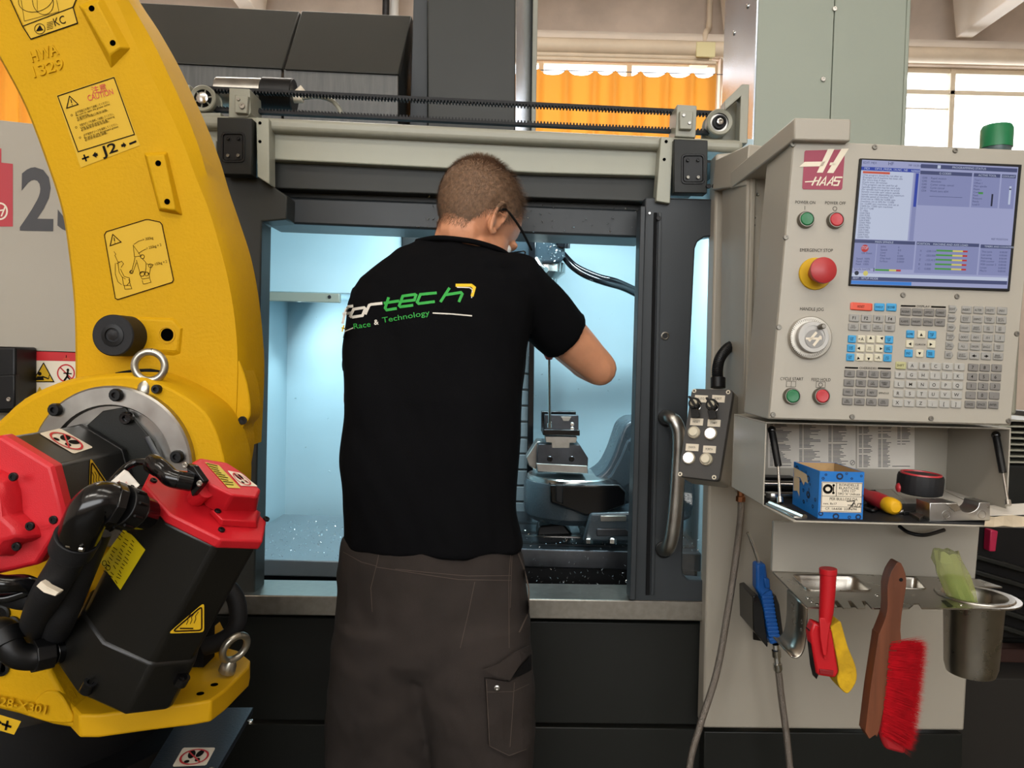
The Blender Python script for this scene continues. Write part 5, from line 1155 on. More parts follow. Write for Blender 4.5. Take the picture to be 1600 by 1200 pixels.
# raised casting marks
em = Ink(); A17 = -.30
em.text('HWA', 50, 97, 18, A17, bold=.012, width=44).text('1329', 53, 121, 18, A17, bold=.012, width=50)
eo = em.build('cast_mark', YM, rb, fA(.0025)); sd_ = eo.modifiers.new('thick', 'SOLIDIFY'); sd_.thickness = .004; sd_.offset = -1
# stickers
def sticker(n, pts, mat, l=.0008, par_=None, fn=None): return Ink().poly(pts).build(n, mat, par_ or rb, (fn or fA)(l))
LY, PB, PR = M('label_yellow'), M('print_black'), M('print_red')
s1 = sticker('data_sticker', [(-10, -60), (48, 61), (122, 36), (115, 10), (121, -8), (118, -60)], LY)
q = Ink().line([(-10, -58), (35, 41), (48, 61), (121, 36), (114, 11), (121, -6), (117, -58)], 1.6).line([(35, 41), (114, 11)], 1.4).ring(62, 45, 8, 8, .9).poly([(56, 49), (62, 39), (68, 47)])
q.ring(56, -2, 28, 20, .8, ang=A17).ring(67, 3, 16, 20, .8, ang=A17).line([(30, -20), (38, 33), (92, 18), (82, -30)], .6).line([(58, 20), (58, -20)], .5)
q.text('KC', 86, 41, 13, A17, wx=.8); [q.line([(73, 36 + i * 2.6), (83, 33 + i * 2.6)], .7) for i in range(5)]
q.build('sticker_print', PB, s1, fA(.0016), kind='stuff')
s2 = sticker('caution_sticker', [(88, 149), (179, 119), (219, 227), (126, 262)], LY)
q = Ink().line([(90, 150), (178, 121), (210, 210), (122, 237)], 1.5, True).line([(104, 169), (108.5, 150), (122, 163)], 1.4, True).line([(110.5, 155), (112, 161)], 1.4).disc(112.6, 163.6, .8)
body = [('必ず排脂口を開けて給脂してください。', 118, 178), ('Be sure to open the grease outlet', 119, 181.8), ('at greasing.', 120, 185.6), ('必须打开排脂口再加油脂。', 121, 189.4), ('手動式ポンプを使用して給脂してください。', 125, 197.5), ('Use a hand pump at greasing', 126, 201.3), ('必须使用手动泵加油脂。', 127, 205.1), ('必ず指定グリースを使用してください。', 131, 213), ('Be sure to use designated grease', 132, 216.8), ('必须使用指定油脂。', 133, 220.6)]
for t, x, y in body: q.text(t, x, y, 3.2, A17 - .03, width=56 if len(t) > 13 else None)
for x, y in ((112, 180), (119, 199), (125, 215)): q.ring(x, y, 1.4, 1.4, .5)
q.line([(131, 241.5), (135, 252)], 2.6).line([(128, 248.5), (139, 244.5)], 2.6).text('J2', 160, 244, 15, -.33, bold=.02, width=26).poly([(144, 243), (149, 237), (149.5, 239.5), (152, 239), (153, 243), (150.5, 244), (151, 246.5)]).poly([(197, 226), (192, 222), (192.5, 224.6), (189, 226), (190, 230), (193.5, 228.6), (194.5, 231)]).line([(202, 225), (213, 220.5)], 3)
q.build('sticker_print', PB, s2, fA(.0016), kind='stuff')
Ink().text('注意', 144, 146, 9, A17 + .05).text('CAUTION', 138, 158, 9.5, -.27, width=41).build('caution_word', PR, s2, fA(.0016))
o3 = [(166, 362), (228, 343), (232, 343), (250, 347), (253, 351), (271, 437), (269, 441), (184, 468), (180, 466), (163, 367)]
s3 = sticker('lifting_sticker', o3, LY)
q = Ink().line(o3, 1.4, True).line([(172, 384), (176, 366), (189, 378)], 1.3, True).line([(178, 371), (179, 377)], 1.2).disc(179.6, 379.6, .7)
q.text('> 300kg', 223, 376.5, 4.2, -.2, width=17).text('> 250kg × 2', 229, 390, 4.2, -.25, width=24).text('> 150kg × 2', 238, 416, 4.2, -.25, width=24)
rbt = [[(178, 393), (181, 397), (179, 400)], [(180, 400), (184, 409), (187, 409)], [(182, 412), (190, 408), (193, 412), (189, 418)], [(184, 410), (186, 425), (190, 432), (196, 436)], [(180, 411), (180, 428), (184, 440), (190, 445)], [(188, 420), (194, 432), (202, 434), (203, 440), (198, 446)], [(191, 433), (193, 446), (204, 446), (201, 436)], [(194, 446), (195, 452), (206, 451), (204, 446)], [(208, 383), (210, 401), (220, 400), (208, 383)], [(211, 402), (206, 422), (203, 425), (207, 427), (213, 410)], [(213, 406), (219, 428)], [(222, 404), (228, 410), (228, 420), (226, 428)], [(229, 412), (236, 414), (233, 430)], [(218, 428), (222, 436), (234, 434), (232, 426), (224, 424), (218, 428)], [(222, 438), (224, 444), (236, 441), (234, 435)], [(209, 382), (216, 377), (222, 375)], [(216, 396), (222, 392), (228, 389)]]
for p in rbt: q.line(p, .7)
q.ring(222.5, 401, 3, 3, 1).ring(222, 428, 3.6, 3.6, 1).ring(205, 425, 2.4, 2.4, 1).ring(229, 428, 2.6, 3, .8).ring(235, 415, 3, 3, .7)
q.build('sticker_print', M('print_brown'), s3, fA(.0016), kind='stuff')
# shoulder hub, reducer ring and turret casting
YH = 1.25
hub = [(-60, 700), (-30, 675), (0, 657), (36, 625), (90, 599), (143, 586), (209, 583), (245, 592), (289, 613), (325, 640), (343, 672), (352, 700), (358, 730), (356, 780), (340, 830), (300, 880), (200, 930), (60, 930), (-60, 900)]
H0 = [P(a, b, YH) for a, b in [((x - 150) * .965 + 150, (y - 760) * .965 + 760) for x, y in sp2(hub, 3)]]; H1 = [P(a, b, YH + .012) for a, b in sp2(hub, 3)]
MB().loft([H0, H1, [p + V((0, .11, 0)) for p in H1]], True).build('shoulder_hub', YM, rb, .003, label='round yellow shoulder casting')
gap = sp2([(180, 582), (230, 576), (280, 592), (325, 625), (352, 665), (366, 715), (372, 760), (340, 800), (200, 640)], 3)
MB().prism(PP(gap, YA - .012), (0, .03, 0)).build('shoulder_gap', M('black_matt'), rb)
tail = sp2([(372, 560), (386, 600), (391, 648), (379, 668), (381, 692), (374, 736), (366, 733), (345, 700), (340, 640)], 3)
MB().prism(PP(tail, YA + .002), (0, .06, 0)).build('arm_lug', YM, rb, .003)
MB().lathe(P(379, 657, YA), (0, -1, 0), [(.0075, -.002), (.0075, .002), (.005, .0022), (0, .001)], 16).build('lug_bolt', M('black'), rb, smooth=30)
rc_ = P(179, 728, YH - .004); k = YH / F
rgp = MB().lathe(rc_, (0, -1, 0), [(126 * k, -.006), (126 * k, .010), (123 * k, .013), (97 * k, .013), (94 * k, .006), (60 * k, .004), (0, .004)], 64).build('reducer_ring', M('steel'), rb, smooth=30, label='bright steel reducer ring')
for a, b in ((183, 617), (278, 713), (88, 640)): bolt(rgp, P(a, b, YH - .018), .0105, mat='black', name='ring_bolt', h=.9)
bolt(rb, P(246, 608, YH - .002), .0075, mat='black', name='hub_bolt', h=1.2); bolt(rb, P(199, 653, YH - .02), .0105, mat='black_gloss', name='hub_bolt', h=.8)
slab('ring_cover', [(96, 700), (160, 642), (195, 636), (240, 690), (268, 760), (100, 760)], YH - .016, .01, M('charcoal_low'), rb, .002)  # near-black: the flange's own black plus painted shade inside the ring
slab('ring_plate', [(225, 683), (229, 682), (249, 718), (244, 722)], YH - .026, .01, M('dark_steel'), rb, .001)
def eyebolt(c, n, u, name='eye_bolt', R_=.0235, r=.0062):
    n = V(n).normalized(); u = (V(u) - n * V(u).dot(n)).normalized(); w = n.cross(u)
    path = [c + (u * math.cos(q) + w * math.sin(q)) * R_ for q in [2 * math.pi * i / 32 for i in range(33)]]
    o = MB().tube(path, r, 12, cap=False).build(name, M('nickel', '#aaa69a', .3, .9), rb, smooth=60)
    MB().lathe(c - u * (R_ + .004), -u, [(.009, -.004), (.013, .004), (.014, .012), (.014, .018), (0, .018)], 20).build('eye_collar', M('nickel'), o, smooth=40)
eyebolt(P(234, 572, 1.26), (.15, -1, 0), (.15, 0, 1))
# turret base plate (lying flat, thick rim)
zl = .79
top = [(286, 1062), (300, 1040), (321, 985), (327, 1003), (343, 1008), (360, 1013), (372, 1016), (391, 1031), (389, 1042), (352, 1078), (330, 1094), (300, 1099), (230, 1107), (154, 1117), (124, 1117), (104, 1096), (74, 1040), (60, 1000), (120, 960), (260, 960)]
tp_ = [PZ(a, b, zl) for a, b in top]
MB().prism(tp_, (0, 0, -.036)).build('turret_base', YS, rb, .004, seg=3, label='thick yellow turret base lobe with lifting eye')
fc = sp2([(-40, 925), (20, 928), (62, 923), (80, 935), (97, 947), (84, 972), (56, 988), (52, 1005), (74, 1040), (104, 1096), (124, 1118), (137, 1139), (82, 1133), (27, 1116), (-40, 1100)], 2)
MB().prism(PP(fc, 1.17), (0, .12, 0)).build('turret_front', YM, rb, .006, seg=3)
MB().prism([P(a, b, Y) for a, b, Y in ((300, 1094, 1.21), (318, 1095, 1.21), (316, 1128, 1.21), (292, 1130, 1.21))], (0, .05, 0)).build('base_lug', YS, rb, .003)
eo = Ink().text('228-X301', -12, 1100, 13.5, .20, bold=.015, width=84).build('cast_mark', YS, rb, onY(1.164, .004)); sd_ = eo.modifiers.new('thick', 'SOLIDIFY'); sd_.thickness = .004; sd_.offset = -1
MB().prism(PP(sp2([(40, 1118), (62, 1085), (90, 1082), (110, 1112), (112, 1130), (70, 1128)], 3), 1.166), (0, .03, 0)).build('front_boss', YM, rb, .004)
j1 = sticker('axis_sticker', [(-12, 1113), (33, 1127), (22, 1148), (-12, 1138)], LY, fn=lambda l: onY(1.16, l))
Ink().line([(12, 1126), (8.5, 1141)], 3.6).line([(2.5, 1131), (17.5, 1136)], 3.6).poly([(-2, 1124), (4, 1131), (-4, 1131)]).build('sticker_print', PB, j1, lambda a, b: P(a, b, 1.158))
eyebolt(P(367, 1023, 1.30) + V((0, 0, .012)), (.75, -.55, -.3), (.25, 0, 1))
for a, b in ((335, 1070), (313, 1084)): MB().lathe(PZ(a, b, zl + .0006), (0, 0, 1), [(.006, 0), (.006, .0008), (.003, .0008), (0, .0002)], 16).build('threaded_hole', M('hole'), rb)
slab('rib_plate', [(303, 1058), (324, 988), (330, 1000), (344, 1004), (352, 1010), (348, 1022), (318, 1052), (292, 1058)], 1.40, .06, YS, rb, .006)
MB().prism(PP([(-40, 880), (320, 860), (318, 1050), (60, 1060), (-40, 1000)], 1.335), (0, .05, 0)).build('turret_core', M('black_matt'), rb)  # black sheet added to keep the gap behind the motors dark
# black robot base below
MB().lathe((-.95, 1.50, 0), (0, 0, 1), [(.42, 0), (.42, .05), (.34, .08), (.34, .58), (.36, .60), (.36, .625), (.30, .625), (.30, .72), (0, .72)], 56).build('robot_base', M('black'), rb, smooth=35)
pz = .64
bpp = MB().prism([PZ(a, b, pz) for a, b in ((290, 1106), (396, 1105), (300, 1270), (190, 1270))], (0, 0, -.012)).build('step_plate', M('plate_blue', '#323b45', .35, .5, bump=.15, bs=200, var=.15, vs=20), rb, .001)
for a, b in ((391, 1128), (330, 1203)): bolt(bpp, PZ(a, b, pz), .006, (0, 0, 1), 'chrome', 'plate_screw')
def nostep(name, quad, fn, parent):
    """no-step pictogram laid into a four-cornered sticker"""
    A_, B_, C_, D_ = [V(p) for p in quad]
    g = lambda u, v: tuple((A_ * (1 - u) + B_ * u) * (1 - v) + (D_ * (1 - u) + C_ * u) * v)
    def mapk(ink, l): 
        ink.v = [g(*p) for p in ink.v]; return ink
    st = mapk(Ink().poly([(.04, 0), (.96, 0), (1, .06), (1, .94), (.96, 1), (.04, 1), (0, .94), (0, .06)]), 0).build(name, M('white_label'), parent, fn(.0008))
    kk = Ink().disc(.38, .36, .11, .23, ang=-.15).disc(.35, .74, .08, .08).disc(.62, .32, .10, .2, ang=.15).disc(.64, .66, .075, .10)
    mapk(kk, 0).build('sole_print', PB, st, fn(.0014))
    rr2 = Ink().ring(.5, .5, .40, .40, .06).line([(.24, .20), (.76, .80)], .05)
    mapk(rr2, 0).build('ban_ring', PR, st, fn(.0020))
    return st
nostep('no_step_sticker', [(286, 1168), (337, 1168), (322, 1196), (269, 1198)], lambda l: (lambda a, b: PZ(a, b, pz + l)), bpp)
# ---- motor one: square black motor pointing at the camera, red cap
RC = M('red_cap'); BK = M('black')
Yc = 1.03; capc = P(-10, 791, Yc)
oct_px = [(2, 680), (81, 728), (103, 812), (58, 883), (-22, 902), (-101, 854), (-123, 770), (-78, 699)]
capp = [P(a, b, Yc) for a, b in oct_px]
sc2 = lambda pts, f, c: [c + (p - c) * f for p in pts]
m1 = MB().prism([p + V((0, .022, 0)) for p in sc2(capp, .965, capc)], (0, .225, 0)).build('motor_body', M('motor_black', '#100f0d', .38, bump=.1, bs=700), rb, .004)
cap1 = MB().loft([sc2(capp, .95, capc), [p + V((0, .006, 0)) for p in capp], [p + V((0, .024, 0)) for p in capp]], True).build('motor_cap', RC, rb, .002, label='red octagonal cap of the lower black motor at frame edge')
MB().prism([p + V((0, .19, 0)) for p in sc2(capp, .985, capc)], (0, .012, 0)).build('motor_flange', BK, m1, .002)
bo_ = [(-60, 745), (-40, 735), (5, 733), (28, 745), (35, 765), (38, 800), (62, 822), (68, 838), (55, 845), (40, 848), (30, 862), (24, 868), (-60, 870)]
bc = P(-15, 800, Yc)
MB().loft([[P(a, b, Yc + .002) for a, b in bo_], [p + V((0, -.022, 0)) for p in sc2([P(a, b, Yc) for a, b in bo_], .9, bc)], [p + V((0, -.032, 0)) for p in sc2([P(a, b, Yc) for a, b in bo_], .74, bc)]], True).build('cap_boss', RC, cap1, .003)
for a, b, dy in ((84, 812, .0), (47, 822, .025), (26, 854, .025), (21, 745, .02)): bolt(cap1, P(a, b, Yc - dy), .0058, mat='black', name='cap_screw')
mtop = [capp[7], capp[0], capp[1]]
n_top = (capp[1] - capp[0]).cross(V((0, 1, 0))).normalized(); 
if n_top.z < 0: n_top = -n_top
o_top = sc2(capp, .965, capc)[0]
fT = lambda l: onPlane(o_top, n_top, l)
nostep('no_step_sticker', [(94, 669), (146, 699), (115, 709), (61, 677)], fT, m1)
n_side = (capp[2] - capp[1]).cross(V((0, 1, 0))).normalized()
if n_side.x < 0: n_side = -n_side
fS = lambda l: onPlane(sc2(capp, .965, capc)[1], n_side, l)
def hotsticker(tri_, fn, parent, waves, bar):
    c_ = V((sum(p[0] for p in tri_) / 3, sum(p[1] for p in tri_) / 3)); rp = []
    for i in range(3):
        p, pr, nx = V(tri_[i]), V(tri_[i - 1]), V(tri_[(i + 1) % 3])
        A_, B_ = p + (pr - p) * .12, p + (nx - p) * .12
        rp += [tuple(A_ * (1 - t) ** 2 + p * 2 * t * (1 - t) + B_ * t ** 2) for t in (0, .33, .66, 1)]
    st = Ink().poly(rp).build('hot_sticker', LY, parent, fn(.0008))
    inn_ = [tuple(c_ + (V(p) - c_) * .80) for p in rp]
    kk = Ink().line(inn_, 2.4, True)
    for w_ in waves: kk.line(w_, 1.0)
    kk.line(bar, 2.2); kk.build('sticker_print', M('print_brown'), st, fn(.0014)); return st
hotsticker([(141, 714), (173, 762), (139, 777)], fS, m1, [[(144 + i * 4, 738 - i), (147 + i * 4, 744 - i), (146 + i * 4, 751 - i), (149 + i * 4, 759 - i)] for i in range(3)], [(149, 765), (161, 760)])
# ---- motor two: tilted black motor with red cap on top
ax = V((.49, -.20, .85)).normalized(); c2 = P(324.5, 787, 1.10)
f2p = lambda a, b, l=0.0: PL(a, b, c2 + ax * l, ax)
vv = [f2p(*p) for p in ((225, 757), (265, 803), (345, 843), (411, 846))]
fl_ = vv + [2 * c2 - p for p in vv]
body = [p - ax * .014 for p in sc2(fl_, .95, c2)]
m2 = MB().loft([body, [p - ax * .26 for p in body]], True).build('motor_body', M('motor_black'), rb, .006, label='big tilted black motor body')
bdc = c2 - ax * .014
MB().loft([[p - ax * .215 for p in sc2(body, 1.05, bdc)], [p - ax * .305 for p in sc2(body, 1.08, bdc)], [p - ax * .318 for p in sc2(body, 1.03, bdc)]], True).build('motor_flange', M('motor_black'), m2, .006)
cap2 = MB().prism(fl_, -ax * .016).build('motor_cap', RC, rb, .003, label='red octagonal cap on top of the tilted motor')
tp2 = [f2p(a, b, .05) for a, b in ((299, 722), (313, 715), (352, 722), (383, 742), (408, 765), (402, 778), (363, 774), (328, 757))]
bs2 = [f2p(a, b, 0.0) for a, b in ((285, 755), (300, 738), (355, 742), (388, 760), (402, 792), (400, 805), (345, 806), (322, 792))]
md2 = [p.lerp(q_, .5) for p, q_ in zip(bs2, tp2)]
MB().loft([bs2, tp2], True).build('cap_dome', RC, cap2, .004, seg=3)
foot2 = [f2p(a, b, .012) for a, b in ((330, 795), (345, 812), (400, 820), (404, 806))]
MB().loft([[f2p(a, b, 0) for a, b in ((326, 800), (345, 822), (402, 826), (408, 800), (370, 790))], [f2p(a, b, .012) for a, b in ((330, 797), (347, 812), (400, 815), (404, 798), (370, 786))]], True).build('cap_step', RC, cap2, .002)
lip = MB().tube([f2p(305, 780, .004), f2p(322, 765, .035)], .012, 14).build('screw_pocket', RC, cap2, smooth=40)
for a, b in ((240, 751), (340, 799), (346, 828), (416, 811)): bolt(cap2, f2p(a, b, .001 if b != 799 else .012), .0048, ax, 'black', 'cap_screw')
f22 = lambda l: (lambda a, b: f2p(a, b, .05 + l))
ys_ = Ink().poly([(320, 722), (342, 727), (376, 763), (356, 762)]).build('rating_sticker', M('label_yellow2'), cap2, f22(.0008))
q = Ink()
for i in range(9): q.line([(323 + i * 3.6, 724 + i * 4), (338 + i * 3.6 + random.uniform(-3, 3), 728 + i * 3.7)], 1)
q.build('sticker_print', PB, ys_, f22(.0014), kind='stuff')
nostep('no_step_sticker', [(355, 735), (376, 739), (403, 760), (376, 759)], f22, cap2)
# side faces for the stickers of motor two
nrm = (body[2] - body[1]).cross(ax).normalized()
if nrm.dot(CAM - body[1]) < 0: nrm = -nrm
fM = lambda l: onPlane(body[1], nrm, l)
n0 = (body[1] - body[0]).cross(ax).normalized()
if n0.dot(CAM - body[0]) < 0: n0 = -n0
f0 = lambda l: onPlane(body[0], n0, l)
ys2 = Ink().poly([(194, 826), (199, 832), (205, 835), (210, 840), (227, 859), (188, 922), (156, 878)]).build('rating_sticker', M('label_yellow2'), m2, f0(.001))
q = Ink()
for i in range(13):
    a_, b_ = 190 + 4 - i * 2.2 + 4, 835 + i * 5.2
    for j in range(3):
        if random.random() < .85: q.line([(a_ - 10 + j * 9, b_ - 6 + j * 7.5), (a_ - 10 + j * 9 + random.uniform(3, 7), b_ - 6 + j * 7.5 + random.uniform(3, 6))], 1.1)
q.ring(163, 880, 3.2, 4, 1).ring(169, 887, 3.2, 4, 1)
q.build('sticker_print', PB, ys2, f0(.0016), kind='stuff')
hotsticker([(262, 990), (319, 941), (319, 988)], fM, m2, [[(291 + i * 6, 976 - i * 1), (294 + i * 6, 970 - i * 1.5), (293 + i * 6, 966 - i * 1.5), (298 + i * 6, 959 - i * 1.5)] for i in range(3)], [(281, 982), (302, 982)])
Ink().line([(142, 1004), (212, 1040), (236, 1042)], .8).line([(106, 1063), (120, 1090), (138, 1096)], .8).line([(108, 1064), (145, 1076)], .8).build('casting_line', M('dark_steel'), m2, lambda a, b: f0(.04)(a, b)) if False else None
MB().lathe(P(281, 1068, 1.13), ax, [(.010, 0), (.010, .014), (.006, .014), (.005, .008), (0, .008)], 20).build('flange_bolt', M('black_gloss'), m2, smooth=30)
MB().lathe(P(138, 1072, 1.09), ax, [(.009, -.01), (.009, .008), (.005, .008), (.004, .002), (0, .002)], 20).build('flange_bolt', M('black_gloss'), m2, smooth=30)
# ---- connectors and cables
GB = M('black_gloss'); RB = M('rubber')
def cable(pts, r, n='cable', m_=None, parent=None, k_=8): return MB().tube(spline([P(*p) for p in pts], k_), r, 16).build(n, m_ or RB, parent or rb, smooth=60)
Yq = .98
def cyl(p, q_, r0, r1, n, m_=None, nn=24, parent=None): return MB().tube([P(*p), P(*q_)], [r0, r1], nn).build(n, m_ or GB, parent or rb, .0012)
el = cable([(186, 789, Yq), (160, 783, Yq - .012), (142, 796, Yq - .018), (132, 815, Yq - .015), (122, 840, Yq)], .0255, 'elbow_connector', GB)
cyl((170, 786, Yq - .008), (184, 790, Yq), .0295, .0295, 'connector_nut', GB, 8, el)
cn = cyl((186, 789, Yq), (208, 797, Yq + .02), .0275, .0275, 'connector_ring', M('black'), 24, el)
for i in range(10):
    q_ = i * 2 * math.pi / 10; d = (P(208, 797, Yq + .02) - P(186, 789, Yq)).normalized(); u = d.orthogonal().normalized(); w = d.cross(u); o_ = (u * math.cos(q_) + w * math.sin(q_)) * .0275
    MB().tube([P(190, 790.5, Yq) + o_ + d * .002, P(204, 795, Yq + .016) + o_], .0018, 6).build('grip_rib', M('black'), cn)
cyl((208, 797, Yq + .02), (228, 803, Yq + .045), .0235, .022, 'connector_base', GB, 20, el)
cyl((122, 838, Yq), (110, 862, Yq + .01), .0285, .027, 'cable_clamp', RB, 24, el)
for a, b in ((107, 852), (127, 858)): MB().tube([P(a - 3, b, Yq - .024), P(a + 4, b + 1, Yq - .024)], .0032, 10).build('clamp_screw', M('chrome'), el, .0005)
cable([(114, 855, Yq + .005), (100, 885, Yq + .02), (82, 915, Yq + .03), (68, 940, Yq + .06), (50, 990, Yq + .16)], .021, 'motor_cable')
cable([(150, 830, Yq + .06), (130, 880, Yq + .06), (110, 930, Yq + .08), (96, 965, Yq + .10), (80, 1010, Yq + .2)], .020, 'motor_cable')
MB().prism([P(*p) for p in ((56, 916, Yq - .005), (64, 908, Yq - .005), (73, 917, Yq - .012), (92, 926, Yq - .012), (86, 932, Yq - .012), (68, 926, Yq - .012))], (0, .012, 0)).build('white_tie', M('white_label'), rb, .001)
cable([(-40, 900, 1.0), (0, 912, 1.0), (40, 912, 1.02), (62, 925, 1.04)], .012, 'cable', GB)
cable([(-40, 918, 1.02), (0, 935, 1.02), (40, 925, 1.03), (66, 918, 1.04)], .007, 'cable', GB)
cable([(-60, 900, 1.06), (0, 925, 1.08), (50, 935, 1.10), (110, 905, 1.10)], .016, 'cable', RB)
# small elbow on the red cap, with warning tag on its cable
el2 = cable([(288, 752, 1.035), (268, 747, 1.03), (258, 738, 1.035), (246, 728, 1.04), (238, 723, 1.05)], .0125, 'elbow_connector', GB)
cyl((300, 754, 1.04), (275, 749, 1.03), .0125, .0125, 'connector_nut', GB, 20, el2)
cyl((252, 733, 1.04), (236, 723, 1.05), .0135, .0135, 'connector_ring', M('black'), 8, el2)
MB().prism([P(a, b, 1.04) for a, b in ((291, 725), (302, 728), (319, 752), (314, 760), (300, 776), (295, 760))], (.004, .008, 0)).build('connector_plate', GB, el2, .001)
for a, b in ((289, 727), (312, 755)): bolt(el2, P(a, b, 1.036), .0042, mat='chrome', name='plate_screw')
cable([(240, 724, 1.05), (215, 722, 1.06), (195, 732, 1.05), (178, 750, 1.03), (160, 775, 1.02), (150, 790, 1.05)], .005, 'cable', GB)
tagp = [P(a, b, Y) for a, b, Y in ((161, 763, 1.005), (194, 734, 1.005), (200, 737, .998), (218, 758, .995), (199, 776, .995), (166, 768, .998))]
wt = MB().prism(tagp, (0, .001, 0)).build('warning_tag', M('paper'), rb)
Ink().text('DO NOT', 176, 765, 4, -.7, width=18).text('DISCONNECT', 178, 775, 4.2, -.72, width=30).text('CABLE', 192, 777, 5, -.75, width=18).build('tag_print', PR, wt, lambda a, b: PL(a, b, tagp[3] + V((0, -.0012, 0)), (tagp[3] - tagp[1]).cross(tagp[4] - tagp[2])) if False else P(a, b, .994))
# lower elbow at the turret edge
el3 = cable([(-20, 990, 1.10), (5, 985, 1.09), (14, 1005, 1.08), (25, 1022, 1.08), (48, 1027, 1.09), (72, 1023, 1.10)], .0185, 'elbow_connector', M('black'))
cyl((4, 985, 1.085), (14, 1008, 1.08), .0225, .0225, 'connector_ring', M('black'), 16, el3)
cyl((50, 1026, 1.09), (80, 1020, 1.11), .0235, .0235, 'connector_nut', M('black'), 8, el3)
cyl((80, 1020, 1.11), (112, 1012, 1.14), .0185, .0185, 'connector_base', GB, 20, el3)
MB().prism(PP([(50, 985), (70, 972), (86, 968), (98, 990), (110, 1020), (100, 1040), (78, 1040), (60, 1005)], 1.15), (0, .05, 0)).build('connector_plate', GB, el3, .004)
slab('grey_mark', [(84, 985), (90, 975), (94, 984), (87, 996)], 1.148, .01, M('steel'), el3, .0005)
for a, b, r in ((2, 958, .0135), (20, 975, .012), (1, 1043, .0135)): MB().lathe(P(a, b, 1.168), (0, -1, 0), [(r, -.004), (r, .002), (r * .7, .003), (r * .6, -.002), (0, -.002)], 20).build('turret_bolt', M('black'), rb, smooth=30)
# thick black hose loop right of the tilted motor
cable([(330, 905, 1.33), (352, 915, 1.33), (368, 935, 1.33), (372, 965, 1.33), (362, 990, 1.33), (340, 1004, 1.33), (320, 1010, 1.33)], .0155, 'hose_loop', RB)
cable([(375, 470, 1.50), (384, 510, 1.50), (394, 545, 1.50), (396, 600, 1.50), (388, 640, 1.50)], .003, 'thin_cable', RB)
slab('cable_bracket', [(385, 560), (399, 559), (400, 600), (386, 604)], 1.47, .02, M('black'), rb, .002)
for b in (568, 585): bolt(rb, P(393, b, 1.47), .004, mat='rubber', name='bracket_screw')
# ------------------------------------------------------------------ the man at the machine
pm = thing('person', 'person in black printed T-shirt and dark cargo trousers, back turned, head bent over the machine', 'person', (-.12, 1.70, 0))
SK = M('skin', '#c98c69', .5, bump=.15, bs=350, var=.07, vs=30); SK.node_tree.nodes['Principled BSDF'].inputs['Subsurface Weight'].default_value = .08
SK.node_tree.nodes['Principled BSDF'].inputs['Subsurface Radius'].default_value = (.01, .004, .002)
SHIRT = M('shirt_black', '#09090b', .9, bump=.25, bs=900, spec=.08); PANTS = M('trouser_cloth', '#302a27', .9, bump=.35, bs=1200, var=.18, vs=9, spec=.2)
def union(mb, name, vox, mat, parent, smooth=4, disp=None, fac=.5):
    me = bpy.data.meshes.new('tmp'); me.from_pydata(mb.v, [], mb.f); me.update()
    bm = bmesh.new(); bm.from_mesh(me); bmesh.ops.recalc_face_normals(bm, faces=bm.faces); bm.to_mesh(me); bm.free()
    o = bpy.data.objects.new('tmp', me); COL.objects.link(o)
    r = o.modifiers.new('r', 'REMESH'); r.mode = 'VOXEL'; r.voxel_size = vox
    s_ = o.modifiers.new('s', 'SMOOTH'); s_.iterations = smooth; s_.factor = fac
    bpy.context.view_layer.update()
    ev = o.evaluated_get(bpy.context.evaluated_depsgraph_get()); m2_ = bpy.data.meshes.new_from_object(ev)
    bpy.data.objects.remove(o); m2_.name = name
    m2_.materials.clear(); m2_.materials.append(mat)
    if disp:
        co = [(v.co.copy(), v.normal.copy()) for v in m2_.vertices]
        for v, (c_, n_) in zip(m2_.vertices, co): v.co = c_ + n_ * disp(c_, n_)
    m2_.polygons.foreach_set('use_smooth', [True] * len(m2_.polygons)); m2_.update()
    return link(name, m2_, parent)
def limb(mb, pts, rad, n=18, seg=6):
    ps = spline(pts, seg); rs = []
    for i in range(len(pts) - 1):
        for k in range(seg): rs.append(rad[i] * (1 - k / seg) + rad[i + 1] * k / seg)
    rs.append(rad[-1]); mb.tube(ps, rs, n); mb.ell(ps[0], (rs[0],) * 3, nu=12, nv=8); mb.ell(ps[-1], (rs[-1],) * 3, nu=12, nv=8)
def oval(c, a, b, n=28, e=2.3):
    o = []
    for i in range(n):
        q = 2 * math.pi * i / n; cq, sq = math.cos(q), math.sin(q)
        o.append(V((c.x + a * math.copysign(abs(cq) ** (2 / e), cq), c.y + b * math.copysign(abs(sq) ** (2 / e), sq), c.z)))
    return o
def rings(rows, grow=0.0, e=2.3):
    out = []
    for y, l, r, Yc, b in rows:
        A_, B_ = P(l, y, Yc), P(r, y, Yc); c_ = (A_ + B_) / 2; out.append(oval(V((c_.x, Yc, c_.z)), (B_.x - A_.x) / 2 + grow, b + grow, e=e))
    return out
torso = [(852, 531, 815, 1.70, .128), (800, 533, 810, 1.70, .122), (700, 536, 812, 1.705, .120), (620, 537, 817, 1.72, .125), (550, 538, 822, 1.75, .13), (480, 546, 835, 1.78, .135), (440, 563, 838, 1.80, .125), (408, 600, 806, 1.81, .105), (388, 630, 782, 1.815, .08), (376, 655, 762, 1.82, .062)]
Srt, Ert, Wrt = P(803, 446, 1.80), P(937, 576, 1.92), P(870, 541, 2.165)
Slf, Elf, Wlf = P(597, 474, 1.80), P(562, 625, 1.87), P(640, 655, 2.10)
HT, HS = P(778, 347, 1.745), 1.10
th, ph = math.radians(47), math.radians(36)
HR = Matrix.Rotation(-th, 3, 'Z') @ Matrix.Rotation(-ph, 3, 'X')
HM = HT - HR @ V((.080 * HS, 0, 0))
hl = lambda x, y, z: HM + HR @ V((x * HS, y * HS, z * HS))
b = MB()
b.loft(rings(torso, -.012))
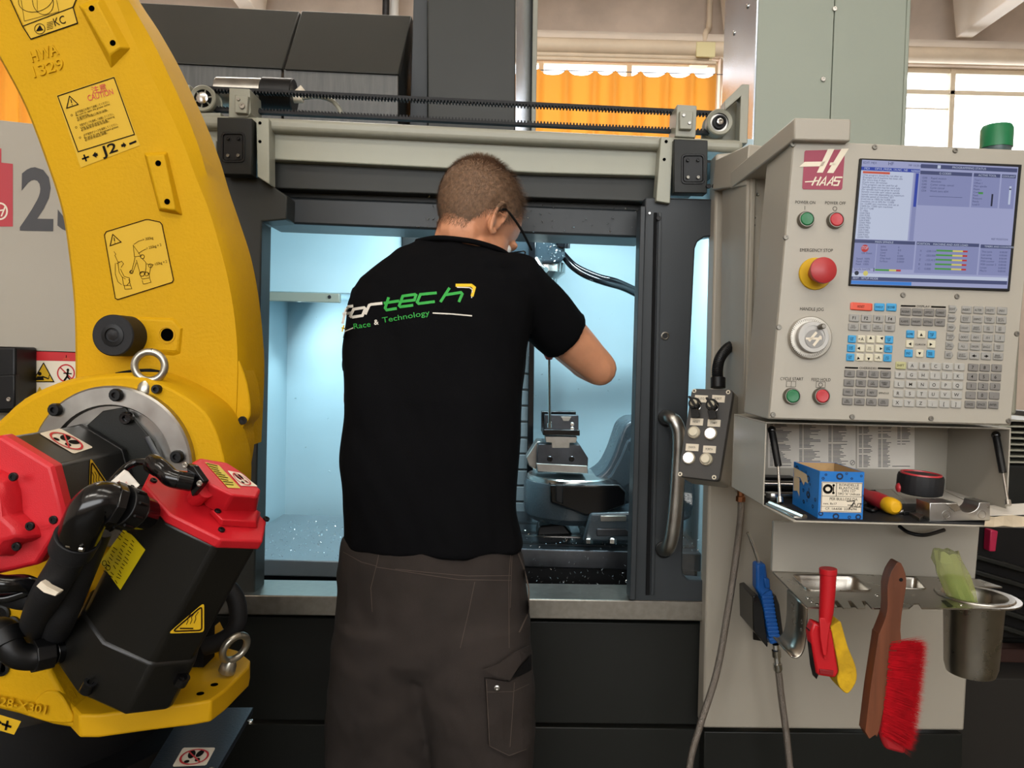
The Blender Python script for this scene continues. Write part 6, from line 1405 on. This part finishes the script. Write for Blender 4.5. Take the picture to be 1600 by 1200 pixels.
nk = [P(712, 405, 1.805), P(722, 365, 1.805), hl(0, -.012, -.03)]
limb(b, nk, [.064, .060, .058])
def hell(c_, r_): b.ell(hl(*c_), tuple(x * HS for x in r_), HR, 24, 16)
hell((0, -.008, .045), (.077, .100, .093)); hell((0, .012, .045), (.072, .088, .080)); hell((0, .045, -.028), (.062, .053, .080)); hell((0, .058, -.080), (.044, .042, .034)); hell((0, .03, -.05), (.064, .05, .045))
hell((0, .088, .022), (.050, .018, .012)); hell((.03, .075, -.028), (.024, .024, .02)); hell((-.03, .075, -.028), (.024, .024, .02)); hell((0, .098, -.066), (.024, .010, .006)); hell((0, .097, -.076), (.020, .010, .006))
b.tube([hl(0, .098, .018), hl(0, .112, -.012), hl(0, .119, -.032)], [.008, .010, .013], 12); b.ell(hl(0, .115, -.035), (.014, .012, .011), HR, 12, 8)
for sx in (1, -1):       # ears: shell, rim and lobe
    er = lambda y, z, o=0.0: hl(sx * (.078 + o + .10 * max(0, -y)), y - .004, z)
    b.ell(er(0, -.002, -.002), (.008, .019, .030), HR, 14, 10)
    rim = spline([er(.012, .006, .004), er(.010, .026, .006), er(-.002, .036, .010), er(-.018, .030, .013), er(-.022, .010, .013), er(-.016, -.010, .010), er(-.006, -.026, .007), er(.004, -.030, .005), er(.010, -.020, .003)], 5)
    b.tube(rim, .0052, 8); b.tube(spline([er(.002, .018, .006), er(-.010, .012, .008), er(-.010, -.004, .008), er(-.002, -.014, .006)], 4), .0038, 8)
    b.ell(er(.009, -.004, .004), (.005, .006, .009), HR, 8, 6)
limb(b, [Srt, Srt.lerp(Ert, .55), Ert.lerp(Srt, .12), Ert], [.062, .056, .046, .043])
limb(b, [Ert, Ert.lerp(Wrt, .3), Wrt], [.043, .046, .028])
limb(b, [Slf, Slf.lerp(Elf, .5), Elf], [.060, .050, .040]); limb(b, [Elf, Elf.lerp(Wlf, .3), Wlf], [.040, .043, .028])
# hands: palm, four curled fingers of unequal length, thumb from the side of the palm
def finger(pts, r): b.tube(spline(pts, 5), [r * (1 - .22 * i / (5 * (len(pts) - 1))) for i in range(5 * (len(pts) - 1) + 1)], 8); b.ell(pts[-1], (r * .8,) * 3, nu=8, nv=6); b.ell(pts[0], (r,) * 3, nu=8, nv=6)
def grip(W, H, axis, rad, side):
    a_ = axis.normalized(); f_ = (H - W); f_ = (f_ - a_ * f_.dot(a_)).normalized(); s_ = a_.cross(f_) * side
    pc = H - f_ * .038 - s_ * .022
    b.tube([W, W.lerp(pc, .5), pc], [.028, .030, .032], 12)
    b.ell(pc, (.030, .040, .040), nu=14, nv=10)
    for k, (dz, ln) in enumerate(((.031, 1.0), (.0105, 1.1), (-.0105, 1.03), (-.031, .85))):
        base = H + a_ * dz - s_ * (rad + .010) - f_ * .014; pts_ = []
        for j in range(5):
            q_ = math.radians(200 - j * 52 * ln); pts_.append(H + a_ * dz + (f_ * -math.cos(q_ + math.pi) * 1 * (rad + .009) + s_ * math.sin(q_ + math.pi / 1) * (rad + .009)) * 1.0)
        finger([pc + a_ * dz * .8 + f_ * .006] + [H + a_ * dz + (s_ * -math.cos(t) + f_ * math.sin(t)) * (rad + .009) for t in [math.radians(x * ln) for x in (0, 55, 110, 165)]], .0088)
    finger([pc + a_ * .022 - f_ * .012 + s_ * .012, H + a_ * .034 - f_ * (rad + .014) + s_ * .012, H + a_ * .040 - f_ * (rad + .006) + s_ * (rad + .006), H + a_ * .043 + s_ * (rad + .011) + f_ * .004], .0105)
HH = P(858, 527, 2.295); grip(Wrt, HH, P(858, 500, 2.288) - P(858, 560, 2.302), .015, 1)
fd = (Wlf - Elf).normalized(); upv = V((0, 0, 1)); sdv = fd.cross(upv).normalized(); upv = sdv.cross(fd)
pcl = Wlf + fd * .055; b.tube([Wlf, pcl], [.028, .034], 12); b.ell(pcl, (.034, .040, .020), nu=14, nv=10)
for k, (dx, ln) in enumerate(((.034, .072), (.0115, .080), (-.0115, .075), (-.033, .060))):
    r0_ = pcl + sdv * dx + fd * .028; w_ = sdv * dx * .55; finger([r0_, r0_ + w_ * .5 + fd * ln * .45 - upv * .006, r0_ + w_ + fd * ln * .78 - upv * .022, r0_ + w_ * 1.1 + fd * ln * .95 - upv * .042], .0080)
finger([pcl + sdv * .028 - fd * .015, pcl + sdv * .052 + fd * .006 - upv * .006, pcl + sdv * .060 + fd * .030 - upv * .016, pcl + sdv * .054 + fd * .048 - upv * .024], .0105)
# legs inside the trousers
hipl, hipr = P(600, 960, 1.70), P(745, 960, 1.70)
ftl, ftr = V((-.30, 1.70, .09)), V((-.04, 1.72, .09))
knl, knr = V((hipl.x * .5 + ftl.x * .5, 1.70, .50)), V((hipr.x * .45 + ftr.x * .55, 1.71, .50))
limb(b, [hipl, knl, ftl], [.085, .055, .035]); limb(b, [hipr, knr, ftr], [.085, .055, .035])
b.loft([oval(V((hipl.x * .5 + hipr.x * .5, 1.70, z_)), .15, .10) for z_ in (.80, .90, .99)])
body_o = union(b, 'body', .004, SK, pm, 3)
# ---- black T-shirt
s = MB(); s.loft(rings(torso))
def sleeve(S, E, f_, r0_, r1_):
    d = (E - S); s.tube([S - d * .05, S + d * f_ * .5, S + d * f_], [r0_, (r0_ + r1_) / 2, r1_], 24); s.ell(S, (r0_,) * 3, nu=16, nv=10)
sleeve(Srt, Ert, .60, .078, .066); sleeve(Slf, Elf, .72, .073, .057)
s.ell(P(760, 420, 1.80), (.09, .10, .045)); s.ell(P(648, 428, 1.80), (.085, .10, .045))
def folds(c_, n_):
    k_ = 0.0
    k_ += .012 * noise.noise(V((c_.x * 9 + c_.z * 5, c_.y * 3, c_.z * 4 - c_.x * 5))) * (1 if c_.z < 1.5 else .5)
    k_ += .004 * noise.noise(V((c_.x * 26 + c_.z * 12, c_.y * 8, c_.z * 7 - c_.x * 8)))
    t = c_.z - .98
    if t < .12: k_ += .0035 * (1 - t / .12) * math.sin(c_.x * 38 + 1.5 * math.sin(c_.x * 17))
    return k_
shirt = union(s, 'shirt', .006, SHIRT, pm, 7, folds)
cb_ = [P(x, y, Y) for x, y, Y in ((652, 377, 1.79), (680, 372, 1.745), (715, 374, 1.735), (750, 380, 1.74), (784, 392, 1.77), (790, 402, 1.83), (760, 415, 1.88), (690, 405, 1.885), (655, 388, 1.84))]
MB().tube(spline(cb_ + [cb_[0]], 6), .0062, 10).build('collar', SHIRT, shirt, smooth=60)
hemr = Srt + (Ert - Srt) * .60; dr = (Ert - Srt).normalized()
def torus(c_, n_, R_, r_, name, mat, parent):
    u = n_.orthogonal().normalized(); w = n_.cross(u); MB().tube([c_ + (u * math.cos(q) + w * math.sin(q)) * R_ for q in [2 * math.pi * i / 36 for i in range(37)]], r_, 8, cap=False).build(name, mat, parent, smooth=60)
torus(hemr - dr * .012, dr, .0635, .003, 'sleeve_hem', SHIRT, shirt)
# print on the back, laid onto the cloth
bpy.context.view_layer.update()
bv = bvh_of([shirt])
W3 = M('print_white', '#cfcac0', .7); G3 = M('print_green', '#279a3a', .7); Y3 = M('print_yellow', '#dcb81c', .7)
zz = lambda pts: [(500 + a_ * .3125, 220 + b_ * .3125) for a_, b_ in pts]
fs = onMesh(bv, .0016, 1.66)
k_ = Ink(); w_ = 4.3
for p in ([(112, 916), (129, 846), (142, 829), (166, 826)], [(112, 866), (160, 860)], [(160, 882), (152, 876), (168, 842), (220, 834), (226, 840), (212, 874), (160, 882)], [(226, 868), (246, 822), (256, 818), (312, 812)]): k_.line(zz(p), w_)
k_.line(zz([(563, 861), (660, 866), (760, 875)]), 2.0).line(zz([(116, 985), (126, 952), (166, 935)]), 1.6).line(zz([(684, 732), (748, 734), (762, 744), (758, 786)]), 1.5)
k_.text('&', *zz([(271, 920)])[0], 8.2, -.1, bold=.02)
k_.build('back_print', W3, shirt, fs, 4, kind='stuff')
k_ = Ink()
for p in ([(343, 782), (326, 836), (334, 846), (384, 838)], [(318, 812), (396, 800)], [(404, 804), (472, 796), (480, 772), (474, 768), (414, 776), (396, 824), (402, 830), (466, 822)], [(584, 760), (502, 768), (486, 806), (494, 814), (574, 804)], [(648, 735), (602, 806)], [(622, 771), (704, 758), (711, 766), (694, 806)]): k_.line(zz(p), w_)
k_.text('Race', *zz([(170, 941)])[0], 8.6, -.15, width=26.5).text('Technology', *zz([(313, 910)])[0], 8.6, -.165, width=75)
k_.build('back_print', G3, shirt, fs, 4, kind='stuff')
Ink().line(zz([(678, 722), (756, 722), (772, 734), (760, 778)]), 4.6).line(zz([(120, 922), (110, 955)]), 2.5).line(zz([(106, 934), (128, 940)]), 2).build('back_print', Y3, shirt, fs, 4, kind='stuff')
# ---- cargo trousers
t_ = MB()
t_.loft(rings([(838, 536, 810, 1.70, .118), (880, 529, 818, 1.70, .128), (930, 526, 826, 1.70, .138), (975, 523, 831, 1.70, .140), (1010, 521, 832, 1.70, .135), (1035, 530, 826, 1.70, .115)]))
def leg(rows, ft):
    o = rings(rows, e=2.1); last = o[-1]; c_ = sum(last, V()) / len(last)
    for z_, a_ in ((.30, .082), (.14, .085), (.06, .090)): o.append(oval(V((c_.x * .4 + ft.x * .6, ft.y, z_)), a_, a_ * 1.05, e=2.1))
    t_.loft(o)
leg([(960, 524, 690, 1.70, .139), (1020, 519, 688, 1.705, .134), (1080, 514, 690, 1.715, .125), (1150, 511, 696, 1.73, .114), (1220, 510, 690, 1.74, .102), (1300, 515, 660, 1.74, .095)], ftl)
leg([(960, 624, 831, 1.70, .140), (1020, 634, 834, 1.695, .140), (1080, 648, 835, 1.69, .136), (1150, 668, 834, 1.685, .128), (1220, 680, 832, 1.68, .118), (1300, 690, 828, 1.69, .10)], ftr)
def pf(c_, n_):
    k_ = .006 * noise.noise(V((c_.x * 10 - c_.z * 4, c_.y * 4, c_.z * 6 + c_.x * 6))) + .004 * noise.noise(V((c_.x * 22 + c_.z * 14, c_.y * 9, c_.z * 16 - c_.x * 10)))
    return k_
pants = union(t_, 'trousers', .007, PANTS, pm, 6, pf)
bpy.context.view_layer.update(); bvp = bvh_of([pants]); fp = onMesh(bvp, .0012, 1.58); ST_ = M('stitching', '#4a3f37', .9)
zp = lambda pts: [(min(830.5, 480 + a_ * .3125), 825 + b_ * .3125) for a_, b_ in pts]
k_ = Ink()
for p in ([(345, 195), (430, 208), (600, 235), (760, 258), (1018, 262)], [(440, 205), (600, 222), (800, 240), (1020, 238)], [(180, 120), (270, 170), (345, 190)], [(372, 65), (348, 180), (318, 300), (325, 420)], [(838, 270), (805, 430), (765, 600)], [(1018, 120), (1008, 262), (1010, 600)], [(1024, 140), (1015, 400)]): k_.line(zp(p), .9)
k_.build('seam_stitching', ST_, pants, fp, 5, kind='stuff')
def onp(l): return onMesh(bvp, l, 1.6)
def patch(pts, l, name, mat=PANTS, thick=.003, parent=None):
    o = Ink().poly(zp(pts)).build(name, mat, parent or pants, onp(l), 8); md = o.modifiers.new('thick', 'SOLIDIFY'); md.thickness = thick; md.offset = -1; return o
for pts in ([(352, 50), (446, 60), (443, 76), (350, 66)], [(779, 80), (855, 86), (850, 124), (775, 118)]): patch(pts, .006, 'belt_loop')
cp_ = patch([(892, 752), (1010, 770), (1120, 712), (1135, 740), (1132, 1080), (1100, 1110), (1010, 1144), (915, 1095), (905, 1000)], .014, 'cargo_pocket', thick=.012)
fl2 = patch([(880, 708), (960, 680), (1040, 620), (1110, 588), (1150, 596), (1165, 612), (1150, 622), (1118, 622), (1060, 690), (1015, 762), (950, 748)], .026, 'pocket_flap', thick=.004)
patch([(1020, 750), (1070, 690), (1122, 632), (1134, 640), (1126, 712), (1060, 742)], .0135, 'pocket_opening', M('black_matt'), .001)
k_ = Ink().line(zp([(896, 760), (902, 900), (912, 1090), (1010, 1138), (1098, 1105)]), .9).line(zp([(900, 820), (1030, 818), (1110, 780)]), .8).line(zp([(1036, 772), (1024, 960), (1014, 1095)]), 1.1)
k_.build('pocket_stitching', ST_, cp_, onp(.0152), 5)
MB().lathe(onp(.016)(*zp([(949, 800)])[0]), (0, -1, 0), [(.0058, -.004), (.0058, .001), (.003, .002), (0, .001)], 16).build('snap_button', M('steel'), cp_, smooth=30)
wl = Ink().line(zp([(1040, 90), (1080, 190), (1108, 300), (1108, 420), (1060, 522)]), 2.2).build('side_pocket_edge', ST_, pants, onp(.003), 5)
# ---- shoes
for f_ in (ftl, ftr):
    sh = MB()
    sh.ell(f_ + V((0, .06, -.045)), (.050, .145, .045), nu=20, nv=12); sh.ell(f_ + V((0, -.01, 0)), (.046, .060, .06), nu=16, nv=10)
    so_ = union(sh, 'shoe', .008, M('black'), pm, 4)
    MB().loft([oval(f_ + V((0, .055, -.09 + h_)), .052, .15, e=2.2) for h_ in (0, .025)]).build('shoe_sole', M('rubber'), so_, .004)
# ---- hair
HI = HR.transposed()
def hairm(p):     # signed margin inside the hair area, in head units
    q_ = HI @ (p - HM) / HS; x_, y_, z_ = abs(q_.x), q_.y, q_.z
    back = z_ + .050 + .10 * max(0, y_ + .05)            # nape line
    side = z_ - .012 - .9 * max(0, y_ - .018) if y_ > -.035 else 9
    if -.035 <= y_ < .0: side = z_ - .012 + .9 * (-y_) * .9
    front = .074 - y_ + .25 * (z_ - .09) if z_ > .05 else .052 - y_
    return min(back, side, front), q_
hm = body_o.data; bmh = bmesh.new(); bmh.from_mesh(hm); bmh.verts.ensure_lookup_table()
mg = {}
for v in bmh.verts:
    if (v.co - HM).length < .19: 
        m__, q_ = hairm(v.co)
        if m__ > 0: mg[v.index] = (m__, q_)
vs, fs_, idx = [], [], {}
strand_src = []
for f in bmh.faces:
    ids = [v.index for v in f.verts]
    if all(i in mg for i in ids):
        mm = sum(mg[i][0] for i in ids) / 4; q_ = mg[ids[0]][1]
        strand_src.append((f.calc_center_median(), f.normal.copy(), mm, q_, f.calc_area(), [v.co.copy() for v in f.verts]))
        if mm > .022:
            fc_ = []
            for v in f.verts:
                if v.index not in idx:
                    m__, qv = mg[v.index]; h_ = max(.0, min(1, (m__ - .022) / .06)); idx[v.index] = len(vs)
                    vs.append(v.co + v.normal * (.0006 + .009 * h_ * max(.25, min(1, (qv.z - .0) / .09)) + .0016 * noise.noise(v.co * 160)))
                fc_.append(idx[v.index])
            fs_.append(fc_)
bmh.free()
HAIR = M('hair_brown', '#7d6049', .65, bump=.5, bs=500, var=.3, vs=140)
me = bpy.data.meshes.new('hair'); me.from_pydata(vs, [], fs_); me.materials.append(HAIR); me.polygons.foreach_set('use_smooth', [True] * len(fs_)); ho = link('hair', me, pm)
st = MB(); random.seed(4); tot = sum(x[4] for x in strand_src)
crown = hl(0, -.055, .125); backd = HR @ V((0, -.5, -1)); fwd = HR @ V((0, 1, .1))
for c_, n_, mm, q_, ar, cs in strand_src:
    dens = 24000 * ar / tot * (1.0 if mm > .03 else .15 + 28 * mm)
    for _ in range(int(dens) + (random.random() < dens % 1)):
        u_, v_ = random.random(), random.random(); p = (cs[0] * (1 - u_) + cs[1] * u_) * (1 - v_) + (cs[3] * (1 - u_) + cs[2] * u_) * v_
        top_ = max(0, min(1, (q_.z - .06) / .06)); ln = .005 + .012 * top_ + .006 * random.random() + (.010 * random.random() if top_ > .4 and q_.y > .02 else 0)
        rad_ = (p - crown); rad_ = (rad_ - n_ * rad_.dot(n_)); rad_ = rad_.normalized() if rad_.length > 1e-5 else n_.orthogonal()
        d = (n_ * (.45 + .35 * top_) + rad_ * .8 + (fwd * .2 + n_ * .4) * top_ + V((random.gauss(0, .18), random.gauss(0, .18), random.gauss(0, .18)))).normalized()
        hgt = .0075 * max(.0, min(1, (mm - .022) / .06)) * max(.25, min(1, q_.z / .09))
        p = p + n_ * hgt; sd2 = d.cross(n_); sd2 = sd2.normalized() * .00055 if sd2.length > 1e-4 else V((.0005, 0, 0))
        st.add([p - sd2, p + sd2, p + d * ln], [(0, 1, 2)])
st.build('hair_strands', M('hair_brown'), ho, kind='stuff')
# ---- glasses
gl_ = MB().tube(spline([hl(.086, -.022, .012), hl(.087, -.010, .024), hl(.088, .002, .031), hl(.088, .05, .028), hl(.078, .108, .022)], 5), .0030, 8).build('glasses', M('black'), pm, smooth=60, label='black framed glasses')
for sx in (1, -1):
    if sx < 0: MB().tube(spline([hl(-.086, -.022, .012), hl(-.088, .002, .031), hl(-.078, .108, .022)], 5), .0030, 8).build('temple', M('black'), gl_, smooth=60)
    cl = hl(sx * .036, .110, .006); 
    ringp = [hl(sx * (.038 + .030 * math.cos(q)), .112 - .006 * abs(math.cos(q)), .004 + .021 * math.sin(q)) for q in [2 * math.pi * i / 24 for i in range(25)]]
    MB().tube(ringp, .0018, 8, cap=False).build('lens_rim', M('black'), gl_, smooth=60)
    MB().add(ringp[:-1], [tuple(range(24))]).build('lens', M('window_glass'), gl_)
    e_ = MB().ell(hl(sx * .032, .080, .004), (.012 * HS,) * 3, nu=14, nv=10).build('eye', M('white'), pm, smooth=60)
    MB().ell(hl(sx * .032, .0885, .002), (.0055 * HS, .005 * HS, .0055 * HS), HR, 10, 8).build('iris', M('iris_dark', '#33291f', .2), e_, smooth=60)
MB().tube([hl(-.076, .108, .022), hl(-.06, .112, .02)], .002, 6).build('bridge_end', M('black'), gl_)
MB().tube(spline([hl(-.010, .114, .010), hl(0, .118, .012), hl(.010, .114, .010)], 4), .0018, 8).build('bridge', M('black'), gl_, smooth=60)
